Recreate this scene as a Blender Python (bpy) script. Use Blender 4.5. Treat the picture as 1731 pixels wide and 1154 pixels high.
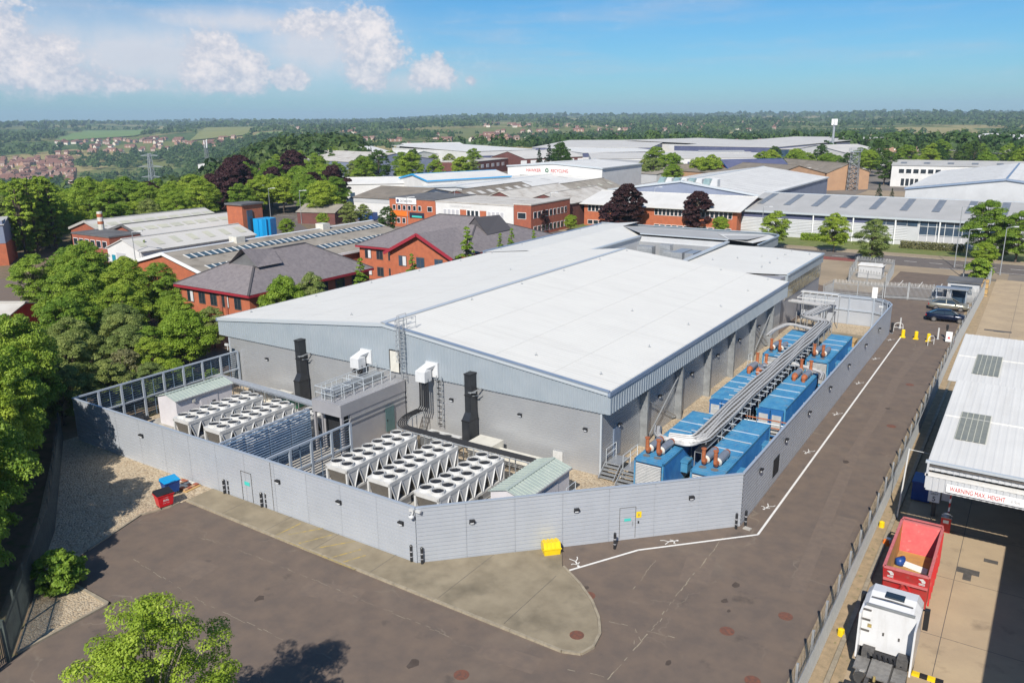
import bpy, math, random
import numpy as np
from mathutils import Vector, Matrix
R = math.radians
random.seed(7)
sc = bpy.context.scene
for o in list(bpy.data.objects): bpy.data.objects.remove(o)
C = sc.collection

# ------------------------------------------------------------------ camera
CAM = (27.2632, -31.3996, 24.5); FPX = 1363.2; PITCH = .2685; ROLL = -.0096; YAW = .5818
_r = np.array([math.cos(YAW), math.sin(YAW), 0.])
_f = np.array([-math.sin(YAW)*math.cos(PITCH), math.cos(YAW)*math.cos(PITCH), -math.sin(PITCH)])
_u = np.cross(_r, _f)
_r2 = _r*math.cos(ROLL)+_u*math.sin(ROLL); _u2 = -_r*math.sin(ROLL)+_u*math.cos(ROLL)
cd = bpy.data.cameras.new('camera'); cam = bpy.data.objects.new('camera', cd); C.objects.link(cam)
cd.sensor_width = 36; cd.lens = FPX/1731*36; cd.clip_start = .5; cd.clip_end = 40000
cam.matrix_world = Matrix(((_r2[0], _u2[0], -_f[0], CAM[0]), (_r2[1], _u2[1], -_f[1], CAM[1]), (_r2[2], _u2[2], -_f[2], CAM[2]), (0, 0, 0, 1)))
sc.camera = cam
sc.cycles.max_bounces = 5; sc.cycles.diffuse_bounces = 3; sc.cycles.glossy_bounces = 2; sc.cycles.transmission_bounces = 2; sc.cycles.volume_bounces = 0

def P(px, py, z=0.):
    """direction of a photo pixel, met with the level z"""
    d = _f+_r2*(px-865.5)/FPX-_u2*(py-577)/FPX
    t = (z-CAM[2])/d[2]
    return Vector((CAM[0]+d[0]*t, CAM[1]+d[1]*t, z))
def PD(px, dist):
    """ground position at a distance along a photo column"""
    d = _f+_r2*(px-865.5)/FPX-_u2*(205-577)/FPX
    h = math.hypot(d[0], d[1])
    return CAM[0]+d[0]/h*dist, CAM[1]+d[1]/h*dist

# ------------------------------------------------------------------ light, sky
SUN = Vector((.68, -2.14, 1.93)).normalized()
sc.view_settings.view_transform = 'Standard'; sc.view_settings.look = 'None'
sc.view_settings.exposure = .36; sc.view_settings.gamma = 1
sl = bpy.data.lights.new('sun', 'SUN'); sl.energy = 4.8; sl.angle = R(.53); sl.color = (1, .935, .84)
so = bpy.data.objects.new('sun', sl); C.objects.link(so); so.location = (60, -80, 120)
so.rotation_euler = SUN.to_track_quat('Z', 'Y').to_euler()

w = bpy.data.worlds.new('World'); sc.world = w; w.use_nodes = True
nt = w.node_tree; N = nt.nodes; L = nt.links; N.clear()
def wn(t, **k):
    n = N.new(t)
    for a, b in k.items(): setattr(n, a, b)
    return n
def wm(op, a, b=None, c=None):
    n = wn('ShaderNodeMath', operation=op)
    for i, v in enumerate((a, b, c)):
        if v is None: continue
        if isinstance(v, (int, float)): n.inputs[i].default_value = v
        else: L.new(v, n.inputs[i])
    return n.outputs[0]
sky = wn('ShaderNodeTexSky', sky_type='NISHITA', sun_disc=False)
sky.sun_elevation = math.asin(SUN.z); sky.sun_rotation = math.atan2(SUN.x, SUN.y)
sky.altitude = 100; sky.air_density = 1.0; sky.dust_density = .45; sky.ozone_density = 4.0
tc = wn('ShaderNodeTexCoord'); sep = wn('ShaderNodeSeparateXYZ'); L.new(tc.outputs['Generated'], sep.inputs[0])
X, Y, Z = sep.outputs
# azimuth measured from the middle of the view, elevation, both in degrees
azr = wm('ARCTAN2', wm('ADD', wm('MULTIPLY', X, float(_r[0])), wm('MULTIPLY', Y, float(_r[1]))),
         wm('ADD', wm('MULTIPLY', X, -math.sin(YAW)), wm('MULTIPLY', Y, math.cos(YAW))))
AZ = wm('MULTIPLY', azr, 57.2958); EL = wm('MULTIPLY', wm('ARCSINE', Z), 57.2958)
comb = wn('ShaderNodeCombineXYZ'); L.new(AZ, comb.inputs[0]); L.new(wm('MULTIPLY', EL, 1.15), comb.inputs[1])
def noise(scale, detail, rough, vec=None, off=0.):
    n = wn('ShaderNodeTexNoise'); n.inputs['Scale'].default_value = scale; n.inputs['Detail'].default_value = detail; n.inputs['Roughness'].default_value = rough
    m = wn('ShaderNodeMapping'); m.inputs['Location'].default_value = (off, off*.7, off*.3)
    L.new(vec or comb.outputs[0], m.inputs[0]); L.new(m.outputs[0], n.inputs['Vector'])
    return n.outputs['Fac']
nbig = noise(.5, 10, .62); nfine = noise(1.9, 8, .62, off=13.)
def px2(x, y): return math.degrees(math.atan((x-865)/1363.)), math.degrees((203+.0096*(865-x)-y)/1390.)
def bank(lobes, k):
    tot = None
    for (cx_, cy_, rx_, ry_, a_) in lobes:
        a0, e0 = px2(cx_, cy_); rx_ = math.degrees(rx_/1390.); ry_ = math.degrees(ry_/1390.)
        dx = wm('DIVIDE', wm('SUBTRACT', AZ, a0), rx_); dy = wm('DIVIDE', wm('SUBTRACT', EL, e0), ry_)
        g = wm('MULTIPLY', wm('POWER', 2.718, wm('MULTIPLY', wm('ADD', wm('MULTIPLY', dx, dx), wm('MULTIPLY', dy, dy)), -k)), a_)
        tot = g if tot is None else wm('MAXIMUM', tot, g)
    return tot
# towering cumulus (photo pixels, half widths, weight) and the soft sheet of cloud between the towers
tot = bank([(30, 95, 62, 58, 1.05), (95, 125, 66, 40, 1.05), (160, 148, 60, 22, .9), (395, 118, 44, 42, 1.1), (440, 128, 40, 26, 1.0), (505, 140, 34, 18, .9), (415, 150, 70, 16, .9), (632, 70, 42, 36, 1.1), (650, 105, 52, 34, 1.0), (560, 60, 70, 20, .85), (640, 140, 40, 20, .8), (742, 132, 36, 24, 1.05), (750, 112, 14, 16, .8), (805, 142, 12, 10, .8), (240, 152, 70, 12, .7)], .9)
sheet_ = bank([(300, 112, 210, 56, 1.0), (560, 92, 120, 56, 1.0), (120, 110, 140, 60, .9), (450, 60, 170, 22, .9), (700, 145, 110, 22, .6)], 1.2)
# the same kind of clouds stand all round the horizon
ring = wm('MULTIPLY', wm('MULTIPLY', wm('GREATER_THAN', wm('ABSOLUTE', AZ), 42.), noise(.09, 2, .5, off=40.)), wm('SUBTRACT', 1.15, wm('MULTIPLY', wm('ABSOLUTE', wm('SUBTRACT', EL, 3.6)), .26)))
tot = wm('MAXIMUM', tot, ring)
den = wm('ADD', tot, wm('MULTIPLY', wm('SUBTRACT', wm('ADD', wm('MULTIPLY', nbig, .55), wm('MULTIPLY', nfine, .45)), .5), 2.3))
cr = wn('ShaderNodeMapRange', interpolation_type='SMOOTHSTEP'); L.new(den, cr.inputs[0]); cr.inputs[1].default_value = .1; cr.inputs[2].default_value = .62; cr.inputs[4].default_value = .9
# thin high veil
veil = noise(.06, 5, .6, off=5.); cst = wn('ShaderNodeCombineXYZ'); L.new(wm('MULTIPLY', AZ, .12), cst.inputs[0]); L.new(EL, cst.inputs[1])
streak = noise(.55, 5, .62, vec=cst.outputs[0], off=3.)
vm = wn('ShaderNodeMapRange', interpolation_type='SMOOTHSTEP'); L.new(wm('ADD', wm('MULTIPLY', streak, .7), wm('MULTIPLY', veil, .3)), vm.inputs[0]); vm.inputs[1].default_value = .44; vm.inputs[2].default_value = .74; vm.inputs[4].default_value = .5
low_ = wm('MINIMUM', 1., wm('MAXIMUM', 0., wm('MULTIPLY', wm('SUBTRACT', EL, .7), .8)))
sheet_ = wm('MINIMUM', .85, wm('MULTIPLY', wm('MULTIPLY', sheet_, low_), wm('ADD', .5, wm('MULTIPLY', nbig, 1.0))))
cover = wm('MAXIMUM', wm('MULTIPLY', cr.outputs[0], wm('MINIMUM', 1., wm('MULTIPLY', tot, 3.5))), vm.outputs[0])
cover = wm('MULTIPLY', cover, wm('MINIMUM', 1., wm('MAXIMUM', 0., wm('MULTIPLY', wm('SUBTRACT', EL, .7), .8))))
shade = wn('ShaderNodeMapRange'); L.new(wm('ADD', wm('MULTIPLY', den, .35), wm('ADD', nfine, wm('MULTIPLY', nbig, .6))), shade.inputs[0]); shade.inputs[1].default_value = .85; shade.inputs[2].default_value = 1.35
ccol = wn('ShaderNodeMix', data_type='RGBA'); L.new(shade.outputs[0], ccol.inputs[0]); ccol.inputs[6].default_value = (5.3, 5.6, 6.5, 1); ccol.inputs[7].default_value = (8.9, 8.3, 8.2, 1)
mixc = wn('ShaderNodeMix', data_type='RGBA'); L.new(cover, mixc.inputs[0])
hs = wn('ShaderNodeHueSaturation'); hs.inputs['Saturation'].default_value = 1.1; hs.inputs['Value'].default_value = 1.0; stn = wn('ShaderNodeMix', data_type='RGBA', blend_type='MULTIPLY'); stn.inputs[0].default_value = 1; stn.inputs[7].default_value = (.50, .78, .97, 1); L.new(sky.outputs[0], stn.inputs[6]); L.new(stn.outputs[2], hs.inputs['Color'])
shm = wn('ShaderNodeMix', data_type='RGBA'); L.new(sheet_, shm.inputs[0]); L.new(hs.outputs[0], shm.inputs[6]); shm.inputs[7].default_value = (7.0, 6.95, 7.4, 1); L.new(shm.outputs[2], mixc.inputs[6]); L.new(ccol.outputs[2], mixc.inputs[7])
bg = wn('ShaderNodeBackground'); bg.inputs[1].default_value = .085; L.new(mixc.outputs[2], bg.inputs[0])
wo = wn('ShaderNodeOutputWorld'); L.new(bg.outputs[0], wo.inputs[0])

# ------------------------------------------------------------------ materials
M = {}
def mat(name, c, c2=None, scale=3., rough=.7, metal=0., bump=0., bscale=None, detail=5., contrast=(.35, .65), spec=.5, stretch=None, extra=None):
    m = bpy.data.materials.new(name); m.use_nodes = True; t = m.node_tree; n = t.nodes; l = t.links
    b = n['Principled BSDF']; b.inputs['Roughness'].default_value = rough; b.inputs['Metallic'].default_value = metal
    b.inputs['Specular IOR Level'].default_value = spec; b.inputs['Base Color'].default_value = (*c, 1)
    g = n.new('ShaderNodeNewGeometry')
    mp = n.new('ShaderNodeMapping'); l.new(g.outputs['Position'], mp.inputs[0])
    if stretch: mp.inputs['Scale'].default_value = stretch
    col = None
    if c2:
        x = n.new('ShaderNodeTexNoise'); x.inputs['Scale'].default_value = scale; x.inputs['Detail'].default_value = detail; x.inputs['Roughness'].default_value = .62
        l.new(mp.outputs[0], x.inputs['Vector'])
        r = n.new('ShaderNodeMapRange'); l.new(x.outputs['Fac'], r.inputs[0]); r.inputs[1].default_value = contrast[0]; r.inputs[2].default_value = contrast[1]
        k = n.new('ShaderNodeMix'); k.data_type = 'RGBA'; l.new(r.outputs[0], k.inputs[0]); k.inputs[6].default_value = (*c, 1); k.inputs[7].default_value = (*c2, 1)
        col = k.outputs[2]; l.new(col, b.inputs['Base Color'])
    if bump:
        x = n.new('ShaderNodeTexNoise'); x.inputs['Scale'].default_value = bscale or scale*4; x.inputs['Detail'].default_value = 4; l.new(mp.outputs[0], x.inputs['Vector'])
        bn = n.new('ShaderNodeBump'); bn.inputs['Strength'].default_value = bump; bn.inputs['Distance'].default_value = .05; l.new(x.outputs['Fac'], bn.inputs['Height']); l.new(bn.outputs[0], b.inputs['Normal'])
    if extra: extra(m, t, n, l, b, mp, col)
    M[name] = m
    return m
def layer(t, base, col, fac):
    k = t.nodes.new('ShaderNodeMix'); k.data_type = 'RGBA'; t.links.new(fac, k.inputs[0]); t.links.new(base, k.inputs[6]); k.inputs[7].default_value = (*col, 1); return k.outputs[2]
def nz(t, vec, scale, lo, hi, amt=1., detail=6, rough=.6):
    x = t.nodes.new('ShaderNodeTexNoise'); x.inputs['Scale'].default_value = scale; x.inputs['Detail'].default_value = detail; x.inputs['Roughness'].default_value = rough; t.links.new(vec, x.inputs['Vector'])
    r = t.nodes.new('ShaderNodeMapRange'); t.links.new(x.outputs['Fac'], r.inputs[0]); r.inputs[1].default_value = lo; r.inputs[2].default_value = hi; r.inputs[4].default_value = amt
    return r.outputs[0]
def ex_tarmac(m, t, n, l, b, mp, col):
    v = mp.outputs[0]
    c = layer(t, col, (.30, .25, .19), nz(t, v, .16, .55, .75, .22))
    c = layer(t, c, (.05, .045, .042), nz(t, v, .5, .62, .72, .5))
    # fine pale hairline cracks
    wz = n.new('ShaderNodeTexNoise'); wz.inputs['Scale'].default_value = .9; wz.inputs['Detail'].default_value = 4; l.new(v, wz.inputs['Vector'])
    ad = n.new('ShaderNodeVectorMath'); ad.operation = 'MULTIPLY_ADD'; l.new(wz.outputs['Color'], ad.inputs[0]); ad.inputs[1].default_value = (1.6, 1.6, 0); l.new(v, ad.inputs[2])
    vo = n.new('ShaderNodeTexVoronoi'); vo.feature = 'DISTANCE_TO_EDGE'; vo.inputs['Scale'].default_value = .16; l.new(ad.outputs[0], vo.inputs['Vector'])
    r = n.new('ShaderNodeMapRange'); l.new(vo.outputs['Distance'], r.inputs[0]); r.inputs[1].default_value = .009; r.inputs[2].default_value = .0; r.inputs[4].default_value = .4
    mu = n.new('ShaderNodeMath'); mu.operation = 'MULTIPLY'; l.new(r.outputs[0], mu.inputs[0]); l.new(nz(t, v, .25, .5, .62), mu.inputs[1])
    c = layer(t, c, (.30, .26, .20), mu.outputs[0])
    c = layer(t, c, (.24, .21, .18), nz(t, v, 14., .64, .72, .35, 3))
    l.new(c, b.inputs['Base Color'])
def ex_speck(colr, sc_, lo, hi, amt):
    def f(m, t, n, l, b, mp, col): l.new(layer(t, col, colr, nz(t, mp.outputs[0], sc_, lo, hi, amt, 4)), b.inputs['Base Color'])
    return f
def ex_vary(amt, stain=None):
    """each panel its own slight tone, with faint run-off streaks"""
    def f(m, t, n, l, b, mp, col):
        oi = n.new('ShaderNodeObjectInfo'); r = n.new('ShaderNodeMapRange'); l.new(oi.outputs['Random'], r.inputs[0]); r.inputs[3].default_value = 1-amt; r.inputs[4].default_value = 1+amt
        h = n.new('ShaderNodeHueSaturation'); l.new(r.outputs[0], h.inputs['Value']); l.new(col, h.inputs['Color']); c = h.outputs[0]
        if stain:
            m2 = n.new('ShaderNodeMapping'); l.new(mp.outputs[0], m2.inputs[0]); m2.inputs['Scale'].default_value = stain[1]
            c = layer(t, c, stain[0], nz(t, m2.outputs[0], 1., .5, .8, stain[2], 6, .65))
        l.new(c, b.inputs['Base Color'])
    return f
def ex_gravel(m, t, n, l, b, mp, col):
    vo = n.new('ShaderNodeTexVoronoi'); vo.inputs['Scale'].default_value = 9.; l.new(mp.outputs[0], vo.inputs['Vector'])
    hv = n.new('ShaderNodeSeparateColor'); l.new(vo.outputs['Color'], hv.inputs[0])
    r = n.new('ShaderNodeMapRange'); l.new(hv.outputs[0], r.inputs[0]); r.inputs[3].default_value = 0; r.inputs[4].default_value = .55
    c = layer(t, col, (.60, .53, .40), r.outputs[0])
    r2 = n.new('ShaderNodeMapRange'); l.new(hv.outputs[1], r2.inputs[0]); r2.inputs[1].default_value = .75; r2.inputs[2].default_value = 1; r2.inputs[4].default_value = .6
    c = layer(t, c, (.12, .10, .08), r2.outputs[0]); l.new(c, b.inputs['Base Color'])
    bn = n.new('ShaderNodeBump'); bn.inputs['Strength'].default_value = .9; bn.inputs['Distance'].default_value = .06; l.new(vo.outputs['Distance'], bn.inputs['Height']); bn.invert = True; l.new(bn.outputs[0], b.inputs['Normal'])
def ex_tiles(m, t, n, l, b, mp, col):
    wv = n.new('ShaderNodeTexWave'); wv.bands_direction = 'Z'; wv.inputs['Scale'].default_value = 3.2; wv.inputs['Distortion'].default_value = .6; l.new(mp.outputs[0], wv.inputs['Vector'])
    r = n.new('ShaderNodeMapRange'); l.new(wv.outputs['Fac'], r.inputs[0]); r.inputs[1].default_value = .75; r.inputs[2].default_value = 1; r.inputs[4].default_value = .6
    c = layer(t, col, (.10, .085, .09), nz(t, mp.outputs[0], 3., .5, .7, .5)); c = layer(t, c, (.085, .075, .08), r.outputs[0]); l.new(c, b.inputs['Base Color'])
def ex_brick(m, t, n, l, b, mp, col):
    g = n.new('ShaderNodeTexCoord')
    l.new(layer(t, col, (.10, .05, .035), nz(t, mp.outputs[0], 6, .58, .7, .5)), b.inputs['Base Color'])
def ex_terr(m, t, n, l, b, mp, col):
    v = mp.outputs[0]
    vo = n.new('ShaderNodeTexVoronoi'); vo.inputs['Scale'].default_value = .0042; l.new(v, vo.inputs['Vector'])
    s = n.new('ShaderNodeSeparateColor'); l.new(vo.outputs['Color'], s.inputs[0])
    rr = n.new('ShaderNodeMapRange'); l.new(s.outputs[0], rr.inputs[0]); rr.inputs[1].default_value = .55; rr.inputs[2].default_value = .6; rr.inputs[4].default_value = .6
    c = layer(t, col, (.20, .20, .07), rr.outputs[0])
    rr = n.new('ShaderNodeMapRange'); l.new(s.outputs[1], rr.inputs[0]); rr.inputs[1].default_value = .8; rr.inputs[2].default_value = .83; rr.inputs[4].default_value = .7
    c = layer(t, c, (.36, .29, .13), rr.outputs[0]); l.new(c, b.inputs['Base Color'])
mat('tarmac', (.168, .128, .100), (.132, .105, .088), .8, .93, bump=.25, bscale=40, extra=ex_tarmac, spec=.25)
mat('tarmac_patch', (.182, .139, .108), (.148, .117, .097), 2., .93, bump=.2, bscale=40, spec=.25)
mat('road', (.12, .105, .10), (.155, .135, .12), 1.2, .9, spec=.3)
mat('concrete_apron', (.215, .18, .125), (.295, .25, .175), .55, .92, bump=.2, bscale=25, extra=ex_speck((.11, .095, .07), .35, .52, .72, .6), spec=.25)
mat('concrete_yard', (.43, .335, .22), (.36, .28, .19), .4, .92, bump=.15, bscale=25, extra=ex_speck((.16, .125, .09), .6, .6, .75, .55), spec=.25)
mat('concrete', (.42, .40, .36), (.30, .28, .25), 1.5, .9, bump=.15, bscale=20)
mat('kerb', (.34, .29, .21), (.24, .205, .15), 3., .9)
mat('gravel', (.42, .325, .215), (.33, .25, .165), .7, .95, extra=ex_gravel, spec=.2)
mat('soil', (.20, .14, .09), (.13, .10, .06), 1.2, .95, bump=.4, bscale=8, extra=ex_speck((.09, .12, .03), 1.2, .55, .65, .7))
mat('verge', (.38, .28, .17), (.26, .20, .12), 2., .95, bump=.3, bscale=12, extra=ex_speck((.10, .13, .035), 2.2, .62, .7, .6))
mat('grass', (.105, .145, .03), (.17, .18, .055), .5, .9, bump=.3, bscale=6)
mat('terrain', (.055, .10, .028), (.10, .135, .04), .02, .95, extra=ex_terr, spec=.1)
mat('field_green', (.14, .22, .075), (.17, .245, .085), .01, .95, spec=.1)
mat('field_dry', (.24, .24, .09), (.20, .22, .08), .01, .95, spec=.1)
mat('yard_grey', (.16, .145, .13), (.22, .19, .16), .15, .93, extra=ex_speck((.09, .08, .075), .08, .5, .7, .7), spec=.2)
mat('yard_tan', (.34, .27, .19), (.26, .21, .15), .15, .93, spec=.2)
mat('red_surface', (.26, .07, .055), (.17, .06, .05), 1.5, .9)
mat('paint_white', (.74, .73, .70), (.60, .58, .54), 4., .75, contrast=(.3, .8))
mat('paint_yellow', (.42, .30, .07), (.27, .22, .11), 5., .85, contrast=(.4, .55))
mat('oil', (.075, .06, .052), (.10, .08, .068), 3., 1., spec=.05)
mat('glazing_dark', (.035, .06, .075), (.07, .11, .13), .5, .12, spec=.8)
mat('palisade_dark', (.10, .105, .10), None, rough=.7)
mat('manhole', (.20, .075, .045), (.11, .06, .045), 6., .8)
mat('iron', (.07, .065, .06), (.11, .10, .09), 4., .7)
mat('clad_grey', (.43, .46, .505), (.465, .495, .54), .6, .42, metal=.25, spec=.5, extra=ex_vary(.022, ((.33, .34, .35), (2.2, 2.2, .25), .16)))
mat('clad_wall', (.43, .44, .455), (.46, .47, .48), .5, .34, metal=.45)
mat('clad_fascia', (.34, .39, .43), (.385, .43, .465), .5, .42, metal=.25)
mat('trim_blue', (.22, .29, .40), (.27, .33, .43), 1., .42, metal=.3)
mat('trim_pale', (.50, .54, .57), None, rough=.4, metal=.2)
mat('louvre', (.16, .235, .33), (.20, .275, .37), 1., .4, metal=.35)
mat('post', (.42, .47, .53), None, rough=.45, metal=.3)
mat('roof_white', (.66, .65, .605), (.63, .62, .58), .25, .6, spec=.35, extra=ex_vary(.02, ((.47, .455, .42), (.12, 1.6, .2), .42)))
mat('roof_seam', (.60, .59, .555), None, rough=.6)
mat('galv', (.50, .52, .53), (.40, .42, .44), 4., .42, metal=.6)
mat('galv_dull', (.38, .40, .41), (.27, .285, .295), 1.6, .48, metal=.55)
mat('rail', (.62, .66, .68), None, rough=.4, metal=.3)
mat('cable_black', (.02, .02, .022), None, rough=.5)
mat('conduit', (.50, .495, .485), (.40, .395, .385), 3., .5, metal=.1)
mat('duct_black', (.018, .02, .024), (.03, .032, .036), 2., .35)
mat('grp_white', (.62, .63, .635), (.55, .56, .57), 2., .35)
mat('white_metal', (.60, .60, .585), (.52, .52, .505), 1.5, .4, extra=ex_vary(.04, ((.38, .36, .32), (2., 2., .6), .4)))
mat('cream_metal', (.62, .60, .53), (.54, .52, .46), 1.5, .5)
mat('lilac_panel', (.60, .58, .60), (.55, .53, .55), 1.2, .5)
mat('plant_wall', (.30, .295, .31), (.34, .335, .345), .8, .5, metal=.15)
mat('green_roof', (.36, .42, .38), (.42, .47, .42), 1.5, .45, metal=.1)
mat('coil', (.16, .145, .125), (.22, .20, .17), 9., .7, metal=.3)
mat('black', (.015, .015, .017), None, rough=.5)
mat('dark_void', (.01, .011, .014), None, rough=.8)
mat('fan_dark', (.03, .032, .038), None, rough=.45, metal=.3)
mat('gen_blue', (.04, .19, .37), (.075, .26, .42), 1.3, .5, extra=ex_speck((.22, .25, .26), 1.6, .55, .75, .6))
mat('gen_blue_deep', (.016, .105, .31), (.028, .14, .35), 1., .4)
mat('gen_louvre', (.46, .46, .45), (.36, .37, .37), 3., .45)
mat('silencer', (.36, .38, .41), (.28, .30, .33), 4., .4, metal=.5)
mat('rust', (.42, .13, .045), (.28, .085, .035), 3., .75, bump=.15)
mat('rust_stain', (.22, .13, .07), (.10, .16, .20), 4., .8)
mat('yellow', (.80, .58, .01), (.72, .50, .01), 2., .4)
mat('red', (.62, .012, .02), (.52, .015, .02), 1.5, .35)
mat('red_worn', (.55, .02, .025), (.42, .05, .045), 2.5, .5, extra=ex_speck((.45, .25, .22), 3., .62, .74, .5))
mat('skip_inside', (.50, .27, .07), (.36, .20, .08), 2.2, .75)
mat('skip_rim', (.55, .16, .16), (.45, .12, .12), 5., .5)
mat('blue_bin', (.01, .27, .55), None, rough=.35)
mat('dark_blue', (.01, .045, .20), (.015, .07, .28), 2., .4)
mat('white_paint', (.66, .665, .67), (.61, .615, .62), .8, .25, extra=ex_vary(.02, ((.36, .34, .31), (3., 3., .5), .35)))
mat('rubber', (.018, .018, .019), (.03, .03, .03), 6., .8)
mat('chassis', (.055, .053, .052), (.10, .095, .09), 5., .65)
mat('checker', (.30, .29, .27), (.22, .21, .20), 6., .45, metal=.5)
mat('car_navy', (.006, .012, .035), None, rough=.16, metal=.3)
mat('car_silver', (.36, .345, .28), (.33, .32, .26), 1., .25, metal=.6)
mat('chrome', (.6, .6, .6), None, rough=.2, metal=.9)
mat('glass', (.02, .03, .04), None, rough=.06, spec=.8)
mat('glass_blue', (.03, .055, .09), (.05, .085, .13), .6, .08, spec=.9)
mat('glass_beige_reflection', (.30, .25, .13), (.10, .09, .06), 1.3, .12, spec=.9)  # beige reflection painted into the pane colour
mat('lamp_red', (.4, .01, .01), None, rough=.2)
mat('sign_white', (.78, .78, .77), None, rough=.5)
mat('sign_red', (.50, .03, .03), None, rough=.5)
mat('sign_teal', (.06, .50, .44), None, rough=.5)
mat('sign_dark', (.02, .025, .05), None, rough=.5)
mat('sign_orange', (.72, .17, .02), None, rough=.5)
mat('sign_grey', (.45, .45, .47), None, rough=.5)
mat('brick_orange', (.44, .13, .06), (.35, .105, .052), 1.2, .9, extra=ex_brick)
mat('brick_red', (.34, .10, .055), (.26, .08, .05), 1.2, .9, extra=ex_brick)
mat('brick_pale', (.44, .27, .16), (.38, .23, .14), .5, .9)
mat('brick_dark', (.16, .06, .05), (.12, .05, .045), .8, .9)
mat('slate', (.185, .165, .17), (.235, .21, .21), 1.4, .75, extra=ex_tiles)
mat('slate_ridge', (.075, .07, .075), None, rough=.8)
mat('asbestos', (.31, .28, .235), (.24, .215, .18), .35, .95, extra=ex_speck((.14, .125, .10), .5, .55, .72, .7))
mat('asbestos_dark', (.215, .185, .15), (.16, .14, .115), .35, .95, extra=ex_speck((.34, .31, .27), .25, .58, .7, .6))
mat('roof_old', (.52, .50, .46), (.42, .39, .35), .3, .9, extra=ex_speck((.22, .18, .14), .3, .55, .75, .7))
mat('roof_pale', (.54, .525, .49), (.47, .455, .43), .12, .75)
mat('roof_sheet', (.68, .67, .635), (.61, .60, .57), .2, .6, extra=ex_vary(.04, ((.46, .44, .40), (1.2, .12, .2), .45)))
mat('roof_flat', (.085, .085, .09), (.14, .14, .14), .3, .9)
mat('roof_grey', (.42, .415, .40), (.37, .365, .35), .2, .65)
mat('rooflight', (.52, .51, .40), (.44, .44, .36), .4, .5)
mat('rooflight_dark', (.23, .235, .20), (.18, .19, .17), 2., .5)
mat('skylight', (.14, .22, .24), (.24, .33, .34), .5, .15)
mat('wall_white', (.64, .635, .62), (.57, .565, .55), .4, .7)
mat('wall_grey', (.50, .51, .52), (.44, .45, .46), .3, .6)
mat('wall_navy', (.075, .085, .16), (.10, .11, .19), .3, .6)
mat('wall_bluegrey', (.17, .20, .28), (.21, .24, .32), .3, .55)
mat('teal_door', (.08, .15, .155), None, rough=.5)
mat('teal', (.01, .22, .30), None, rough=.5)
mat('green_paint', (.02, .14, .06), None, rough=.6)
mat('red_trim', (.30, .025, .04), None, rough=.5)
mat('house_wall', (.30, .15, .10), (.40, .26, .19), .3, .9)
mat('house_cream', (.62, .55, .46), None, rough=.9)
mat('house_roof', (.20, .095, .07), (.15, .08, .062), .2, .9)
mat('house_roof_brown', (.19, .12, .095), (.24, .15, .11), .2, .9)
mat('wood_tan', (.50, .33, .13), (.42, .27, .11), 1., .8)
mat('palisade', (.44, .455, .46), (.36, .375, .38), 3., .5, metal=.35)
mat('palisade_green', (.09, .11, .10), (.06, .075, .07), 2., .6)
mat('bark', (.13, .10, .075), (.08, .06, .045), 3., .95, bump=.5, bscale=10)
mat('bark_pale', (.22, .19, .14), (.15, .125, .095), 3., .95)
mat('bright_blue', (.01, .30, .62), None, rough=.4)
def leafmat(name, a, b, var=.3):
    m = bpy.data.materials.new(name); m.use_nodes = True; t = m.node_tree; n = t.nodes; l = t.links
    n.clear(); out = n.new('ShaderNodeOutputMaterial')
    at = n.new('ShaderNodeAttribute'); at.attribute_name = 'tint'
    k = n.new('ShaderNodeMix'); k.data_type = 'RGBA'; l.new(at.outputs['Fac'], k.inputs[0]); k.inputs[6].default_value = (*a, 1); k.inputs[7].default_value = (*b, 1)
    oi = n.new('ShaderNodeObjectInfo'); h = n.new('ShaderNodeHueSaturation'); l.new(k.outputs[2], h.inputs['Color'])
    r = n.new('ShaderNodeMapRange'); l.new(oi.outputs['Random'], r.inputs[0]); r.inputs[3].default_value = 1-var; r.inputs[4].default_value = 1+var; l.new(r.outputs[0], h.inputs['Value'])
    r = n.new('ShaderNodeMapRange'); l.new(oi.outputs['Random'], r.inputs[0]); r.inputs[3].default_value = .515; r.inputs[4].default_value = .485; l.new(r.outputs[0], h.inputs['Hue'])
    d = n.new('ShaderNodeBsdfPrincipled'); d.inputs['Roughness'].default_value = .55; d.inputs['Specular IOR Level'].default_value = .3; l.new(h.outputs[0], d.inputs['Base Color'])
    tr = n.new('ShaderNodeBsdfTranslucent'); l.new(h.outputs[0], tr.inputs[0])
    mx = n.new('ShaderNodeMixShader'); mx.inputs[0].default_value = .38; l.new(d.outputs[0], mx.inputs[1]); l.new(tr.outputs[0], mx.inputs[2]); l.new(mx.outputs[0], out.inputs[0])
    M[name] = m
leafmat('leaf_green', (.105, .205, .02), (.36, .48, .06), .18)
leafmat('leaf_bright', (.15, .26, .02), (.37, .49, .06), .15)
leafmat('leaf_dark', (.04, .10, .018), (.11, .19, .032), .22)
leafmat('leaf_olive', (.125, .19, .04), (.36, .42, .13), .18)
leafmat('leaf_dry', (.19, .19, .08), (.34, .31, .16), .15)
leafmat('leaf_copper', (.035, .016, .018), (.085, .035, .035), .2)
leafmat('leaf_conifer', (.02, .055, .022), (.05, .095, .035), .2)
leafmat('leaf_far', (.035, .085, .024), (.115, .18, .045), .05)

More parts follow.
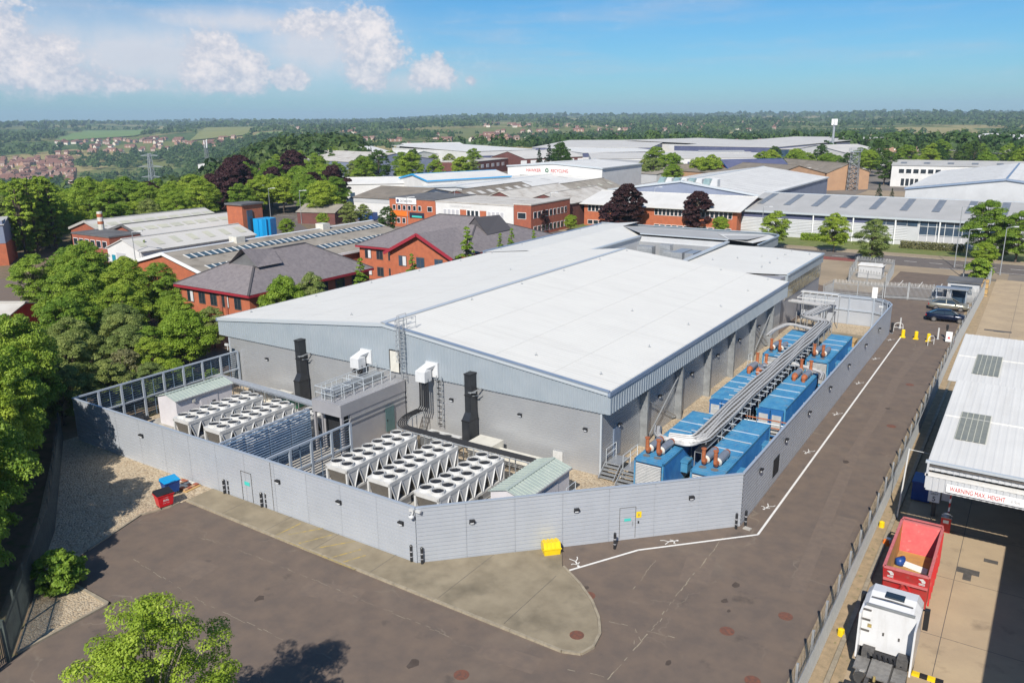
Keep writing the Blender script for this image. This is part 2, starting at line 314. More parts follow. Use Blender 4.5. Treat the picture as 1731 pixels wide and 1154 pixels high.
# ------------------------------------------------------------------ mesh helpers
class MB:
    def __init__(s): s.v = []; s.f = []; s.m = []; s.mi = 0
    def face(s, pts):
        i = len(s.v); s.v.extend([tuple(p) for p in pts]); s.f.append(tuple(range(i, i+len(pts)))); s.m.append(s.mi); return s
    def box(s, x0, x1, y0, y1, z0, z1):
        i = len(s.v); s.v += [(x0, y0, z0), (x1, y0, z0), (x1, y1, z0), (x0, y1, z0), (x0, y0, z1), (x1, y0, z1), (x1, y1, z1), (x0, y1, z1)]
        for q in ((3, 2, 1, 0), (4, 5, 6, 7), (0, 1, 5, 4), (1, 2, 6, 5), (2, 3, 7, 6), (3, 0, 4, 7)): s.f.append(tuple(i+k for k in q)); s.m.append(s.mi)
        return s
    def bar(s, a, b, wd, ht=None, up=(0, 0, 1)):
        """beam of rectangular section from a to b"""
        a = Vector(a); b = Vector(b); ht = wd if ht is None else ht; d = (b-a).normalized(); up = Vector(up)
        if abs(d.dot(up)) > .98: up = Vector((0, 1, 0))
        sx = d.cross(up).normalized()*wd/2; sz = sx.cross(d).normalized()*ht/2
        i = len(s.v)
        for p in (a, b): s.v += [tuple(p-sx-sz), tuple(p+sx-sz), tuple(p+sx+sz), tuple(p-sx+sz)]
        for q in ((0, 1, 2, 3), (7, 6, 5, 4), (0, 4, 5, 1), (1, 5, 6, 2), (2, 6, 7, 3), (3, 7, 4, 0)): s.f.append(tuple(i+k for k in q)); s.m.append(s.mi)
        return s
    def tube(s, pts, r, n=8, caps=True):
        pts = [Vector(p) for p in pts]; rr = r if isinstance(r, (list, tuple)) else [r]*len(pts); i = len(s.v)
        for k, p in enumerate(pts):
            d = (pts[min(k+1, len(pts)-1)]-pts[max(k-1, 0)]).normalized()
            up = Vector((0, 0, 1)) if abs(d.z) < .95 else Vector((0, 1, 0))
            a = d.cross(up).normalized(); b = a.cross(d).normalized()
            for j in range(n):
                t = 2*math.pi*j/n; s.v.append(tuple(p+a*math.cos(t)*rr[k]+b*math.sin(t)*rr[k]))
        for k in range(len(pts)-1):
            for j in range(n):
                a0 = i+k*n+j; a1 = i+k*n+(j+1) % n; s.f.append((a0, a0+n, a1+n, a1)); s.m.append(s.mi)
        if caps:
            s.f.append(tuple(i+j for j in range(n))); s.m.append(s.mi)
            e = i+(len(pts)-1)*n; s.f.append(tuple(e+j for j in range(n-1, -1, -1))); s.m.append(s.mi)
        return s
    def prism(s, poly, z0, z1):
        n = len(poly); i = len(s.v)
        a = sum(poly[k][0]*poly[(k+1) % n][1]-poly[(k+1) % n][0]*poly[k][1] for k in range(n))
        if a < 0: poly = poly[::-1]
        s.v += [(p[0], p[1], z0) for p in poly]+[(p[0], p[1], z1) for p in poly]
        s.f.append(tuple(range(i+n-1, i-1, -1))); s.f.append(tuple(range(i+n, i+2*n))); s.m += [s.mi]*2
        for k in range(n): s.f.append((i+k, i+(k+1) % n, i+n+(k+1) % n, i+n+k)); s.m.append(s.mi)
        return s
    def sheet(s, poly, z): 
        a = sum(poly[k][0]*poly[(k+1) % len(poly)][1]-poly[(k+1) % len(poly)][0]*poly[k][1] for k in range(len(poly)))
        return s.face([(p[0], p[1], z) for p in (poly if a > 0 else poly[::-1])])
    def extr(s, prof, a, b, out, up=(0, 0, 1)):
        """profile of (outward, height) swept straight from a to b"""
        a = Vector(a); b = Vector(b); out = Vector(out); up = Vector(up); i = len(s.v); n = len(prof)
        for p in (a, b): s.v += [tuple(p+out*q[0]+up*q[1]) for q in prof]
        for k in range(n-1): s.f.append((i+k, i+n+k, i+n+k+1, i+k+1)); s.m.append(s.mi)
        return s
    def ring(s, c, r0, r1, z0, z1, n=16):
        i = len(s.v)
        for (r, z) in ((r0, z0), (r1, z1)):
            s.v += [(c[0]+r*math.cos(2*math.pi*j/n), c[1]+r*math.sin(2*math.pi*j/n), z) for j in range(n)]
        for j in range(n): s.f.append((i+j, i+(j+1) % n, i+n+(j+1) % n, i+n+j)); s.m.append(s.mi)
        return s
    def disc(s, c, r, z, n=16): return s.face([(c[0]+r*math.cos(2*math.pi*j/n), c[1]+r*math.sin(2*math.pi*j/n), z) for j in range(n)])
    def mesh(s, name, mats, off=(0, 0, 0), smooth=False):
        me = bpy.data.meshes.new(name)
        me.from_pydata([(v[0]-off[0], v[1]-off[1], v[2]-off[2]) for v in s.v], [], s.f)
        for k in (mats if isinstance(mats, (list, tuple)) else [mats]): me.materials.append(M[k])
        if max(s.m, default=0): me.polygons.foreach_set('material_index', s.m)
        if smooth: me.polygons.foreach_set('use_smooth', [True]*len(s.f))
        me.update(); return me
    def build(s, name, mats, parent=None, smooth=False, world=True, label=None):
        off = tuple(wloc(parent)) if (parent and world) else (0, 0, 0)
        o = bpy.data.objects.new(name, s.mesh(name, mats, off, smooth)); C.objects.link(o)
        if parent: o.parent = parent
        if label: o['label'] = label
        return o
def wloc(o):
    v = Vector((0, 0, 0))
    while o: v = v+o.location; o = o.parent
    return v
def thing(name, label, cat, loc=(0, 0, 0), rz=0., group=None):
    o = bpy.data.objects.new(name, None); C.objects.link(o); o.location = loc; o.rotation_euler = (0, 0, rz); o.empty_display_size = .2
    return tag(o, label, cat, group)
def tag(o, label, cat, group=None):
    o['label'] = label; o['category'] = cat
    if group: o['group'] = group
    return o
def solo(mb, name, mats, label, cat, group=None, smooth=False):
    """a thing that is one mesh, its origin at its base"""
    xs = [v[0] for v in mb.v]; ys = [v[1] for v in mb.v]; zs = [v[2] for v in mb.v]
    off = ((min(xs)+max(xs))/2, (min(ys)+max(ys))/2, min(zs))
    o = bpy.data.objects.new(name, mb.mesh(name, mats, off, smooth)); C.objects.link(o); o.location = off
    return tag(o, label, cat, group)
def struct(mb, name, mats, smooth=False):
    o = mb.build(name, mats, smooth=smooth); o['kind'] = 'structure'; return o
def copy_tree(o, loc, rz=None, label=None, scale=None, parent=None, group=None):
    c = o.copy(); C.objects.link(c); c.parent = parent
    if parent is None:
        c.location = loc
        if rz is not None: c.rotation_euler = (0, 0, rz)
        if scale: c.scale = scale if isinstance(scale, (tuple, list)) else (scale,)*3
        if label: c['label'] = label
        if group: c['group'] = group
    for ch in o.children: copy_tree(ch, None, parent=c)
    return c
def piece(o, parent, loc, rz=0.):
    """one more of an alike part"""
    c = o.copy(); C.objects.link(c); c.parent = parent; c.location = loc; c.rotation_euler = (0, 0, rz); return c
def text(s, size, m, parent, mw, name='lettering', depth=.012, align='LEFT', squeeze=1., label=None):
    cu = bpy.data.curves.new(name, 'FONT'); cu.body = s; cu.size = size; cu.extrude = depth; cu.align_x = align; cu.space_character = 1.02
    t = bpy.data.objects.new(name, cu); C.objects.link(t)
    dg = bpy.context.evaluated_depsgraph_get(); me = bpy.data.meshes.new_from_object(t.evaluated_get(dg)); bpy.data.objects.remove(t)
    me.materials.clear(); me.materials.append(M[m]); me.transform(Matrix.Diagonal((squeeze, 1, 1, 1)))
    off = wloc(parent) if parent else Vector((0, 0, 0))
    me.transform(Matrix.Translation(-off) @ mw)
    o = bpy.data.objects.new(name, me); C.objects.link(o); o.parent = parent
    return o
def frame(origin, xdir, ydir):
    x = Vector(xdir).normalized(); y = Vector(ydir).normalized(); z = x.cross(y); o = Vector(origin)
    return Matrix(((x.x, y.x, z.x, o.x), (x.y, y.y, z.y, o.y), (x.z, y.z, z.z, o.z), (0, 0, 0, 1)))
RIB = lambda h, p=.25, d=.042: [q for k in range(int(h/p)) for q in ((0, k*p), (d, k*p+.012), (d, k*p+p-.03), (0, k*p+p-.018))]+[(0, h)]
# ------------------------------------------------------------------ terrain
_LD = [0, 190, 300, 400, 540, 800, 1200, 1600, 2200, 3000, 4000, 6500, 9500]; _LZ = [0, 0, -5, -15, -33, -54, -63, -56, -28, 0, 14, 18, 19]
_RD = [0, 640, 900, 1300, 1800, 2600, 3500, 5000, 7000, 9500]; _RZ = [0, 0, -8, -16, -10, 2, 12, 20, 28, 32]
def ter(x, y):
    x = np.asarray(x, float); y = np.asarray(y, float)
    dx = x-CAM[0]; dy = y-CAM[1]; d = np.hypot(dx, dy)
    az = np.degrees(np.arctan2(dx*_r[0]+dy*_r[1], -dx*math.sin(YAW)+dy*math.cos(YAW)))
    s = np.clip((az+25)/11, 0, 1); s = s*s*(3-2*s)
    back = np.clip((np.abs(az)-60)/30, 0, 1); s = s*(1-back)+back
    z = np.interp(d, _LD, _LZ)*(1-s)+np.interp(d, _RD, _RZ)*s
    a = np.clip((d-900)/1500, 0, 1)
    z = z+a*(7*np.sin(x*.0021+1.3)*np.cos(y*.0017)+4*np.sin(x*.0052+y*.0043)+2*np.sin(x*.011-y*.009))*np.clip(d/3500, .4, 1.6)
    z = z+np.clip((d-2500)/2500, 0, 1)*(9*np.sin(np.radians(az)*6+.6)+6*np.sin(np.radians(az)*15+1.)+3*np.sin(np.radians(az)*34))*(1-back)
    return z-.06
azs = np.concatenate([np.arange(-180, -46, 6.), np.arange(-46, 46, 1.), np.arange(46, 180, 6.)])
ds = np.concatenate([[3, 30, 80, 140, 190], np.arange(230, 900, 45.), np.arange(900, 2600, 90.), np.arange(2600, 9600, 280.)])
AA, DD = np.meshgrid(np.radians(azs), ds)
tx = CAM[0]+DD*(np.sin(AA)*_r[0]-np.cos(AA)*math.sin(YAW)); ty = CAM[1]+DD*(np.sin(AA)*_r[1]+np.cos(AA)*math.cos(YAW))
tz = ter(tx, ty); na = len(azs)
tv = list(zip(tx.ravel(), ty.ravel(), tz.ravel()))+[(CAM[0], CAM[1], -.06)]
tf = [(i*na+j, i*na+(j+1) % na, (i+1)*na+(j+1) % na, (i+1)*na+j) for i in range(len(ds)-1) for j in range(na)]+[(len(tv)-1, (j+1) % na, j) for j in range(na)]
mb = MB(); mb.v = tv; mb.f = tf; mb.m = [0]*len(tf); o = struct(mb, 'ground', 'terrain', True)

# ------------------------------------------------------------------ yards, roads, paving (sheets 4 mm apart)
struct(MB().sheet([(-160, -70), (75, -70), (75, 113), (20, 113), (-160, 113)], -.04), 'estate_ground', 'soil')
struct(MB().sheet([(-150, 108), (70, 108), (70, 330), (-60, 600), (-260, 520), (-230, 170)], -.035), 'far_yards', 'yard_grey')
struct(MB().sheet([(-115, 16), (-40, 16), (-40, 108), (-115, 108)], -.034), 'neighbour_yard', 'tarmac_patch')
struct(MB().sheet([(-26, -60), (20.6, -60), (20.6, 60), (20.6, 113), (-40, 113), (-40, 30), (-36, 14), (-18.2, -.2), (-18.4, -3.4), (-19, -5), (-17.6, -9.4), (-15.2, -11.7), (-11.2, -11.7), (-11.0, -16.6), (-12, -20), (-26, -26)], 0.), 'tarmac_yard', 'tarmac')
# patched strip along the access road
mb = MB()
for a, b in zip([(1345, 1000), (1385, 900), (1440, 770), (1470, 720), (1490, 690), (1515, 640)], [(1385, 900), (1440, 770), (1470, 720), (1490, 690), (1515, 640), (1560, 585)]):
    p = P(*a); q = P(*b); mb.face([(p.x-.35, p.y, .004), (p.x+.45, p.y, .004), (q.x+.45, q.y, .004), (q.x-.35, q.y, .004)])
struct(mb, 'trench_patch', 'tarmac_patch')
# gravel around and inside the compound
struct(MB().sheet([(-18.2, -.2), (-18.4, -3.2), (-19, -5), (-17.6, -9.4), (-16.5, -12), (-20, -11.5), (-36, -1.5), (-36, 1), (-18.2, .5)], .008), 'gravel_bed', 'gravel')
struct(MB().sheet([(-11.4, -11.9), (-14.8, -11.9), (-16, -13.2), (-11.2, -16.6)], .03), 'planting_bed', 'gravel')
struct(MB().sheet([(-35, .1), (.1, .1), (14, 14.3), (14, 68), (11.8, 71), (3.3, 71), (3.3, 16.2), (-35, 16.2)], .004), 'compound_gravel', 'gravel')
struct(MB().prism([(-34, 1.2), (.5, 1.6), (5.6, 7.5), (5.6, 12), (-34, 12)], .0, .06), 'plant_slab', 'concrete')
struct(MB().prism([(5.6, 12.5), (13.4, 14.6), (13.6, 66), (5.9, 66)], .0, .06), 'generator_slab', 'concrete_apron')
# concrete apron with a kerb
ap = [(-18.2, -.1), (-18.2, -2.1), (-8, -2.25), (4, -2.35), (10.9, -2.4), (11.7, -2.1), (11.95, -1.4), (11.75, -.3), (11.1, .8), (10.1, 1.95), (8.8, 3.0), (7.2, 4.05), (6.1, 5.9), (0, -.1)]
apo = struct(MB().prism(ap, -.02, .11), 'concrete_apron', 'concrete_apron')
kb = MB().box(-.455, .455, -.07, .07, 0, .125); km = kb.mesh('kerbstone', 'kerb'); 
def kerbline(pts, parent, z=0.):
    for a, b in zip(pts, pts[1:]):
        d = math.hypot(b[0]-a[0], b[1]-a[1]); n = max(1, round(d/.93)); ang = math.atan2(b[1]-a[1], b[0]-a[0])
        for k in range(n):
            t = (k+.5)/n; c = bpy.data.objects.new('kerbstone', km); C.objects.link(c); c.parent = parent; c.location = (a[0]+(b[0]-a[0])*t, a[1]+(b[1]-a[1])*t, z+random.uniform(-.006, .006)); c.rotation_euler = (0, 0, ang); c.scale = (d/n/.93, 1, 1)
off = lambda p, c=(0, 2), k=.05: p
kerbline([(-18.2, -2.17), (-8, -2.32), (4, -2.42), (10.9, -2.47), (11.77, -2.15), (12.02, -1.4), (11.82, -.28), (11.17, .85), (10.17, 2.0), (8.87, 3.07), (7.25, 4.12)], apo)
mb = MB()
for x in (-14.6, -10.4, -6.2, -1.6, 3.2, 7.4): mb.box(x, x+.025, -2.2, -.05 if x < 0 else min(x*.98, 3), .105, .113)
mb.build('slab_joint', 'iron', apo)
# yellow hatching painted on the apron
mb = MB(); z = .1145
for (a, b) in (((465, 905), (508, 884)), ((465, 906), (600, 962)), ((488, 903), (552, 891)), ((505, 918), (562, 903)), ((540, 925), (600, 914)), ((555, 943), (610, 928)), ((575, 951), (618, 938))):
    p = P(*a, z); q = P(*b, z); d = (q-p).normalized(); s = Vector((-d.y, d.x, 0))*.05; mb.face([p-s, q-s, q+s, p+s])
mb.build('hatching', 'paint_yellow', apo)
# kerb of the planting bed and of the gravel bed
bo = struct(MB().prism([(-11.35, -11.8), (-11.2, -11.95), (-11.0, -16.6), (-11.15, -16.6), (-11.35, -12.0), (-14.8, -11.9), (-14.8, -11.78)], 0., .1), 'bed_kerb', 'kerb')
bo = struct(MB().prism([(-18.35, -2.6), (-18.35, -3.3), (-18.95, -5.0), (-17.5, -9.4), (-17.65, -9.4), (-19.1, -5.0), (-18.5, -3.3), (-18.5, -2.6)], 0., .09), 'gravel_kerb', 'kerb')
# verge and yard right of the access road
struct(MB().sheet([(20.5, -60), (23, -60), (23, 110), (20.5, 110)], .006), 'road_verge', 'verge')
yo = struct(MB().sheet([(22.6, -60), (75, -60), (75, 112), (22.6, 112)], .014), 'concrete_yard', 'concrete_yard')
mb = MB()
for x in (25.9, 30.4, 34.9, 39.4): mb.box(x, x+.03, -50, 110, .010, .0165)
for y in range(-40, 110, 6): mb.box(22.7, 60, y+.4, y+.43, .010, .0162)
mb.build('slab_joint', 'iron', yo)
struct(MB().box(21.9, 22.12, -50, 60, 0, .12), 'yard_kerb', 'kerb')
# main road at the back, its pavements and verges
struct(MB().sheet([(-40, 112), (24, 112), (24, 117.8), (-90, 117.8), (-90, 112)], .012), 'pavement', 'yard_tan')
struct(MB().sheet([(-150, 117.8), (120, 117.8), (120, 128), (-150, 128)], .01), 'road', 'road')
struct(MB().sheet([(-150, 128), (120, 128), (120, 131.5), (-150, 131.5)], .07), 'far_pavement', 'yard_tan')
struct(MB().box(-150, 120, 127.85, 128.05, 0, .11), 'far_kerb', 'kerb')
struct(MB().sheet([(-150, 131.5), (120, 131.5), (120, 143), (-150, 143)], .02), 'grass_verge', 'grass')
struct(MB().sheet([(-8, 117.9), (2.5, 117.9), (2.5, 121.2), (-8, 121.2)], .016), 'red_road_surface', 'red_surface')
struct(MB().sheet([(3, 92), (9, 92), (9, 112), (-7, 112), (-7, 100)], .008), 'sandy_ground', 'yard_tan')
struct(MB().sheet([(-25, 145), (-4, 145), (-10, 270), (-24, 270)], .012), 'far_forecourt', 'yard_tan')
mb = MB()
for k in range(-30, 25): mb.box(k*4, k*4+2, 122.8, 122.95, .005, .015)
mb.box(-150, 2, 118.3, 118.42, .005, .014); mb.box(14, 120, 118.3, 118.42, .005, .014)
for x in (10.5, 13.2, 15.9): mb.box(x, x+.1, 99, 104, .001, .006)
struct(mb, 'road_marking', 'paint_white')
# road on the left behind the works
mb = MB(); pts = [P(505, 400), P(470, 372), P(500, 352), P(545, 343), P(600, 338)]
for a, b in zip(pts, pts[1:]):
    d = (b-a).normalized(); s = Vector((-d.y, d.x, 0))*4; mb.face([(q.x, q.y, .002) for q in (a-s, b-s, b+s, a+s)])
struct(mb, 'side_road', 'road')
# painted pedestrian route
mb = MB(); wl = [P(960, 964, .006), P(1079, 929, .006), P(1281, 903, .006), P(1526, 565, .006)]; z = .006
lm = []
for i, (a, b) in enumerate(zip(wl, wl[1:])):
    d = (b-a).normalized(); s = Vector((-d.y, d.x, 0))*.07; lm.append((a, b, s))
    mb.face([a-s, b-s, b+s, a+s])
struct(mb, 'painted_line', 'paint_white')
def walker(px, py, rz):
    """painted walking figure: head, body, arms, legs"""
    p = P(px, py); mb = MB()
    def st(a, b, w=.07):
        a = Vector((*a, 0)); b = Vector((*b, 0)); d = (b-a).normalized(); s = Vector((-d.y, d.x, 0))*w/2; mb.face([a-s, b-s, b+s, a+s])
    mb.disc((0, .62), .1, 0, 10)
    st((0, .5), (-.02, -.05), .12); st((0, .42), (.3, .2)); st((.3, .2), (.42, .3)); st((0, .42), (-.25, .12)); st((-.02, -.05), (.3, -.5)); st((-.02, -.05), (-.28, -.35)); st((-.28, -.35), (-.33, -.62))
    me = mb.mesh('painted_walker', 'paint_white'); o = bpy.data.objects.new('painted_walker', me); C.objects.link(o); o.location = (p.x, p.y, .007); o.scale = (.8, .8, 1); o.rotation_euler = (0, 0, rz); o['kind'] = 'structure'
for (x, y, a) in ((973, 949, -2.3), (1132, 915, -.75), (1298, 856, 2.9), (1367, 763, 2.9), (1415, 699, 2.9), (1452, 647, 2.9), (1480, 606, 2.9), (1505, 574, 2.9)): walker(x, y, a)
for (x, y) in ((975, 1076), (1229, 1066), (1328, 1041), (1272, 1150), (1538, 650), (1507, 720), (995, 1006), (780, 1140)):
    p = P(x, y); z = .12 if y == 1076 else .012
    mb = MB(); n = 20; mb.prism([(p.x+.36*math.cos(2*math.pi*k/n), p.y+.36*math.sin(2*math.pi*k/n)) for k in range(n)], -.01, z); mb.prism([(p.x+.3*math.cos(2*math.pi*k/n), p.y+.3*math.sin(2*math.pi*k/n)) for k in range(n)], 0, z+.006)
    o = solo(mb, 'manhole_cover', 'manhole', 'rusty round manhole cover set in the ' + ('concrete apron' if y == 1076 else 'brown tarmac'), 'manhole cover', None if y == 1076 else 'rusty manhole covers in the tarmac')
# far fields laid on the hillside
def hillsheet(name, m, pts, up=.6):
    mb = MB(); n = 14
    a, b, c, d = [np.array(PD(px, dd)) for px, dd in pts]
    for i in range(n):
        for j in range(n):
            q = []
            for (s, t) in ((i, j), (i+1, j), (i+1, j+1), (i, j+1)):
                s /= n; t /= n; p = (a*(1-s)+b*s)*(1-t)+(d*(1-s)+c*s)*t; q.append((p[0], p[1], float(ter(p[0], p[1]))+up))
            mb.face(q)
    return struct(mb, name, m)
FIELDS = [('green_field', 'field_green', [(85, 2450), (225, 2550), (300, 3500), (140, 3500)]), ('dry_field', 'field_dry', [(318, 2150), (415, 2150), (445, 3000), (345, 3000)]),
          ('pale_field', 'field_green', [(425, 2050), (475, 2050), (480, 2300), (440, 2300)]), ('harvested_field', 'wood_tan', [(1300, 3300), (1385, 3400), (1390, 3900), (1320, 3900)])]
for f in FIELDS: hillsheet(*f, up=2.5)

# pale worn seams and repairs in the tarmac
mb = MB(); g_ = random.Random(3)
for ln, wd in (([(1225, 905), (1185, 955), (1145, 1002), (1110, 1055), (1085, 1082), (1050, 1122), (1020, 1154)], .09), ([(1110, 942), (1090, 972), (1062, 1005)], .07), ([(1000, 1042), (1050, 1054), (1105, 1068), (1140, 1078)], .07), ([(1085, 1082), (1075, 1062), (1072, 1095)], .05), ([(225, 945), (290, 985), (350, 1022), (480, 1080)], .05), ([(330, 905), (420, 935), (520, 975), (640, 1025), (760, 1075)], .04), ([(960, 1130), (1010, 1140), (1045, 1150)], .06)):
    pts = [P(x, y) for x, y in ln]
    for a, b in zip(pts, pts[1:]):
        n = max(2, int((b-a).length/.3))
        for k in range(n):
            if g_.random() < .35: continue
            p = a.lerp(b, k/n); q = a.lerp(b, (k+1)/n); d = (q-p).normalized(); s_ = Vector((-d.y, d.x, 0)); o1 = s_*g_.uniform(-.06, .06); w1 = wd*g_.uniform(.15, .7)
            mb.face([(v.x, v.y, .0035) for v in (p+o1-s_*w1/2, q+o1-s_*w1/2, q+o1+s_*w1/2, p+o1+s_*w1/2)])
struct(mb, 'worn_seam', 'kerb')
mb = MB()
for x, y, r_ in ((1243, 988, .28), (1225, 1015, .22), (1232, 1032, .12), (990, 993, .2), (1430, 780, .3), (1500, 690, .25), (545, 900, .3), (620, 958, .25), (1130, 1120, .2), (440, 1010, .3), (700, 1120, .35)):
    p = P(x, y); n = 9; mb.face([(p.x+r_*g_.uniform(.5, 1)*math.cos(6.283*k/n), p.y+1.4*r_*g_.uniform(.5, 1)*math.sin(6.283*k/n), .0042) for k in range(n)])
struct(mb, 'oil_stain', 'oil')
mb = MB()
for x, y, w_, h_, a in ((1180, 960, 1.6, 3.2, .2), (560, 1000, 3.5, 1.4, .3), (330, 960, 2.2, 1.6, .1), (1420, 900, 1.2, 4.5, 0), (860, 1110, 3, 1.2, .1)):
    p = P(x, y); c_, s_ = math.cos(a), math.sin(a); mb.face([(p.x+u*c_-v*s_, p.y+u*s_+v*c_, .0028) for u, v in ((-w_/2, -h_/2), (w_/2, -h_/2), (w_/2, h_/2), (-w_/2, h_/2))])
struct(mb, 'tarmac_repair', 'tarmac_patch')
# ------------------------------------------------------------------ the data hall
X0, X1, Y0, Y1, EV, FB, RX, RZ = -37.65, 4.11, 15.95, 61., 6.47, 4.78, -16.4, 8.69
WX0, WX1, WY = -36.4, 3.43, 16.1
def roofz(x): return EV+(RZ-EV)*((x-X0)/(RX-X0) if x < RX else (X1-x)/(X1-RX))
H = thing('data_hall', 'long grey metal-clad hall with a low white gabled roof inside the screen fence', 'warehouse', (-16, 38, 0))
def vribs(mb, a, b, out, z0, ztop, pitch=.3, d=.045):
    """vertical trapezoid sheeting from a to b"""
    a = Vector(a); b = Vector(b); n = round((b-a).length/pitch); out = Vector(out)
    prof = []
    for k in range(n): prof += [(k/n, 0), ((k+.12)/n, d), ((k+.6)/n, d), ((k+.72)/n, 0)]
    prof.append((1, 0)); i = len(mb.v)
    for t, q in prof:
        p = a+(b-a)*t+out*q; zt = ztop(p) if callable(ztop) else ztop; mb.v += [(p.x, p.y, z0), (p.x, p.y, zt)]
    for k in range(len(prof)-1): mb.f.append((i+2*k, i+2*k+2, i+2*k+3, i+2*k+1)); mb.m.append(mb.mi)
    return mb
vribs(MB(), (X0, Y0, 0), (RX, Y0, 0), (0, -1, 0), FB, lambda p: roofz(p.x)-.3).build('upper_cladding', 'clad_fascia', H)
vribs(MB(), (RX, Y0, 0), (X1, Y0, 0), (0, -1, 0), FB, lambda p: roofz(p.x)-.3).build('upper_cladding', 'clad_fascia', H)
vribs(MB(), (X1, Y0, 0), (X1, Y1, 0), (1, 0, 0), FB, EV-.3, .42, .05).build('upper_cladding', 'clad_fascia', H)
vribs(MB(), (X0, Y0, 0), (X0, Y1, 0), (-1, 0, 0), FB, EV-.3, .42).build('upper_cladding', 'clad_fascia', H)
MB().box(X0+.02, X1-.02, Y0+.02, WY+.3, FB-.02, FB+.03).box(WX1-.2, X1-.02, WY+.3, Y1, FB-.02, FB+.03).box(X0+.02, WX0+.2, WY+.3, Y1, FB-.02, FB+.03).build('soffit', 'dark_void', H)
hp = [q for k in range(25) for q in ((0, k*.19), (.022, k*.19+.012), (.022, k*.19+.165), (0, k*.19+.178))]+[(0, 4.78)]
MB().extr(hp, (WX0, WY, 0), (WX1, WY, 0), (0, -1, 0)).build('lower_cladding', 'clad_wall', H)
MB().extr(hp, (WX1, WY, 0), (WX1, Y1, 0), (1, 0, 0)).build('lower_cladding', 'clad_wall', H)
MB().extr(hp, (WX0, Y1, 0), (WX0, WY, 0), (-1, 0, 0)).build('lower_cladding', 'clad_wall', H)
MB().box(WX0+.01, WX1-.01, Y1-.1, Y1, 0, 6.2).build('rear_wall', 'clad_wall', H)
for xx in (WX0, WX1): MB().box(xx-.06, xx+.06, WY-.07, WY+.06, 0, 4.76).build('corner_flashing', 'trim_pale', H)
# roof sheets with standing seams
for (xa, za, xb, zb) in ((X0, EV, RX, RZ), (RX, RZ, X1, EV)):
    mb = MB(); ya = Y0-.1
    mb.face([(xa, ya, za), (xb, ya, zb), (xb, Y1, zb), (xa, Y1, za)]); mb.face([(xa, ya, za-.1), (xa, Y1, za-.1), (xb, Y1, zb-.1), (xb, ya, zb-.1)])
    mb.mi = 1; n = 108
    for k in range(n+1):
        y = ya+(Y1-ya)*k/n
        i = len(mb.v); mb.v += [(xa, y-.022, za), (xa, y, za+.008), (xa, y+.022, za), (xb, y-.022, zb), (xb, y, zb+.008), (xb, y+.022, zb)]
        mb.f += [(i, i+3, i+4, i+1), (i+1, i+4, i+5, i+2)]; mb.m += [1, 1]
    for t in (.27, .52, .77):
        x = xa+(xb-xa)*t; z = za+(zb-za)*t; mb.box(x-.03, x+.03, ya, Y1, z-.02, z+.012)
    mb.build('roof_slope', ['roof_white', 'roof_seam'], H)
mb = MB()
for s in (-1, 1): mb.face([(RX, Y0-.12, RZ+.07), (RX, Y1, RZ+.07), (RX+s*.3, Y1, RZ+.02), (RX+s*.3, Y0-.12, RZ+.02)])
mb.build('ridge_cap', 'trim_pale', H)
# verge and gutter trims
MB().bar((X0, Y0-.06, EV-.15), (RX, Y0-.06, RZ-.15), .16, .3).build('verge_trim', 'trim_pale', H)
mb = MB().bar((RX, Y0-.06, RZ-.17), (X1, Y0-.06, EV-.17), .16, .26); mb.mi = 1; mb.bar((RX+.4, Y0-.08, RZ+.01), (X1, Y0-.08, EV+.04), .26, .09)
mb.build('verge_trim', ['trim_pale', 'trim_blue'], H)
mb = MB().box(X1-.1, X1+.1, Y0-.15, Y1, EV-.32, EV-.02); mb.mi = 1; mb.box(X1-.34, X1-.1, Y0+.1, Y1, EV-.07, EV+.012); mb.build('eaves_gutter', ['trim_blue', 'cable_black'], H)
mb = MB().box(X0-.1, X0+.1, Y0-.15, Y1, EV-.32, EV-.02); mb.mi = 1; mb.box(X0+.1, X0+.3, Y0+.1, Y1, EV-.07, EV+.016); mb.build('eaves_gutter', ['trim_blue', 'cable_black'], H)
# roof fixing points
mb = MB(); mb.box(-.14, .14, -.02, .02, 0, .06).box(-.02, .02, -.14, .14, 0, .06).tube([(0, 0, 0), (0, 0, .22)], .03, 6); am = mb.mesh('roof_anchor', 'galv')
def anchor(x, y, parent, z):
    c = bpy.data.objects.new('roof_anchor', am); C.objects.link(c); c.parent = parent; l = wloc(parent); c.location = (x-l.x, y-l.y, z-l.z)
for x in (X0+1.8, RX-6, RX+.9, X1-2.0, X1-7.5):
    for y in (18.5, 27, 35.5, 44, 52.5, 59.8):
        if x == X1-7.5 and y not in (18.5, 59.8, 35.5): continue
        if x == RX-6 and y not in (18.5, 44): continue
        anchor(x, y, H, roofz(x))
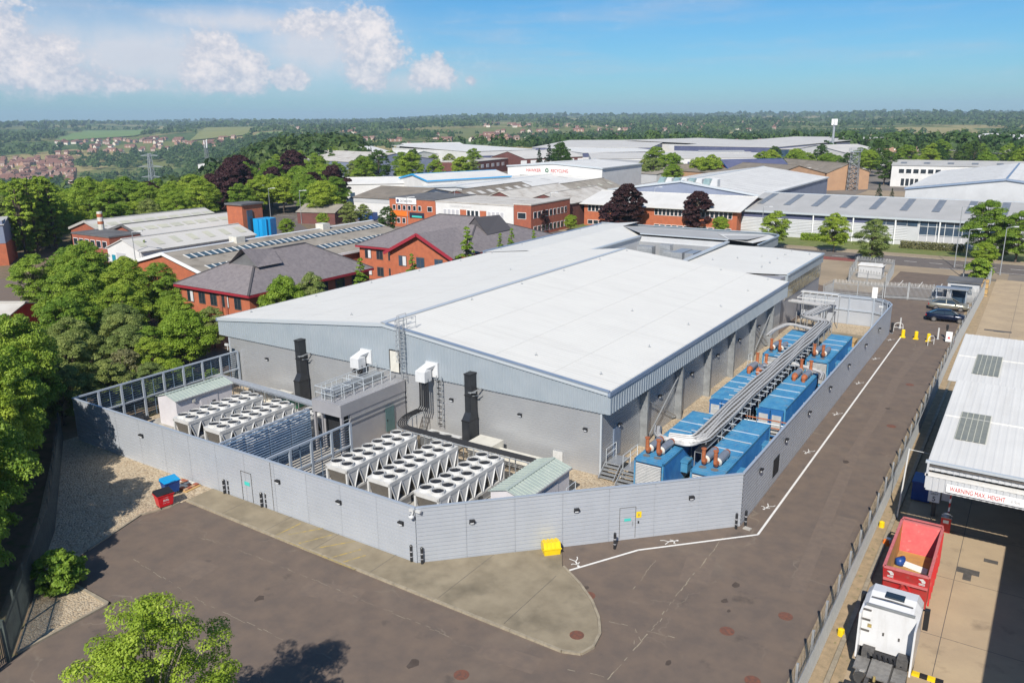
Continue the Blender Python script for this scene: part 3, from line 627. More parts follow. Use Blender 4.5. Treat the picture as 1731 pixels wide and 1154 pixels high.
# buttress fins and bracing on the generator side
for y in (22.6, 29.6, 36.4, 43.0, 49.6, 56.0):
    MB().box(WX1+.03, X1-.05, y, y+.28, 0, FB-.03).build('buttress', 'galv_dull', H)
MB().bar((WX1+.3, 23.2, 3.6), (WX1+.3, 29.3, .4), .09).bar((WX1+.36, 23.4, .4), (WX1+.36, 29.3, 3.8), .09).build('cross_brace', 'galv', H)
MB().bar((WX1+.3, 50.2, 3.6), (WX1+.3, 55.7, .4), .09).bar((WX1+.36, 50.2, .4), (WX1+.36, 55.7, 3.8), .09).build('cross_brace', 'galv', H)
lightm = None
def bulkhead(parent, p, out):
    """black hooded wall light with a pale lens, out is the wall's normal"""
    l = wloc(parent); mb = MB(); ox, oy = out; px_, py_ = -oy, ox; p = Vector(p)
    def b(a0, a1, d0, d1, z0, z1):
        pts = [p+Vector((px_*a, py_*a, 0))+Vector((ox*d, oy*d, 0)) for a, d in ((a0, d0), (a1, d0), (a1, d1), (a0, d1))]; mb.prism([(q.x, q.y) for q in pts], p.z+z0, p.z+z1)
    b(-.15, .15, .05, .12, -.12, .14); b(-.15, .15, .12, .26, .05, .14); mb.mi = 1; b(-.1, .1, .12, .17, -.1, .04)
    return mb.build('wall_light', ['black', 'grp_white'], parent)
for x in (-31.1, -9.65, -3.27, 2.23): bulkhead(H, (x, WY, 3.3), (0, -1))
for y in (18.8, 26.2, 33.2, 39.8, 46.2, 52.6): bulkhead(H, (WX1, y, 3.0), (1, 0))
# doors
d = MB().box(WX1+.03, WX1+.09, 18.0, 19.1, .75, 2.95).build('door', 'trim_blue', H); MB().box(WX1+.09, WX1+.13, 18.1, 18.16, 1.7, 1.85).build('handle', 'black', d)
d = MB().box(-15.75, -14.8, Y0-.1, Y0-.04, 4.72, 6.5).build('door', 'cream_metal', H); MB().box(-15.8, -15.74, Y0-.12, Y0-.03, 4.72, 6.56).box(-14.81, -14.75, Y0-.12, Y0-.03, 4.72, 6.56).box(-15.8, -14.75, Y0-.12, Y0-.03, 6.5, 6.57).build('door_frame', 'dark_void', d)
MB().box(-.4, .4, WY-.14, WY-.06, .35, 1.15).build('wall_vent', 'white_metal', H)
# black intake ducts on the wall
for x in (-25.9, -7.4):
    t = thing('black_duct', 'tall black steel duct on the hall wall ' + ('beside the left chillers' if x < -20 else 'above the white condenser'), 'duct', (x, 15.4, 0))
    mb = MB().prism([(x-.28, 15.1), (x+.28, 15.1), (x+.28, 15.88), (x-.28, 15.88)], 3.0, 6.0)
    i = len(mb.v); mb.v += [(x-.28, 15.1, 3), (x+.28, 15.1, 3), (x+.28, 15.88, 3), (x-.28, 15.88, 3), (x-.36, 14.75, 2.4), (x+.36, 14.75, 2.4), (x+.36, 15.88, 2.4), (x-.36, 15.88, 2.4)]
    for q in ((0, 1, 5, 4), (1, 2, 6, 5), (2, 3, 7, 6), (3, 0, 4, 7)): mb.f.append(tuple(i+k for k in q)); mb.m.append(0)
    mb.box(x-.36, x+.36, 14.75, 15.88, .3, 2.4); mb.build('duct_body', 'duct_black', t)
    MB().box(x-.31, x+.31, 15.06, 15.92, 5.95, 6.05).box(x-.31, x+.31, 15.06, 15.92, 4.3, 4.38).box(x-.39, x+.39, 14.7, 15.92, 2.34, 2.42).build('flange', 'black', t)
    MB().bar((x+.28, 15.0, 4.6), (x+.8, 15.9, 4.85), .07).bar((x+.28, 15.3, 4.3), (x+.8, 15.9, 4.3), .05).bar((x+.1, 15.05, 4.62), (x+.8, 15.05, 4.75), .07).build('bracket', 'galv', t)
# white weather hoods with cables running down
for x, tail in ((-18.6, False), (-11.6, True)):
    t = thing('cable_hood', 'white moulded weather hood with black cables leaving the hall wall ' + ('over the plant room' if not tail else 'above the cable tray'), 'hood', (x, 15.5, 4.8))
    mb = MB(); 
    mb.box(x-.6, x+.35, 14.75, 15.6, 4.75, 5.6); i = len(mb.v)
    mb.v += [(x-.6, 14.75, 5.6), (x+.35, 14.75, 5.6), (x+.35, 15.6, 5.6), (x-.6, 15.6, 5.6), (x-.45, 15.1, 5.8), (x+.25, 15.1, 5.8), (x+.75, 15.85, 6.1), (x-.3, 15.85, 6.1)]
    for q in ((0, 1, 5, 4), (1, 2, 6, 5), (3, 0, 4, 7), (4, 5, 6, 7)): mb.f.append(tuple(i+k for k in q)); mb.m.append(0)
    mb.box(x-.35, x+.85, 15.75, 15.9, 5.0, 6.2); mb.build('hood_shell', 'grp_white', t)
    for k in range(5):
        xx = x-.5+k*.2
        z0 = 2.35 if tail else 4.3
        MB().tube([(xx, 15.15, 5.0), (xx, 15.15, 4.2), (xx, 15.1, z0+.3), (xx-.1, 14.9, z0)], .07, 6).build('cable', 'cable_black', t)
    for k in (0, 1):
        mb = MB(); xx = x+.75+k*.5
        if tail: mb.bar((xx, 15.7, 1.0), (xx, 15.7, 5.2), .06)
        for q in range(8 if tail else 0): mb.bar((x+.75, 15.7, 1.2+q*.5), (x+1.25, 15.7, 1.2+q*.5), .05)
        if mb.v: mb.build('cable_ladder', 'galv', t)

# ------------------------------------------------------------------ the office block behind the hall
K = thing('office_block', 'white-roofed block with a sunken plant well joined behind the hall', 'building', (-16, 80, 0))
mb = MB().face([(-38.2, Y1+.05, EV), (-31, Y1+.05, 7.25), (-31, 97.5, 7.25), (-38.2, 97.5, EV)]).face([(-31, Y1+.05, 7.25), (-24.3, Y1+.05, 6.75), (-24.3, 84, 6.75), (-31, 91, 7.25)])
mb.build('roof_slope', 'roof_white', K)
MB().face([(-31, 91, 7.25), (-24.3, 83.4, 7.4), (-10.4, 83.4, 7.4), (-8.5, 86, 7.2), (-8.5, 97.5, EV), (-31, 97.5, 6.5)]).build('rear_roof_slope', 'roof_grey', K, label='rear roof slope falling away from the plant well, its shade painted grey')  # white roof turned from the sun, its shade put into the grey colour
MB().face([(-10.4, 83.4, 7.4), (-7.4, 85, 6.9), (-6.8, 95, 6.5), (-8.5, 97.5, 6.5), (-15, 92, 6.9)]).build('hip_slope', 'roof_white', K)
mb = MB(); cur = [(-38.2, 97.5), (-9.5, 98)]+[(-9.5+2.9*math.sin(R(a)), 95.1+2.9*math.cos(R(a))) for a in range(15, 100, 15)]+[(-6.6, 85)]
for a, b in zip(cur, cur[1:]): mb.face([(*a, 5.3), (*b, 5.3), (*b, EV+.25), (*a, EV+.25)]); mb.bar((*a, EV+.25), (*b, EV+.25), .3, .12)
mb.build('parapet', 'clad_fascia', K)
MB().box(-38, -24.4, Y1+.1, 97, 0, 6.2).box(-24.4, -7.5, 83, 97, 0, 6.2).build('wall', 'clad_wall', K)
mb = MB(); 
for (a, b) in (((-24.3, Y1+.1), (-24.3, 83.3)), ((-24.3, 83.3), (-10.5, 83.3)), ((-10.5, 83.3), (-10.5, Y1+.1))): 
    mb.face([(*a, 4.2), (*b, 4.2), (*b, 7.0), (*a, 7.0)])
mb.build('plant_well_wall', 'wall_grey', K); MB().sheet([(-24.3, Y1+.1), (-10.5, Y1+.1), (-10.5, 83.3), (-24.3, 83.3)], 4.2).build('plant_well_floor', 'roof_grey', K)
MB().bar((-24.3, Y1+.1, 7.0), (-24.3, 83.3, 7.0), .45, .18).bar((-10.5, Y1+.1, 6.75), (-10.5, 83.3, 7.1), .5, .2).bar((-24.3, 83.3, 7.35), (-10.5, 83.3, 7.35), .3, .12).build('coping', 'trim_pale', K)
MB().bar((-38.25, Y1+.1, EV), (-38.25, 97.6, EV), .3, .35).build('eaves_gutter', 'trim_blue', K)
for i, (x, y, sx, sy, h) in enumerate(((-21.8, 80, 2.4, 1.4, 1.9), (-19, 81, 1.6, 1.4, 2.2), (-17, 79.5, 3.2, 1.6, 1.5), (-14.6, 76, 1.6, 4, 2.3), (-12.2, 74, 1.2, 3.2, 2.6), (-20.5, 76.5, 2.6, 1.2, 1.2))):
    t = thing('roof_plant_unit', 'grey box of ventilation plant standing in the roof well', 'ventilation unit', (x, y, 4.2), group='ventilation units in the roof well')
    MB().box(x-sx/2, x+sx/2, y-sy/2, y+sy/2, 4.3, 4.2+h).build('casing', 'galv', t)
    mb = MB()
    for k in range(5): mb.box(x-sx/2+.1, x+sx/2-.1, y-sy/2-.03, y-sy/2, 4.5+k*h*.14, 4.5+k*h*.14+.07)
    mb.box(x-sx/2+.1, x+sx/2-.1, y-sy/2+.1, y+sy/2-.1, 4.2, 4.3); mb.build('grille', 'galv_dull', t)
# right-hand annex with a glazed side
MB().face([(-10.3, Y1+.05, EV+.1), (2.95, 65.2, EV), (2.95, 83, EV), (-3.5, 83, EV+.3), (-10.3, 83, EV+.25)]).build('annex_roof', 'roof_white', K)
MB().box(-10.3, 2.7, 61.2, 82.8, 0, 6.3).build('annex_wall', 'plant_wall', K)
mb = vribs(MB(), (2.97, 65.2, 0), (2.97, 83, 0), (1, 0, 0), 5.35, EV-.12, 1.5, .02); mb.box(1.5, 2.97, 65.05, 65.2, 5.35, EV-.1); mb.bar((2.97, 65.1, EV), (2.97, 83.1, EV), .3, .16); mb.bar((-10.3, 83.05, EV+.2), (2.97, 83.05, EV), .3, .16); mb.build('annex_fascia', 'clad_fascia', K)
for k in range(12):
    y = 65.3+k*1.46
    for j in range(2): MB().box(2.72, 2.78, y, y+1.38, 3.4+j*.95, 4.28+j*.95).build('pane', 'glass_beige_reflection', K)
mb = MB().box(2.7, 2.76, 65.2, 83, 3.3, 5.3); mb.build('glazing_bars', 'plant_wall', K)
for k in range(5): anchor(-8+k*2.4, 70+k*2.7, K, EV+.16); anchor(-1, 68+k*3.4, K, EV+.17)
for y in (63.4, 69, 75, 81, 87, 93): anchor(-36.8, y, K, 6.6)

# ------------------------------------------------------------------ screen fences
RP = RIB(3.5)
def screen(name, label, pts, inside, doors=(), n_each=None, posts=True):
    """ribbed metal screen: panels, top rail, posts and rails on the inner side"""
    c = pts[0]; t = thing(name, label, 'fence', (c[0], c[1], 0))
    for a, b in zip(pts, pts[1:]):
        a = Vector((*a, 0)); b = Vector((*b, 0)); d = (b-a); n = max(1, round(d.length/3.0)); u = d.normalized(); o = Vector((u.y, -u.x, 0))
        for k in range(n):
            p = a+d*(k/n)+u*.008; q = a+d*((k+1)/n)-u*.008
            mb = MB().extr(RP, p, q, o); mb.extr([(-.03, 0), (-.03, 3.5)], q, p, o); mb.build('panel', 'clad_grey', t)
            if posts:
                mb = MB(); pp = p-o*.12; mb.bar(pp, pp+Vector((0, 0, 3.5)), .12, .16); mb.build('post', 'post', t)
        for zr_, or_, wr_, hr_ in ((3.54, 0, .16, .08), (1.75, .1, .1, .14), (3.35, .1, .1, .14)): MB().bar(a-o*or_+Vector((0, 0, zr_)), b-o*or_+Vector((0, 0, zr_)), wr_, hr_).build('rail', 'post', t)
    return t
S1 = screen('screen_fence', 'pale grey ribbed metal fence running above the gravel bed and red bin', [(-35.15, 0), (0, 0)], 1)
S2 = screen('screen_fence', 'pale grey ribbed metal fence behind the yellow grit bin', [(0, 0), (14.11, 14.19)], 1)
S3 = screen('screen_fence', 'blue-grey ribbed metal fence along the access road beside the blue generators', [(14.11, 14.19), (14.11, 68.3), (13.6, 69.6), (12.9, 70.5), (11.8, 71.15), (3.4, 71.15)], 1)
for x in (-26.0, -11.3, -1.0, -5.9): bulkhead(S1, (x, -.04, 2.35), (0, -1))
q2 = 1/math.sqrt(2)
for s in (3.2, 9.4, 16.6): bulkhead(S2, (s*q2, s*q2*14.19/14.11-.05, 2.35), (q2, -q2))
for y in (17.5, 23.5, 30, 37, 44.5, 52.5, 60): bulkhead(S3, (14.16, y, 2.5), (1, 0))
# gates cut in the screens
d = MB().box(-15.06, -15.03, -.07, -.02, .1, 2.2).box(-14.05, -14.02, -.07, -.02, .1, 2.2).box(-15.06, -14.02, -.07, -.02, 2.17, 2.2).build('door_outline', 'iron', S1)
MB().box(-14.75, -14.25, -.075, -.05, 1.25, 1.5).build('notice', 'sign_teal', S1); MB().box(-12.05, -12.02, -.06, -.02, 0, 3.5).build('panel_joint', 'iron', S1)
mb = MB(); F2 = lambda s, z, o=.06: Vector((s*q2+o*q2, s*q2*1.0057-o*q2, z))
def onF2(mb, s0, s1, z0, z1, o=.06): mb.face([F2(s0, z0, o), F2(s1, z0, o), F2(s1, z1, o), F2(s0, z1, o)]); return mb
sd = 12.05
mb = onF2(MB(), sd, sd+.03, .1, 2.15); onF2(mb, sd+1.0, sd+1.03, .1, 2.15); onF2(mb, sd, sd+1.03, 2.12, 2.15); mb.build('door_outline', 'iron', S2)
onF2(MB(), sd+.3, sd+.72, 1.25, 1.42, .075).build('notice', 'sign_teal', S2); onF2(MB(), sd+1.05, sd+1.38, 1.4, 1.8, .075).build('warning_notice', 'yellow', S2)
mb = MB(); mb.face([F2(sd+1.12, 1.5, .08), F2(sd+1.31, 1.5, .08), F2(sd+1.215, 1.72, .08)]); mb.build('warning_triangle', 'paint_yellow', S2)
onF2(MB(), sd+1.15, sd+1.25, 1.02, 1.18, .075).build('keypad', 'black', S2); MB().bar(F2(sd+.84, .9), F2(sd+.84, 1.2), .04).build('handle', 'galv', S2)
mb = MB().box(14.17, 14.19, 20.9, 22.3, .6, 1.9); mb.build('opening', 'dark_void', S3)
def louvre(name, label, a, b, side, h=3.5, hs=.15):
    """open louvre screen: slanted slats between posts"""
    a = Vector((*a, 0)); b = Vector((*b, 0)); t = thing(name, label, 'fence', a); d = b-a; n = max(1, round(d.length/2.1)); u = d.normalized(); o = Vector((u.y, -u.x, 0))*side
    for k in range(n+1):
        p = a+d*k/n; MB().bar(p+o*.1, p+o*.1+Vector((0, 0, h)), .13, .18).build('post', 'post', t)
    for k in range(n):
        p = a+d*k/n+u*.02; q = a+d*(k+1)/n-u*.02; mb = MB()
        for j in range(int(h/.2)): z = .1+j*.2; mb.face([p-o*.1+Vector((0, 0, z)), q-o*.1+Vector((0, 0, z)), q-o*.0+Vector((0, 0, z+hs)), p-o*.0+Vector((0, 0, z+hs))])
        m_ = (p+q)/2; mb.bar(m_+o*.02, m_+o*.02+Vector((0, 0, h)), .05); mb.build('slat_panel', 'louvre', t)
    mb = MB()
    for z in (h+.02, h*.52): mb.bar(a+o*.08+Vector((0, 0, z)), b+o*.08+Vector((0, 0, z)), .13, .13)
    mb.build('rail', 'post', t); return t
louvre('louvre_screen', 'blue-grey louvre fence behind the left plant cabin below the trees', (-35.2, .1), (-35.2, 15.85), 1)
louvre('louvre_screen', 'blue-grey louvre partition between the left chillers and the plant room', (-17.2, .15), (-17.2, 8.2), -1, hs=.12)
louvre('louvre_screen', 'blue-grey louvre partition with tall posts beside the right chillers', (-12.6, .15), (-12.6, 7.7), 1)

# ------------------------------------------------------------------ plant room with railed roof and caged ladder
T = thing('plant_room', 'grey plant room with open bay below and railings on its roof', 'building', (-15.8, 12, 0))
MB().box(-17.3, -14.3, 8.6, 15.9, 3.25, 4.2).build('parapet', 'plant_wall', T)
MB().box(-17.25, -14.35, 9.6, 15.9, .05, 3.25).build('wall', 'plant_wall', T)
MB().box(-17.3, -17.1, 8.65, 8.85, .05, 3.25).box(-14.5, -14.3, 8.65, 8.85, .05, 3.25).box(-16.6, -16.5, 8.8, 8.9, .05, 3.25).build('column', 'plant_wall', T)
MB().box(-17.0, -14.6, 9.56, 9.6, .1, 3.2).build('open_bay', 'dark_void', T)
mb = MB()
for k in range(24): mb.box(-17.2, -14.4, 8.8+k*.3, 8.83+k*.3, 4.19, 4.23)
mb.build('roof_decking', 'galv', T)
MB().box(-16.9, -15.9, 9.2, 15.2, 4.22, 4.75).build('roof_unit', 'galv_dull', T)
d = MB().box(-14.29, -14.25, 13.4, 14.4, .5, 2.6).build('door', 'teal_door', T); MB().box(-14.25, -14.22, 13.5, 13.56, 1.4, 1.55).build('handle', 'black', d)
MB().bar((-14.26, 8.8, 2.95), (-14.26, 15.8, 2.95), .05).bar((-14.26, 8.8, 2.55), (-14.26, 15.8, 2.55), .05).build('pipe_rail', 'galv', T)
mb = MB()
def railing(mb, pts, z, h=1.0, r=.025, sp=1.1):
    for a, b in zip(pts, pts[1:]):
        a = Vector((*a, z)); b = Vector((*b, z)); n = max(1, round((b-a).length/sp))
        for q in (h, h*.52): mb.tube([a+Vector((0, 0, q)), b+Vector((0, 0, q))], r, 5)
        for k in range(n+1): p = a+(b-a)*k/n; mb.tube([p, p+Vector((0, 0, h))], r, 5)
    return mb
railing(MB(), [(-17.2, 15.7), (-17.2, 8.9), (-15.2, 8.9), (-15.2, 15.2)], 4.2).build('railing', 'rail', T)
railing(MB(), [(-16.6, 9.0), (-16.6, 11.2), (-15.6, 11.2), (-15.6, 9.0)], 4.2, 1.1).build('railing', 'rail', T)
railing(MB(), [(-16.9, 12.2), (-15.3, 12.2)], 4.2).build('railing', 'rail', T)
t = thing('caged_ladder', 'galvanised caged ladder climbing from the plant room to the hall roof', 'ladder', (-14.3, 15.6, 4.2))
mb = MB(); lx = -14.25
for x in (lx-.25, lx+.25): mb.bar((x, 15.75, 4.2), (x, 15.75, 9.5), .05)
mb.build('stile', 'galv', t); mb = MB()
for k in range(17): mb.bar((lx-.25, 15.75, 4.4+k*.28), (lx+.25, 15.75, 4.4+k*.28), .03)
mb.build('rung', 'galv', t); mb = MB(); hoop = [(lx+.38*math.cos(R(a)), 15.75-.05-.65*math.sin(R(a))) for a in range(0, 181, 20)]
for z in [5.9+.42*k for k in range(9)]: mb.tube([(*p, z) for p in hoop], .022, 4)
for k in (1, 3, 4, 6, 8): mb.tube([(*hoop[k], 5.9), (*hoop[k], 9.3)], .02, 4)
mb.build('safety_cage', 'galv', t)
mb = MB(); railing(mb, [(lx-.5, 15.8), (lx-.5, 16.9)], 8.5, 1.0); railing(mb, [(lx+.5, 15.8), (lx+.5, 16.9)], 8.4, 1.0); mb.build('top_rail', 'galv', t)
# ------------------------------------------------------------------ chillers
def make_chiller(label, loc):
    W_, L_, Z_ = 1.95, 7.2, 2.35
    t = thing('chiller', label, 'chiller', loc, group='air-cooled chillers in the compound')
    B = lambda mb, n, m, p=t, **k: mb.build(n, m, p, world=False, **k)
    mb = MB().box(0, W_, 0, L_, Z_-.1, Z_)
    for x in (0, W_-.12): mb.box(x, x+.12, 0, L_, Z_-.28, Z_-.1)
    mb.box(.12, W_-.12, 0, .1, Z_-.28, Z_-.1).box(.12, W_-.12, L_-.1, L_, Z_-.28, Z_-.1); B(mb, 'deck', 'white_metal')
    for x in (0, W_-.14):
        for y in (0, L_-.14): B(MB().box(x, x+.14, y, y+.14, 0.06, Z_-.1), 'leg', 'white_metal')
    B(MB().box(0, .12, .14, L_-.14, .75, .9).box(W_-.12, W_, .14, L_-.14, .75, .9).box(.12, W_-.12, 0, .12, .75, .9), 'base_rail', 'white_metal')
    n = 7; st = (L_-.2)/n
    for k in range(n):
        y0 = .1+k*st; y1 = y0+st; ym = (y0+y1)/2
        for x in (.03, W_-.03): B(MB().face([(x, y0+.04, Z_-.28), (x, y1-.04, Z_-.28), (x, ym+.07, .9), (x, ym-.07, .9)]), 'side_plate', 'white_metal')
        for x in (0, W_):
            mb = MB()
            for s in (-1, 1): mb.bar((x, ym+s*(st/2-.02), Z_-.28), (x, ym+s*.06, .9), .07, .05)
            B(mb, 'coil_frame', 'grp_white')
        mb = MB(); 
        for s in (-1, 1): mb.face([(.1, ym+s*(st/2-.04), Z_-.3), (W_-.1, ym+s*(st/2-.04), Z_-.3), (W_-.1, ym+s*.09, .92), (.1, ym+s*.09, .92)])
        B(mb, 'coil', 'coil')
    B(MB().face([(.14, .02, Z_-.28), (W_-.14, .02, Z_-.28), (W_-.14, .38, .95), (.14, .38, .95)]), 'end_coil', 'coil')
    for k in range(3):
        B(MB().box(.25, W_-.2, .6+k*2.15, 2.2+k*2.15, .1, .74), 'compressor_cabinet', 'white_metal')
    mb = MB(); mb.tube([(.5, .2, .35), (.5, L_-.2, .35)], .09, 6).tube([(1.3, .1, .6), (1.3, L_-.3, .6)], .07, 6); B(mb, 'pipework', 'duct_black')
    mb = MB(); mb.ring((0, 0), .46, .43, 0, .2, 18).ring((0, 0), .43, .395, .2, .2, 18).ring((0, 0), .395, .395, .2, .02, 18); cm = mb.mesh('fan_cowl', 'white_metal', smooth=False)
    mb = MB().disc((0, 0), .40, .1, 16)
    gm = mb.mesh('fan_opening', 'fan_dark'); mb = MB()
    for k in range(5):
        a = 2*math.pi*k/5; mb.face([(.08*math.cos(a), .08*math.sin(a), .12), (.36*math.cos(a), .36*math.sin(a), .11), (.36*math.cos(a+.7), .36*math.sin(a+.7), .14), (.08*math.cos(a+.9), .08*math.sin(a+.9), .15)])
    mb.tube([(0, 0, .05), (0, 0, .16)], .1, 8)
    for r in (.16, .25, .33): mb.ring((0, 0), r, r+.012, .17, .17, 14)
    bm = mb.mesh('fan_blades', 'fan_dark')
    for k in range(n):
        for x in (.5, 1.45):
            c = bpy.data.objects.new('fan_cowl', cm); C.objects.link(c); c.parent = t; c.location = (x, .1+(k+.5)*st, Z_)
            g = bpy.data.objects.new('fan_opening', gm); C.objects.link(g); g.parent = c
            g = bpy.data.objects.new('fan_blades', bm); C.objects.link(g); g.parent = c; g.rotation_euler = (0, 0, random.random()*3)
    return t
ch = make_chiller('white chiller with twin rows of roof fans between the right partition and its neighbour chiller', (-10.62, 3.35, .06))
for x, l in ((-6.9, 'white chiller with twin rows of roof fans, the middle one of the right three'), (-2.98, 'white chiller with twin rows of roof fans beside the right green-roofed cabin'),
             (-27.25, 'white chiller with twin rows of roof fans beside the left green-roofed cabin'), (-23.5, 'white chiller with twin rows of roof fans, the middle one of the left three'), (-19.75, 'white chiller with twin rows of roof fans half hidden by the left partition')):
    copy_tree(ch, (x, 3.35, .06), label=l)
# ------------------------------------------------------------------ plant cabins with ribbed green roofs
def cabin(x0, y0, label):
    Wc, Lc, e, r = 2.45, 5.5, 2.55, 2.9
    t = thing('plant_cabin', label, 'cabin', (x0, y0, 0)); x1 = x0+Wc; y1 = y0+Lc; xm = (x0+x1)/2
    mb = MB().box(x0, x1, y0, y1, .15, e)
    mb.face([(x0, y0, e), (x1, y0, e), (xm, y0, r-.04)]).face([(x1, y1, e), (x0, y1, e), (xm, y1, r-.04)]); mb.build('wall', 'lilac_panel', t)
    for s in (-1, 1):
        mb = MB(); xe = xm+s*(Wc/2+.12); n = 18
        mb.face([(xe, y0-.1, e-.04), (xe, y1+.1, e-.04), (xm, y1+.1, r), (xm, y0-.1, r)])
        for k in range(n+1):
            y = y0-.1+(Lc+.2)*k/n; mb.bar((xe, y, e-.02), (xm, y, r+.02), .06, .04)
        mb.build('roof_slope', 'green_roof', t)
    MB().bar((xm, y0-.12, r+.03), (xm, y1+.12, r+.03), .22, .05).build('ridge_cap', 'green_roof', t)
    MB().box(x1+.1, x1+.18, y0-.1, y1+.1, e-.12, e-.03).build('gutter', 'plant_wall', t)
    d = MB().box(x1+.005, x1+.04, y0+2.3, y0+4.0, .5, 2.1).build('door', 'lilac_panel', t); MB().box(x1+.04, x1+.07, y0+3.4, y0+3.7, 1.4, 1.6).build('handle', 'black', d)
    MB().box(x1+.005, x1+.12, y0+1.5, y0+1.75, 2.0, 2.25).build('wall_lamp', 'cream_metal', t)
    MB().box(x0-.1, x1+.1, y0-.1, y1+.1, .05, .15).build('plinth', 'concrete', t)
    return t
cabin(-32.55, 5.6, 'pale plant cabin with ribbed green roof beside the left chillers')
cr_ = cabin(1.15, 5.75, 'pale plant cabin with ribbed green roof in the angle of the front fence')
# ------------------------------------------------------------------ condenser and cream ducts along the hall wall
t = thing('condenser_unit', 'low white condenser with two roof fans by the black duct', 'condenser', (-9, 14, 0))
MB().box(-10.9, -7.8, 13.5, 14.9, .15, 1.0).build('casing', 'white_metal', t); MB().box(-10.7, -8.0, 13.6, 14.8, .05, .15).build('feet', 'iron', t)
for x in (-10.0, -8.8):
    mb = MB().ring((x, 14.2), .42, .38, 1.0, 1.1, 16); f = mb.build('fan_cowl', 'white_metal', t); MB().disc((x, 14.2), .38, 1.03).build('fan_opening', 'fan_dark', f)
t = thing('air_duct', 'cream insulated duct boxes laid along the foot of the hall wall', 'duct', (-4, 14.5, 0))
MB().box(-6.4, -4.3, 13.6, 15.3, .1, 1.35).build('duct_box', 'cream_metal', t); MB().box(-4.3, .4, 13.9, 15.0, .1, .85).build('duct_run', 'cream_metal', t); MB().box(-7.1, -6.4, 14.3, 14.9, .2, .7).build('connector', 'iron', t)
t = thing('air_duct', 'cream insulated duct boxes behind the left chillers', 'duct', (-28, 14.5, 0))
MB().box(-31.5, -28.3, 13.9, 15.2, .1, .95).build('duct_run', 'cream_metal', t); MB().box(-28.3, -26.7, 13.4, 15.0, .1, 1.15).build('duct_box', 'cream_metal', t)
mb = MB().box(-26.2, -23.6, 12.6, 14.2, .1, 1.0); mb.mi = 1; mb.box(-26.3, -23.5, 12.5, 14.3, 1.0, 1.08); solo(mb, 'buffer_cabinet', ['white_metal', 'green_paint'], 'white cabinet with dark green lid under the left black duct', 'cabinet')
solo(MB().box(-12.0, -10.6, 9.9, 12.8, .1, 1.3), 'white_cabinet', 'white_metal', 'plain white cabinet against the plant room wall', 'cabinet')
t = thing('pipework', 'dark lagged pipes with valves by the left louvre fence', 'pipework', (-33.6, 3.6, 0))
MB().tube([(-34.4, 2.6, .6), (-34.4, 5.2, .6)], .25, 8).tube([(-33.7, 1.6, .5), (-33.7, 4.8, .5), (-33.7, 5.2, .5)], .22, 8).tube([(-34.4, 4.4, .6), (-33.2, 4.4, .9)], .16, 8).build('lagged_pipe', 'duct_black', t)
MB().box(-33.9, -33.5, 2.4, 2.8, .05, 1.2).box(-34.6, -34.2, 3.4, 3.8, .05, 1.0).build('valve', 'galv_dull', t)
# ------------------------------------------------------------------ cable trays
def bez(pts, n=8):
    """rounded polyline"""
    out = [Vector(pts[0])]
    for a, b, c in zip(pts, pts[1:], pts[2:]):
        a, b, c = Vector(a), Vector(b), Vector(c); r = min(.9, (b-a).length/2, (c-b).length/2); p = b+(a-b).normalized()*r; q = b+(c-b).normalized()*r
        for k in range(n+1):
            t_ = k/n; out.append(p*(1-t_)**2+b*2*t_*(1-t_)+q*t_*t_)
    out.append(Vector(pts[-1])); return out
def offset(path, o):
    res = []
    for i, p in enumerate(path):
        d = (path[min(i+1, len(path)-1)]-path[max(i-1, 0)]); d.z = 0; d.normalize(); res.append(p+Vector((d.y, -d.x, 0))*o)
    return res
def sample(path, step):
    out = []; acc = 0
    for a, b in zip(path, path[1:]):
        l = (b-a).length
        while acc < l: out.append((a+(b-a)*acc/l, (b-a).normalized())); acc += step
        acc -= l
    return out
def tray(label, pts, wd, n, cab, legs=1.5, rad=.045, arms=None, up=.08, skip_leg=None, leg_to=.06):
    path = bez(pts); t = thing('cable_tray', label, 'cable tray', (pts[0][0], pts[0][1], 0))
    mb = MB()
    for o in (-wd/2, wd/2): mb.tube(offset(path, o), .05, 4)
    for p, d in sample(path, .45): s = Vector((d.y, -d.x, 0))*wd/2; mb.bar(p-s, p+s, .06, .03)
    mb.build('ladder_rack', 'galv_dull', t)
    if cab == 'conduit':
        mb = MB(); l_, r_ = offset(path, -wd/2+.05), offset(path, wd/2-.05); dn = Vector((0, 0, -.03))
        for a_, b_, c_, d_ in zip(l_, l_[1:], r_[1:], r_): mb.face([a_+dn, b_+dn, c_+dn, d_+dn])
        mb.build('dark_gap_sheet', 'iron', t)  # added dark sheet that paints the shade between the conduits
    for k in range(n):
        pw_ = []
        for a_, b_ in zip(path, path[1:]): m_ = max(1, int((b_-a_).length/1.5)); pw_ += [a_.lerp(b_, i_/m_) for i_ in range(m_)]
        pw_.append(path[-1]); pp = offset([q+Vector((0, 0, up)) for q in pw_], -wd/2+wd*(k+.5)/n)
        pp = [q+Vector((.05*math.sin(q.y*.55+k*1.7), 0, .03*math.sin(q.y*.8+k))) for q in pp] if cab == 'conduit' else pp; MB().tube(pp, rad, 5).build('cable', cab if k % 4 else cab, t)
    for p, d in sample(path, legs):
        s = Vector((d.y, -d.x, 0))*wd/2
        for sg in (-1, 1):
            if skip_leg and skip_leg(p): continue
            MB().bar(p+s*sg-Vector((0, 0, .05)), Vector((p.x+s.x*sg, p.y+s.y*sg, leg_to)), .06).build('leg', 'galv', t)
    if arms:
        for p, d in sample(path, arms[0]):
            if arms[1](p):
                s = Vector((d.y, -d.x, 0)); MB().bar(p-s*(wd/2+.55)-Vector((0, 0, .12)), p+s*(wd/2+.55)-Vector((0, 0, .12)), .05).build('support_arm', 'rail', t)
    return t
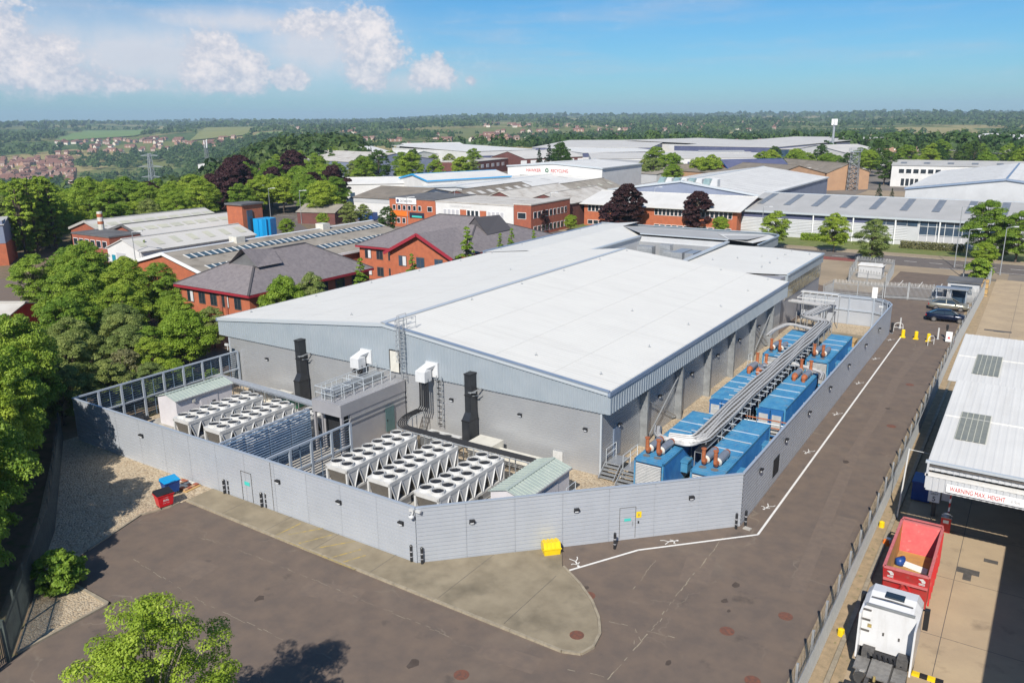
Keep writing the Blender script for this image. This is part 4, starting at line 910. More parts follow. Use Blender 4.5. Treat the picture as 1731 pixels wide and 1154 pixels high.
tray('galvanised cable tray with black cables curving from the hood to the right cabin', [(-12.0, 14.9, 2.3), (-12.0, 13.1, 2.3), (-11.2, 11.6, 2.2), (-5, 11.5, 2.2), (1.3, 11.5, 2.2)], .75, 5, 'cable_black', rad=.042)
tray('galvanised pipe rack running behind the left chillers to the plant room', [(-34.2, 12.6, 2.1), (-25, 12.2, 2.1), (-17.5, 11.6, 2.1)], .8, 5, 'galv', rad=.06)
# ------------------------------------------------------------------ generator containers
def make_gen(label, loc):
    Wg, Lg, Hg = 2.1, 10.7, 2.55
    t = thing('generator_container', label, 'generator', loc, group='blue generator containers')
    B = lambda mb, n, m, p=t, **k: mb.build(n, m, p, world=False, **k)
    B(MB().box(.04, Wg-.04, .04, Lg-.04, .15, Hg-.05), 'body', 'gen_blue_deep')
    # pressed side ribs
    for x, ox in ((0.04, -1), (Wg-.04, 1)):
        mb = vribs(MB(), (x, .25, 0), (x, Lg-.25, 0), (ox, 0, 0), .3, Hg-.15, .22, .035); B(mb, 'side_sheet', 'gen_blue_deep')
    B(MB().box(0, Wg, 0, .12, Hg-.15, Hg).box(0, Wg, 0, .12, .1, .3).box(0, Wg, Lg-.12, Lg, Hg-.15, Hg).box(0, .12, .12, Lg-.12, Hg-.15, Hg).box(Wg-.12, Wg, .12, Lg-.12, Hg-.15, Hg).box(0, .12, .12, Lg-.12, .1, .3).box(Wg-.12, Wg, .12, Lg-.12, .1, .3), 'frame', 'gen_blue')
    for x in (0, Wg-.12):
        for y in (0, Lg-.12): B(MB().box(x, x+.12, y, y+.12, .1, Hg), 'corner_post', 'gen_blue')
    mb = MB().box(.12, Wg-.12, .12, Lg-.12, Hg-.04, Hg+.01)
    for k in range(36): y = .2+k*.288; mb.box(.16, Wg-.16, y, y+.16, Hg+.01, Hg+.035)
    B(mb, 'roof', 'gen_blue')
    g = B(MB().box(.14, Wg-.14, -.005, .03, .35, Hg-.2), 'louvre_door', 'fan_dark'); mb = MB()
    for k in range(18): mb.face([(.16, -.09, .4+k*.108), (Wg-.16, -.09, .4+k*.108), (Wg-.16, -.01, .46+k*.108), (.16, -.01, .46+k*.108)])
    B(mb, 'slats', 'gen_louvre', g)
    for k, x in enumerate((.55, 1.35)):
        s = B(MB().tube([(x, 1.3, Hg+.38), (x, 2.9, Hg+.38)], .27, 14), 'silencer', 'silencer', smooth=False)
        B(MB().tube([(x, 1.18, Hg+.38), (x, 1.3, Hg+.38)], [.2, .28], 14), 'front_band', 'cream_metal', s)
        B(MB().tube([(x, 2.9, Hg+.38), (x, 3.12, Hg+.38), (x, 3.2, Hg+.3), (x, 3.22, Hg)], [.27, .24, .2, .14], 12), 'rear_elbow', 'rust', s)
        B(MB().tube([(x, 1.2, Hg+.36), (x, .95, Hg+.33), (x, .86, Hg+.45), (x, .84, Hg+.75), (x, .84, Hg+1.3)], [.17, .17, .15, .13, .13], 10).tube([(x, .84, Hg+1.26), (x, .84, Hg+1.32)], .18, 10), 'exhaust_stack', 'rust', s)
        [B(MB().box(x-.2, x+.2, q, q+.1, Hg, Hg+.2), 'saddle', 'galv', s) for q in (1.45, 2.6)]
        B(MB().disc((x, .75), .26, Hg+.041, 10), 'rust_mark', 'rust_stain', s)
    for y in (4.4, 6.2, 8.0): B(MB().box(.05, Wg-.05, y, y+.05, Hg+.03, Hg+.075), 'roof_strap', 'rail')
    for y in (3.0, 8.6): B(MB().box(Wg, Wg+.55, y, y+.9, 1.6, 1.75).box(Wg+.02, Wg+.5, y+.05, y+.85, .9, 1.6), 'side_cowl', 'gen_blue')
    return t
def make_gen_far(label, loc):
    return None
gA = make_gen('blue generator container with rusty exhausts beside the hall corner stairs', (6.6, 14.75, .06))
for x, y, flip, l in ((10.45, 14.95, 0, 'blue generator container with rusty exhausts in the corner of the front fence'),
                      (6.6, 29.5, 1, 'blue generator container by the hall with exhausts on its far end'), (10.5, 29.5, 1, 'blue generator container by the road fence with exhausts on its far end'),
                      (6.5, 44.0, 0, 'blue generator container farthest along the hall wall'), (10.45, 44.2, 0, 'blue generator container beside the yellow fuel bund')):
    if flip: copy_tree(gA, (x+2.1, y+10.7, .06), R(180), l)
    else: copy_tree(gA, (x, y, .06), 0, l)
# flipped ones show plain panelled ends towards the yard
for x, l in ((6.6, 'row by the hall'), (10.5, 'row by the road fence')):
    t = thing('switch_cabinet', 'blue-framed pale switch cabinet on the end of the generator ' + l, 'cabinet', (x+1.05, 29.2, .06))
    for k in range(2):
        MB().box(x+.05+k*1.02, x+1.0+k*1.02, 29.1, 29.38, .2, 2.4).build('frame', 'gen_blue_deep', t); MB().box(x+.17+k*1.02, x+.88+k*1.02, 29.07, 29.1, .45, 2.1).build('door_panel', 'gen_louvre', t)
mb = MB().box(10.4, 12.7, 55.2, 56.8, .06, 1.9).box(10.35, 12.75, 55.15, 56.85, 1.9, 2.0); solo(mb, 'fuel_bund', 'wood_tan', 'yellow fuel tank housing behind the last generator', 'tank')
# ------------------------------------------------------------------ conduit gantry between the generators
b1, b2, b3 = P(1393, 544, 3.5), P(1360, 534, 3.5), P(1397, 517, 3.5)
far_ok = lambda p: p.y > 54
tray('gantry of pale conduits running between the rows of blue generators', [(7.4, 18.6, 2.95), (9.5, 18.9, 3.0), (9.65, 22, 3.3), (9.62, 26, 3.45), (9.6, 40, 3.5), (9.55, b1.y, 3.5), (b2.x, b2.y, 3.5), (8.0, b3.y, 3.5), (3.6, b3.y+.6, 3.5)], 1.35, 5, 'conduit', legs=2.2, rad=.075, arms=(1.15, lambda p: 19.5 < p.y < 46), skip_leg=None)
tray('lower rack of conduits beneath the generator gantry', [(10.0, 17.6, 2.75), (10.0, 30, 2.8), (9.8, 45, 2.85), (9.7, 57, 2.85)], .5, 4, 'cable_black', legs=3.3, rad=.05)
tray('short conduit branch curving behind the first generator exhausts', [(5.6, 21.2, .8), (5.7, 20.9, 2.85), (6.6, 18.4, 2.9), (9.3, 17.9, 2.9), (9.7, 20, 3.1)], .45, 4, 'conduit', legs=9, rad=.05)
tray('conduit branch crossing to the road fence between generators', [(9.7, 40.2, 3.2), (11.5, 39.8, 3.1), (13.2, 39.2, 3.0), (13.4, 37.6, 2.9)], .5, 4, 'conduit', legs=9, rad=.05)
tray('conduit branch arching over the farthest hall-side generator', [(9.2, 53.2, 3.2), (6.2, 54.2, 3.3), (5.4, 51.6, 3.1), (5.3, 49.6, 2.9)], .45, 4, 'conduit', legs=9, rad=.05)
t = thing('pipe_rack', 'pale framed rack with red pipes between the generators', 'pipe rack', (11.4, 27.4, 0))
for z in (1.6, 1.9, 2.2): MB().tube([(8.9, 27.6, z), (13.2, 27.6, z)], .05, 6).build('pipe', 'rust' if z != 1.9 else 'rail', t)
for x in (9.2, 11.0, 12.8): MB().bar((x, 27.45, .06), (x, 27.45, 2.4), .07).build('stand', 'galv', t)
t = thing('conduit_frame', 'white topped steel frame of conduits beside the hall corner at the far end', 'frame', (6.5, 66.5, 0))
for x in (4.3, 5.6, 7.0, 8.4):
    for y in (65.2, 68.2): MB().bar((x, y, .05), (x, y, 3.9), .08).build('leg', 'galv', t)
mb = MB(); 
for y in (65.2, 68.2): mb.bar((4.2, y, 3.9), (8.5, y, 3.9), .1)
for k in range(6): mb.bar((4.3+k*.82, 65.2, 3.95), (4.3+k*.82, 68.2, 3.95), .07)
mb.build('top_frame', 'white_metal', t); MB().box(3.9, 8.2, 68.0, 69.0, 4.0, 4.08).build('cover_sheet', 'white_metal', t)
# ------------------------------------------------------------------ steel steps at the hall corner
def steps(x0, y0, label, wd=1.1, n=4, plat=1.6):
    t = thing('steel_steps', label, 'steps', (x0, y0, 0))
    for k in range(n): MB().box(x0, x0+wd, y0+k*.26, y0+k*.26+.28, .14+k*.18, .18+k*.18).build('tread', 'galv', t)
    zt = .18+n*.18
    MB().box(x0, x0+wd, y0+n*.26, y0+n*.26+plat, zt-.06, zt).build('platform', 'galv', t)
    for x in (x0-.03, x0+wd+.03): MB().bar((x, y0-.1, .1), (x, y0+n*.26, zt), .05, .2).build('stringer', 'galv', t)
    for x in (x0, x0+wd):
        for y in (y0+n*.26+.1, y0+n*.26+plat-.1): MB().bar((x, y, 0), (x, y, zt), .07).build('leg', 'galv', t)
    railing(MB(), [(x0, y0+n*.26), (x0, y0+n*.26+plat)], zt).build('railing', 'rail', t)
    return t
steps(3.6, 15.6, 'grey steel steps up to the side door at the hall corner'); steps(5.1, 15.2, 'wider grey steel steps beside the first generator', 1.2, 4, 2.4)
steps(5.0, 43.2, 'pale steel steps beside the farthest hall-side generator', .9, 5, 1.2)
t = steps(4.3, 8.6, 'dark shaded steel steps beside the right green-roofed cabin', .9, 4, 1.2)
# camera on the fence corner
t = thing('security_camera', 'white twin security camera on the corner of the screen fence', 'camera', (-.1, -.1, 3.1))
MB().box(-.32, -.02, -.2, -.05, 3.32, 3.45).box(.08, .4, -.12, .05, 3.32, 3.45).build('housing', 'white_metal', t); MB().tube([(-.05, -.15, 3.35), (-.05, -.25, 3.2)], .04, 6).build('arm', 'white_metal', t)
mb = MB()
for k in range(5): a = math.pi*k/8; mb.ring((-.06, -.3), .17*math.cos(a), .17*math.cos(a+math.pi/8), 3.12-.17*math.sin(a), 3.12-.17*math.sin(a+math.pi/8), 10)
mb.ring((-.06, -.3), .17, .12, 3.12, 3.2, 10); mb.build('dome', 'grp_white', t)
def cctv(x, y, z, label):
    t = thing('security_camera', label, 'camera', (x, y, z)); MB().tube([(x, y, z-.5), (x, y, z)], .04, 6).build('arm', 'white_metal', t); MB().box(x-.3, x+.15, y-.09, y+.09, z-.08, z+.12).build('housing', 'white_metal', t)
cctv(-35.6, 15.2, 4.2, 'white security camera above the left louvre fence by the hall'); cctv(13.6, 64.6, 3.95, 'white security camera on the road fence near the barrier')
t = thing('notice_board', 'tall white blank board on a post at the far fence bend', 'sign', (11.7, 70.9, 0)); MB().bar((11.75, 71.0, 0), (11.75, 71.0, 3.6), .14).build('post', 'post', t); MB().box(11.45, 12.05, 70.9, 71.0, 3.55, 4.85).build('board', 'sign_white', t)
# ------------------------------------------------------------------ bollards, bins
def make_bollard(label, p, gr):
    t = thing('bollard', label, 'bollard', (p.x, p.y, 0), group=gr)
    MB().tube([(0, 0, 0), (0, 0, 1.0), (0, 0, 1.05)], [.085, .085, .05], 10).build('post', 'duct_black', t, world=False)
    MB().ring((0, 0), .088, .088, .62, .68, 10).ring((0, 0), .088, .088, .3, .34, 10).build('reflective_band', 'sign_grey', t, world=False); return t
bl = make_bollard('black steel bollard at the corner of the screen fence above the apron', P(696, 951), 'bollards at the fence corner'); p = P(714, 955); copy_tree(bl, (p.x, p.y, .1)); bl.location.z = .1
for x, y, l in ((1039, 927, 'black steel bollard in front of the door with the yellow notice'), (1244, 893, 'black steel bollard at the road end of the front fence'), (1260, 888, 'black steel bollard round the road corner of the screen fence'), (380, 836, 'black steel bollard beside the gravel-side fence door'), (443, 859, 'black steel bollard on the apron near the yellow hatching')):
    p = P(x, y); o = copy_tree(bl, (p.x, p.y, .1 if x < 500 else 0), label=l); del o['group']
    if x in (380, 443): q = copy_tree(bl, (p.x+.3, p.y+.15, .1), label=l); o['group'] = 'paired bollards'; q['group'] = 'paired bollards'
p = P(931, 935); t = thing('grit_bin', 'yellow plastic grit bin with hinged lid against the front fence', 'grit bin', (p.x, p.y, 0), R(45))
mb = MB(); pr = [(-.42, 0), (.42, 0), (.45, .5), (.3, .78), (-.3, .86), (-.47, .5)]
i = len(mb.v)
for x in (-.5, .5): mb.v += [(x*(1 if z > .1 else .92), y*.9, z) for y, z in pr]
n = 6; mb.f += [tuple(i+k for k in range(n)), tuple(i+n+k for k in range(n-1, -1, -1))]+[(i+k, i+n+k, i+n+(k+1) % n, i+(k+1) % n) for k in range(n)]; mb.m += [0]*8
mb.build('tub', 'yellow', t, world=False); mb = MB()
for x in (-.36, -.12, .12, .36): mb.bar((x, -.44, .5), (x, -.28, .9), .1, .03).bar((x, -.28, .885), (x, .28, .815), .1, .03)
mb.box(-.55, .55, -.46, -.4, .47, .53); mb.build('lid_ribs', 'yellow', t, world=False)
def wheelie(px, py, rz, body, lid, label, txt=None):
    p = P(px, py); t = thing('wheeled_bin', label, 'bin', (p.x, p.y, .09 if lid != 'black' else 0), rz); t.scale = (.86, .86, .86)
    mb = MB(); i = 0
    mb.v = [(-.5, -.34, .2), (.5, -.34, .2), (.5, .34, .2), (-.5, .34, .2), (-.62, -.46, 1.15), (.62, -.46, 1.15), (.62, .46, 1.15), (-.62, .46, 1.15)]; mb.f = [(3, 2, 1, 0), (4, 5, 6, 7), (0, 1, 5, 4), (1, 2, 6, 5), (2, 3, 7, 6), (3, 0, 4, 7)]; mb.m = [0]*6
    mb.box(-.66, .66, -.5, .5, 1.1, 1.17); mb.build('tub', body, t, world=False)
    mb = MB(); mb.v = [(-.66, -.5, 1.18), (.66, -.5, 1.18), (.66, .5, 1.22), (-.66, .5, 1.22), (-.6, -.3, 1.3), (.6, -.3, 1.3), (.6, .42, 1.4), (-.6, .42, 1.4)]; mb.f = [(3, 2, 1, 0), (4, 5, 6, 7), (0, 1, 5, 4), (1, 2, 6, 5), (2, 3, 7, 6), (3, 0, 4, 7)]; mb.m = [0]*6
    mb.box(-.2, .2, -.52, -.46, 1.2, 1.26); mb.build('lid', lid, t, world=False)
    for x in (-.42, .42):
        for y in (-.28, .28): MB().tube([(x-.03, y, .1), (x+.03, y, .1)], .1, 10).build('castor', 'rubber', t, world=False)
    if txt:
        for s, sz, z, m in ((txt, .26, .62, 'sign_white'), ('general waste', .09, .45, 'sign_white'), ('no hot ashes', .07, .92, 'sign_white')):
            cu = bpy.data.curves.new('lettering', 'FONT'); cu.body = s; cu.size = sz; cu.align_x = 'CENTER'; ob = bpy.data.objects.new('lettering', cu); C.objects.link(ob)
            me = bpy.data.meshes.new_from_object(ob.evaluated_get(bpy.context.evaluated_depsgraph_get())); bpy.data.objects.remove(ob); me.materials.clear(); me.materials.append(M[m])
            yy = -.34-.12*(z-.2)/.95-.012
            me.transform(Matrix.Translation((0, yy, z)) @ Matrix.Rotation(R(90+7), 4, 'X')); o = bpy.data.objects.new('lettering', me); C.objects.link(o); o.parent = t
    return t
wheelie(279, 856, R(78), 'red', 'black', 'red wheeled waste bin with black lid and white lettering', 'Biffa')
wheelie(290, 836, R(80), 'dark_blue', 'blue_bin', 'dark blue wheeled bin with bright blue lid behind the red bin')
p = P(312, 822); t = thing('block_stack', 'low stack of reddish paving blocks on boards by the fence', 'paving blocks', (p.x, p.y, .02), R(5))
for i in range(5):
    for j in range(4):
        MB().box(-.8+i*.33, -.52+i*.33, -.6+j*.3, -.34+j*.3, .06, .16+random.uniform(0, .03)).build('block', random.choice(['brick_pale', 'brick_red', 'cream_metal']), t, world=False)
MB().box(-.9, .95, -.65, .62, 0, .06).build('board', 'wood_tan', t, world=False)
p = P(1262, 893); solo(MB().prism([(p.x-.2, p.y-.15), (p.x+.25, p.y-.2), (p.x+.3, p.y+.12), (p.x-.15, p.y+.18)], 0, .06), 'concrete_block', 'concrete', 'small pale concrete pad beside the corner bollard', 'concrete pad')
# ------------------------------------------------------------------ palisade fences
def palisade(a, b, h, label, m='palisade', name='palisade_fence', pale=.15, hd=.42):
    a = Vector((*a, 0)); b = Vector((*b, 0)); d = b-a; n = max(1, round(d.length/2.75)); u = d.normalized(); o = Vector((u.y, -u.x, 0))
    t = thing(name, label, 'fence', a); st = d.length/n
    pm = MB().box(-.05, .05, -.05, .05, 0, h-.15).mesh('post', m); k_ = max(3, int(st/pale)); mb = MB()
    for k in range(k_):
        x = (k+.5)*st/k_; hh = h
        mb.prism([(x-.03, -.05), (x-.012, -.072), (x+.012, -.072), (x+.03, -.05)], .05, h-hd)
        mb.mi = 1
        for s in (-1, 0, 1): mb.mi = 1 if (k+s) % 3 else 2; mb.face([(x+s*.024-.013, -.06, h-hd), (x+s*.024+.013, -.06, h-hd), (x+s*.055+.01, -.06+s*.13, h+.06*((k*3+s) % 2)), (x+s*.055-.01, -.06+s*.13, h+.06*((k*3+s) % 2))])
        mb.mi = 0
    mb.box(0, st, -.045, .0, .3, .36).box(0, st, -.045, .0, h-hd-.16, h-hd-.1); rm = mb.mesh('pale_panel', [m, 'white_metal' if m == 'palisade' else m, 'palisade_dark']); ang = math.atan2(u.y, u.x)
    for k in range(n):
        c = bpy.data.objects.new('pale_panel', rm); C.objects.link(c); c.parent = t; c.location = d*k/n; c.rotation_euler = (0, 0, ang)
    for k in range(n+1):
        c = bpy.data.objects.new('post', pm); C.objects.link(c); c.parent = t; c.location = d*k/n+o*(-.06); c.rotation_euler = (0, 0, ang)
    return t
palisade((21.25, -14), (21.25, 62), 2.4, 'grey steel palisade fence between the access road and the concrete yard', pale=.17, hd=.95)
palisade((21.25, 62), (21.95, 108), 2.4, 'grey palisade fence beside the parked cars and hut')
palisade((-10.8, -17.1), (-21.7, -9.2), 2.4, 'dark green mesh fence behind the planting bed', 'palisade_green', 'mesh_fence', .1)
palisade((-21.7, -9.2), (-36.5, -.6), 2.4, 'dark green mesh fence under the trees along the gravel bed', 'palisade_green', 'mesh_fence', .1)
palisade((-10.8, -17.1), (-6, -30), 2.4, 'dark green mesh fence continuing past the foreground tree', 'palisade_green', 'mesh_fence', .1)
palisade((3.2, 84.2), (3.6, 88), 2.2, 'grey palisade fence return beside the office block')
palisade((3.6, 88), (10.1, 88.6), 2.2, 'grey palisade fence between the office block and the gates')
palisade((16.3, 89.9), (21.6, 90.4), 2.2, 'grey palisade fence behind the smoking shelter')
for (a, b, l) in (((10.3, 88.8), (13.1, 89.5), 'grey palisade gate leaf next to the office-side fence'), ((13.2, 89.55), (16.2, 89.85), 'grey palisade gate leaf next to the smoking shelter')):
    t = palisade(a, b, 2.3, l, name='palisade_gate'); t['category'] = 'gate'
    MB().bar((a[0], a[1], .1), (a[0], a[1], 2.4), .12).bar((b[0], b[1], .1), (b[0], b[1], 2.4), .1).bar((*a, .2), (*b, .2), .06).build('gate_frame', 'palisade', t)
# substation cage
q = [P(1434, 476), P(1497, 487), P(1510, 462), P(1447, 455)]; q = [(v.x, v.y) for v in q]
for (a, b, l) in ((q[0], q[1], 'front'), (q[1], q[2], 'gate-side'), (q[2], q[3], 'road-side'), (q[3], q[0], 'hall-side')): palisade(a, b, 2.2, 'grey palisade fence on the %s of the substation' % l)
cx_ = sum(v[0] for v in q)/4; cy_ = sum(v[1] for v in q)/4
t = thing('substation', 'grey steel substation cabinet inside its palisade cage', 'substation', (cx_, cy_, 0)); MB().box(cx_-1.7, cx_+1.7, cy_-1.2, cy_+1.2, .1, 2.0).build('casing', 'wall_grey', t)
mb = MB(); mb.box(cx_-1.85, cx_+1.85, cy_-1.35, cy_+1.35, 2.0, 2.12); mb.face([(cx_-1.85, cy_-1.35, 2.12), (cx_+1.85, cy_-1.35, 2.12), (cx_+1.6, cy_, 2.35), (cx_-1.6, cy_, 2.35)]).face([(cx_+1.85, cy_+1.35, 2.12), (cx_-1.85, cy_+1.35, 2.12), (cx_-1.6, cy_, 2.35), (cx_+1.6, cy_, 2.35)]); mb.build('roof', 'roof_sheet', t)
for k in range(4): MB().box(cx_-1.55+k*.8, cx_-.85+k*.8, cy_-1.23, cy_-1.205, .2, 1.9).build('door', 'wall_grey', t)
# ------------------------------------------------------------------ barrier point on the access road
yb = None
for x, y in ((1526, 570), (1548, 573), (1569, 577)):
    p = P(x, y)
    if yb is None:
        yb = thing('yellow_bollard', 'yellow speed barrier block across the access road', 'bollard', (p.x, p.y, 0), group='yellow bollards across the road')
        MB().box(-.28, .28, -.2, .2, 0, .1).build('base', 'yellow', yb, world=False); MB().tube([(0, 0, .1), (0, 0, .85), (0, 0, .92)], [.2, .2, .12], 10).build('body', 'yellow', yb, world=False)
    else: copy_tree(yb, (p.x, p.y, 0))
def hoop(px, py, rz, label, m='white_metal'):
    p = P(px, py); t = thing('hoop_barrier', label, 'barrier', (p.x, p.y, 0), rz)
    MB().tube(bez([(-.5, 0, 0), (-.5, 0, 1.05), (.5, 0, 1.05), (.5, 0, 0)], 4), .04, 6).build('hoop', m, t, world=False); MB().tube([(-.5, 0, .5), (.5, 0, .5)], .03, 6).build('mid_rail', m, t, world=False)
hoop(1518, 560, R(20), 'white hoop barrier beside the fence end'); hoop(1573, 583, R(60), 'white hoop barrier in front of the yellow bollards')
def postbar(px, py, h, m, label, r=.09):
    p = P(px, py); t = thing('barrier_post', label, 'post', (p.x, p.y, 0)); MB().tube([(0, 0, 0), (0, 0, h)], r, 8).build('post', m, t, world=False); MB().box(-.16, .16, -.16, .16, 0, .04).build('base_plate', 'galv', t, world=False); return t
postbar(1521, 555, 1.3, 'white_metal', 'white post between the hoop and the yellow bollard'); postbar(1585, 573, 1.3, 'white_metal', 'white post beside the red and white notice')
t = postbar(1507, 563, 1.2, 'duct_black', 'dark intercom post at the fence end', .1); MB().box(-.14, .14, -.1, .1, .7, 1.25).build('intercom', 'black', t, world=False)
t = postbar(1599, 573, 1.55, 'duct_black', 'dark reader post behind the white notice board', .08); MB().box(-.13, .13, -.1, .1, 1.2, 1.65).build('reader', 'black', t, world=False)
p = P(1603, 579); t = thing('notice_stand', 'white notice board with red symbol by the road barrier', 'sign', (p.x, p.y, 0)); MB().box(-.32, .32, -.03, .03, .1, 1.25).build('board', 'sign_white', t, world=False); MB().box(-.3, -.25, -.15, .15, 0, .1).box(.25, .3, -.15, .15, 0, .1).build('foot', 'iron', t, world=False); MB().face([(-.16, -.035, .45), (.16, -.035, .45), (0, -.035, .75)]).build('symbol', 'sign_red', t, world=False)
p = P(1615, 580); t = thing('traffic_cone', 'small red traffic cone at the fence foot', 'cone', (p.x, p.y, 0)); MB().tube([(0, 0, .03), (0, 0, .75)], [.17, .03], 10).build('cone', 'sign_red', t, world=False); MB().box(-.2, .2, -.2, .2, 0, .03).build('base', 'sign_red', t, world=False); MB().ring((0, 0), .125, .085, .3, .5, 10).build('white_band', 'sign_white', t, world=False)
# ------------------------------------------------------------------ cars
def car(label, m, loc, rz):
    t = thing('parked_car', label, 'car', loc, rz)
    B = lambda mb, n, mm, p=t, **k: mb.build(n, mm, p, world=False, **k)
    # stations along the length: x, half width, sill z, belt z
    st = [(-2.38, .62, .42, .78), (-2.28, .78, .32, .92), (-1.9, .87, .27, .98), (-1.2, .90, .25, .98), (0, .91, .25, .96), (.9, .90, .25, .95), (1.5, .88, .26, .90), (2.05, .83, .28, .80), (2.32, .70, .34, .68), (2.40, .52, .42, .58)]
    mb = MB(); n = 8
    for x, w_, z0, z1 in st:
        mb.v += [(x, -w_*.86, z0), (x, -w_, z0+(z1-z0)*.35), (x, -w_*.985, z0+(z1-z0)*.72), (x, -w_*.90, z1), (x, w_*.90, z1), (x, w_*.985, z0+(z1-z0)*.72), (x, w_, z0+(z1-z0)*.35), (x, w_*.86, z0)]
    for i in range(len(st)-1):
        for k in range(n): mb.f.append((i*n+k, i*n+(k+1) % n, (i+1)*n+(k+1) % n, (i+1)*n+k)); mb.m.append(0)
    mb.f += [tuple(range(n)), tuple(len(mb.v)-1-k for k in range(n))]; mb.m += [0, 0]; B(mb, 'body', m, smooth=True)
    gs = [(-1.95, .76, .97), (-1.15, .62, 1.38), (-.35, .63, 1.45), (.35, .62, 1.42), (1.2, .76, .95)]
    g = MB()
    for (x, w_, z) in gs: g.v += [(x, -.8, .94), (x, -w_, z), (x, w_, z), (x, .8, .94)]
    for i in range(len(gs)-1):
        for k in range(3): g.f.append((i*4+k, i*4+k+1, i*4+4+k+1, i*4+4+k)); g.m.append(0)
    gl = B(g, 'windows', 'glass'); r_ = MB()
    rs = [(-1.22, .61, 1.375), (-.35, .635, 1.46), (.4, .61, 1.415)]
    for (x, w_, z) in rs: r_.v += [(x, -w_, z-.02), (x, -w_*.8, z+.02), (x, w_*.8, z+.02), (x, w_, z-.02)]
    for i in range(2):
        for k in range(3): r_.f.append((i*4+k, i*4+k+1, i*4+4+k+1, i*4+4+k)); r_.m.append(0)
    B(r_, 'roof', m, smooth=True); pl = MB()
    for s in (-1, 1):
        pl.bar((-1.95, s*.78, .97), (-1.18, s*.62, 1.39), .07).bar((1.2, s*.78, .95), (.38, s*.62, 1.42), .06).bar((-.3, s*.81, .95), (-.32, s*.65, 1.45), .07, .03).bar((-1.15, s*.635, 1.385), (.38, s*.635, 1.42), .06)
    B(pl, 'pillars', m)
    wm_ = MB().tube([(0, -.1, 0), (0, .1, 0)], .32, 16).mesh('tyre', 'rubber'); rmh = MB().tube([(0, -.115, 0), (0, .115, 0)], .21, 12).mesh('rim', 'chrome')
    for x in (-1.4, 1.42):
        for y in (-.8, .8):
            o = bpy.data.objects.new('wheel', wm_); C.objects.link(o); o.parent = t; o.location = (x, y, .32); q = bpy.data.objects.new('rim', rmh); C.objects.link(q); q.parent = o
    for s in (-1, 1):
        B(MB().box(2.18, 2.36, s*.62-.14, s*.62+.14, .6, .72), 'headlight', 'grp_white'); B(MB().box(-2.37, -2.25, s*.64-.15, s*.64+.15, .7, .84), 'tail_light', 'lamp_red'); B(MB().box(.72, .9, s*.98-.09, s*.98+.09, .95, 1.07), 'mirror', m)
    B(MB().box(2.3, 2.41, -.4, .4, .42, .56), 'grille', 'black'); return t
a = P(1577, 543); b = P(1620, 547); ang = math.atan2(b.y-a.y, b.x-a.x)
car('dark navy saloon car parked nose to the palisade fence', 'car_navy', ((a.x+b.x)/2, (a.y+b.y)/2+.85, 0), ang)
a = P(1580, 523); b = P(1622, 529); car('silver gold saloon car parked in front of the shelter', 'car_silver', ((a.x+b.x)/2, (a.y+b.y)/2+1.0, 0), ang)
# ------------------------------------------------------------------ smoking shelter, gate hut
t = thing('shelter', 'small flat-roofed open shelter behind the silver car', 'shelter', (18.4, 90.8, 0))
for x in (16.7, 18.4, 20.2):
    for y in (88.4, 89.6): MB().bar((x, y, 0), (x, y, 2.2), .08).build('post', 'post', t)
MB().box(16.5, 20.4, 88.2, 89.8, 2.2, 2.32).build('roof', 'galv', t); MB().box(18.5, 20.2, 89.55, 89.6, .2, 2.0).build('back_panel', 'glass_blue', t); MB().box(16.7, 18.3, 88.4, 88.43, .2, 1.1).build('front_panel', 'sign_grey', t)
t = thing('gate_hut', 'pale flat-roofed gate hut behind the shelter', 'hut', (19.5, 94.5, 0)); MB().box(17.6, 21.4, 92.2, 96.2, 0, 2.5).build('wall', 'wall_grey', t); MB().box(17.4, 21.6, 92.0, 96.4, 2.5, 2.7).build('roof', 'roof_flat', t)
MB().box(18.0, 20.6, 92.15, 92.2, 1.0, 2.1).build('window', 'glass_blue', t); MB().box(17.55, 17.6, 93, 94, .05, 2.1).build('door', 'grp_white', t)
t = thing('crate_pallet', 'tan wooden crate behind the gate hut roof', 'crate', (21.5, 98, 0)); MB().box(20.6, 22.2, 97.4, 98.6, 0, 2.2).build('crate_body', 'wood_tan', t); mb = MB()
for z in (.2, 1.0, 1.8): mb.box(20.57, 22.23, 97.36, 98.64, z, z+.12)
mb.build('batten', 'bark_pale', t)
mb = MB().box(15.9, 17.2, 90.9, 92.4, 0, 1.3); mb.box(16.0, 17.1, 91, 92.3, 1.3, 1.42); solo(mb, 'storage_chest', 'white_metal', 'white storage chest beside the gate hut', 'chest')
# ------------------------------------------------------------------ white shed with height-limit canopy
S = thing('canopy_shed', 'white-roofed drive-through shed with height warning board and rooflights', 'shed', (36, 28, 0))
def corr(x0, x1, y0, z0, y1, z1, pitch=.42):
    mb = MB(); n = round((x1-x0)/pitch); pr = []
    for k in range(n): pr += [(k/n, 0), ((k+.15)/n, .014), ((k+.3)/n, .014), ((k+.45)/n, 0)]
    pr.append((1, 0)); i = len(mb.v)
    for t_, h in pr: x = x0+(x1-x0)*t_; mb.v += [(x, y0, z0+h), (x, y1, z1+h)]
    for k in range(len(pr)-1): mb.f.append((i+2*k, i+2*k+2, i+2*k+3, i+2*k+1)); mb.m.append(0)
    return mb
corr(23.85, 52, 15.0, 6.4, 29.4, 7.0).build('roof_sheet', 'roof_sheet', S); corr(23.3, 52, 29.2, 6.9, 41.6, 7.4).build('roof_sheet', 'roof_sheet', S)
MB().box(23.9, 52, 22.2, 22.24, 6.68, 6.76).box(23.4, 52, 35.4, 35.44, 7.1, 7.2).build('sheet_lap', 'roof_seam', S)
def slopez(y): return 6.4+(y-15)/14.4*.6 if y < 29.3 else 6.9+(y-29.2)/12.4*.5
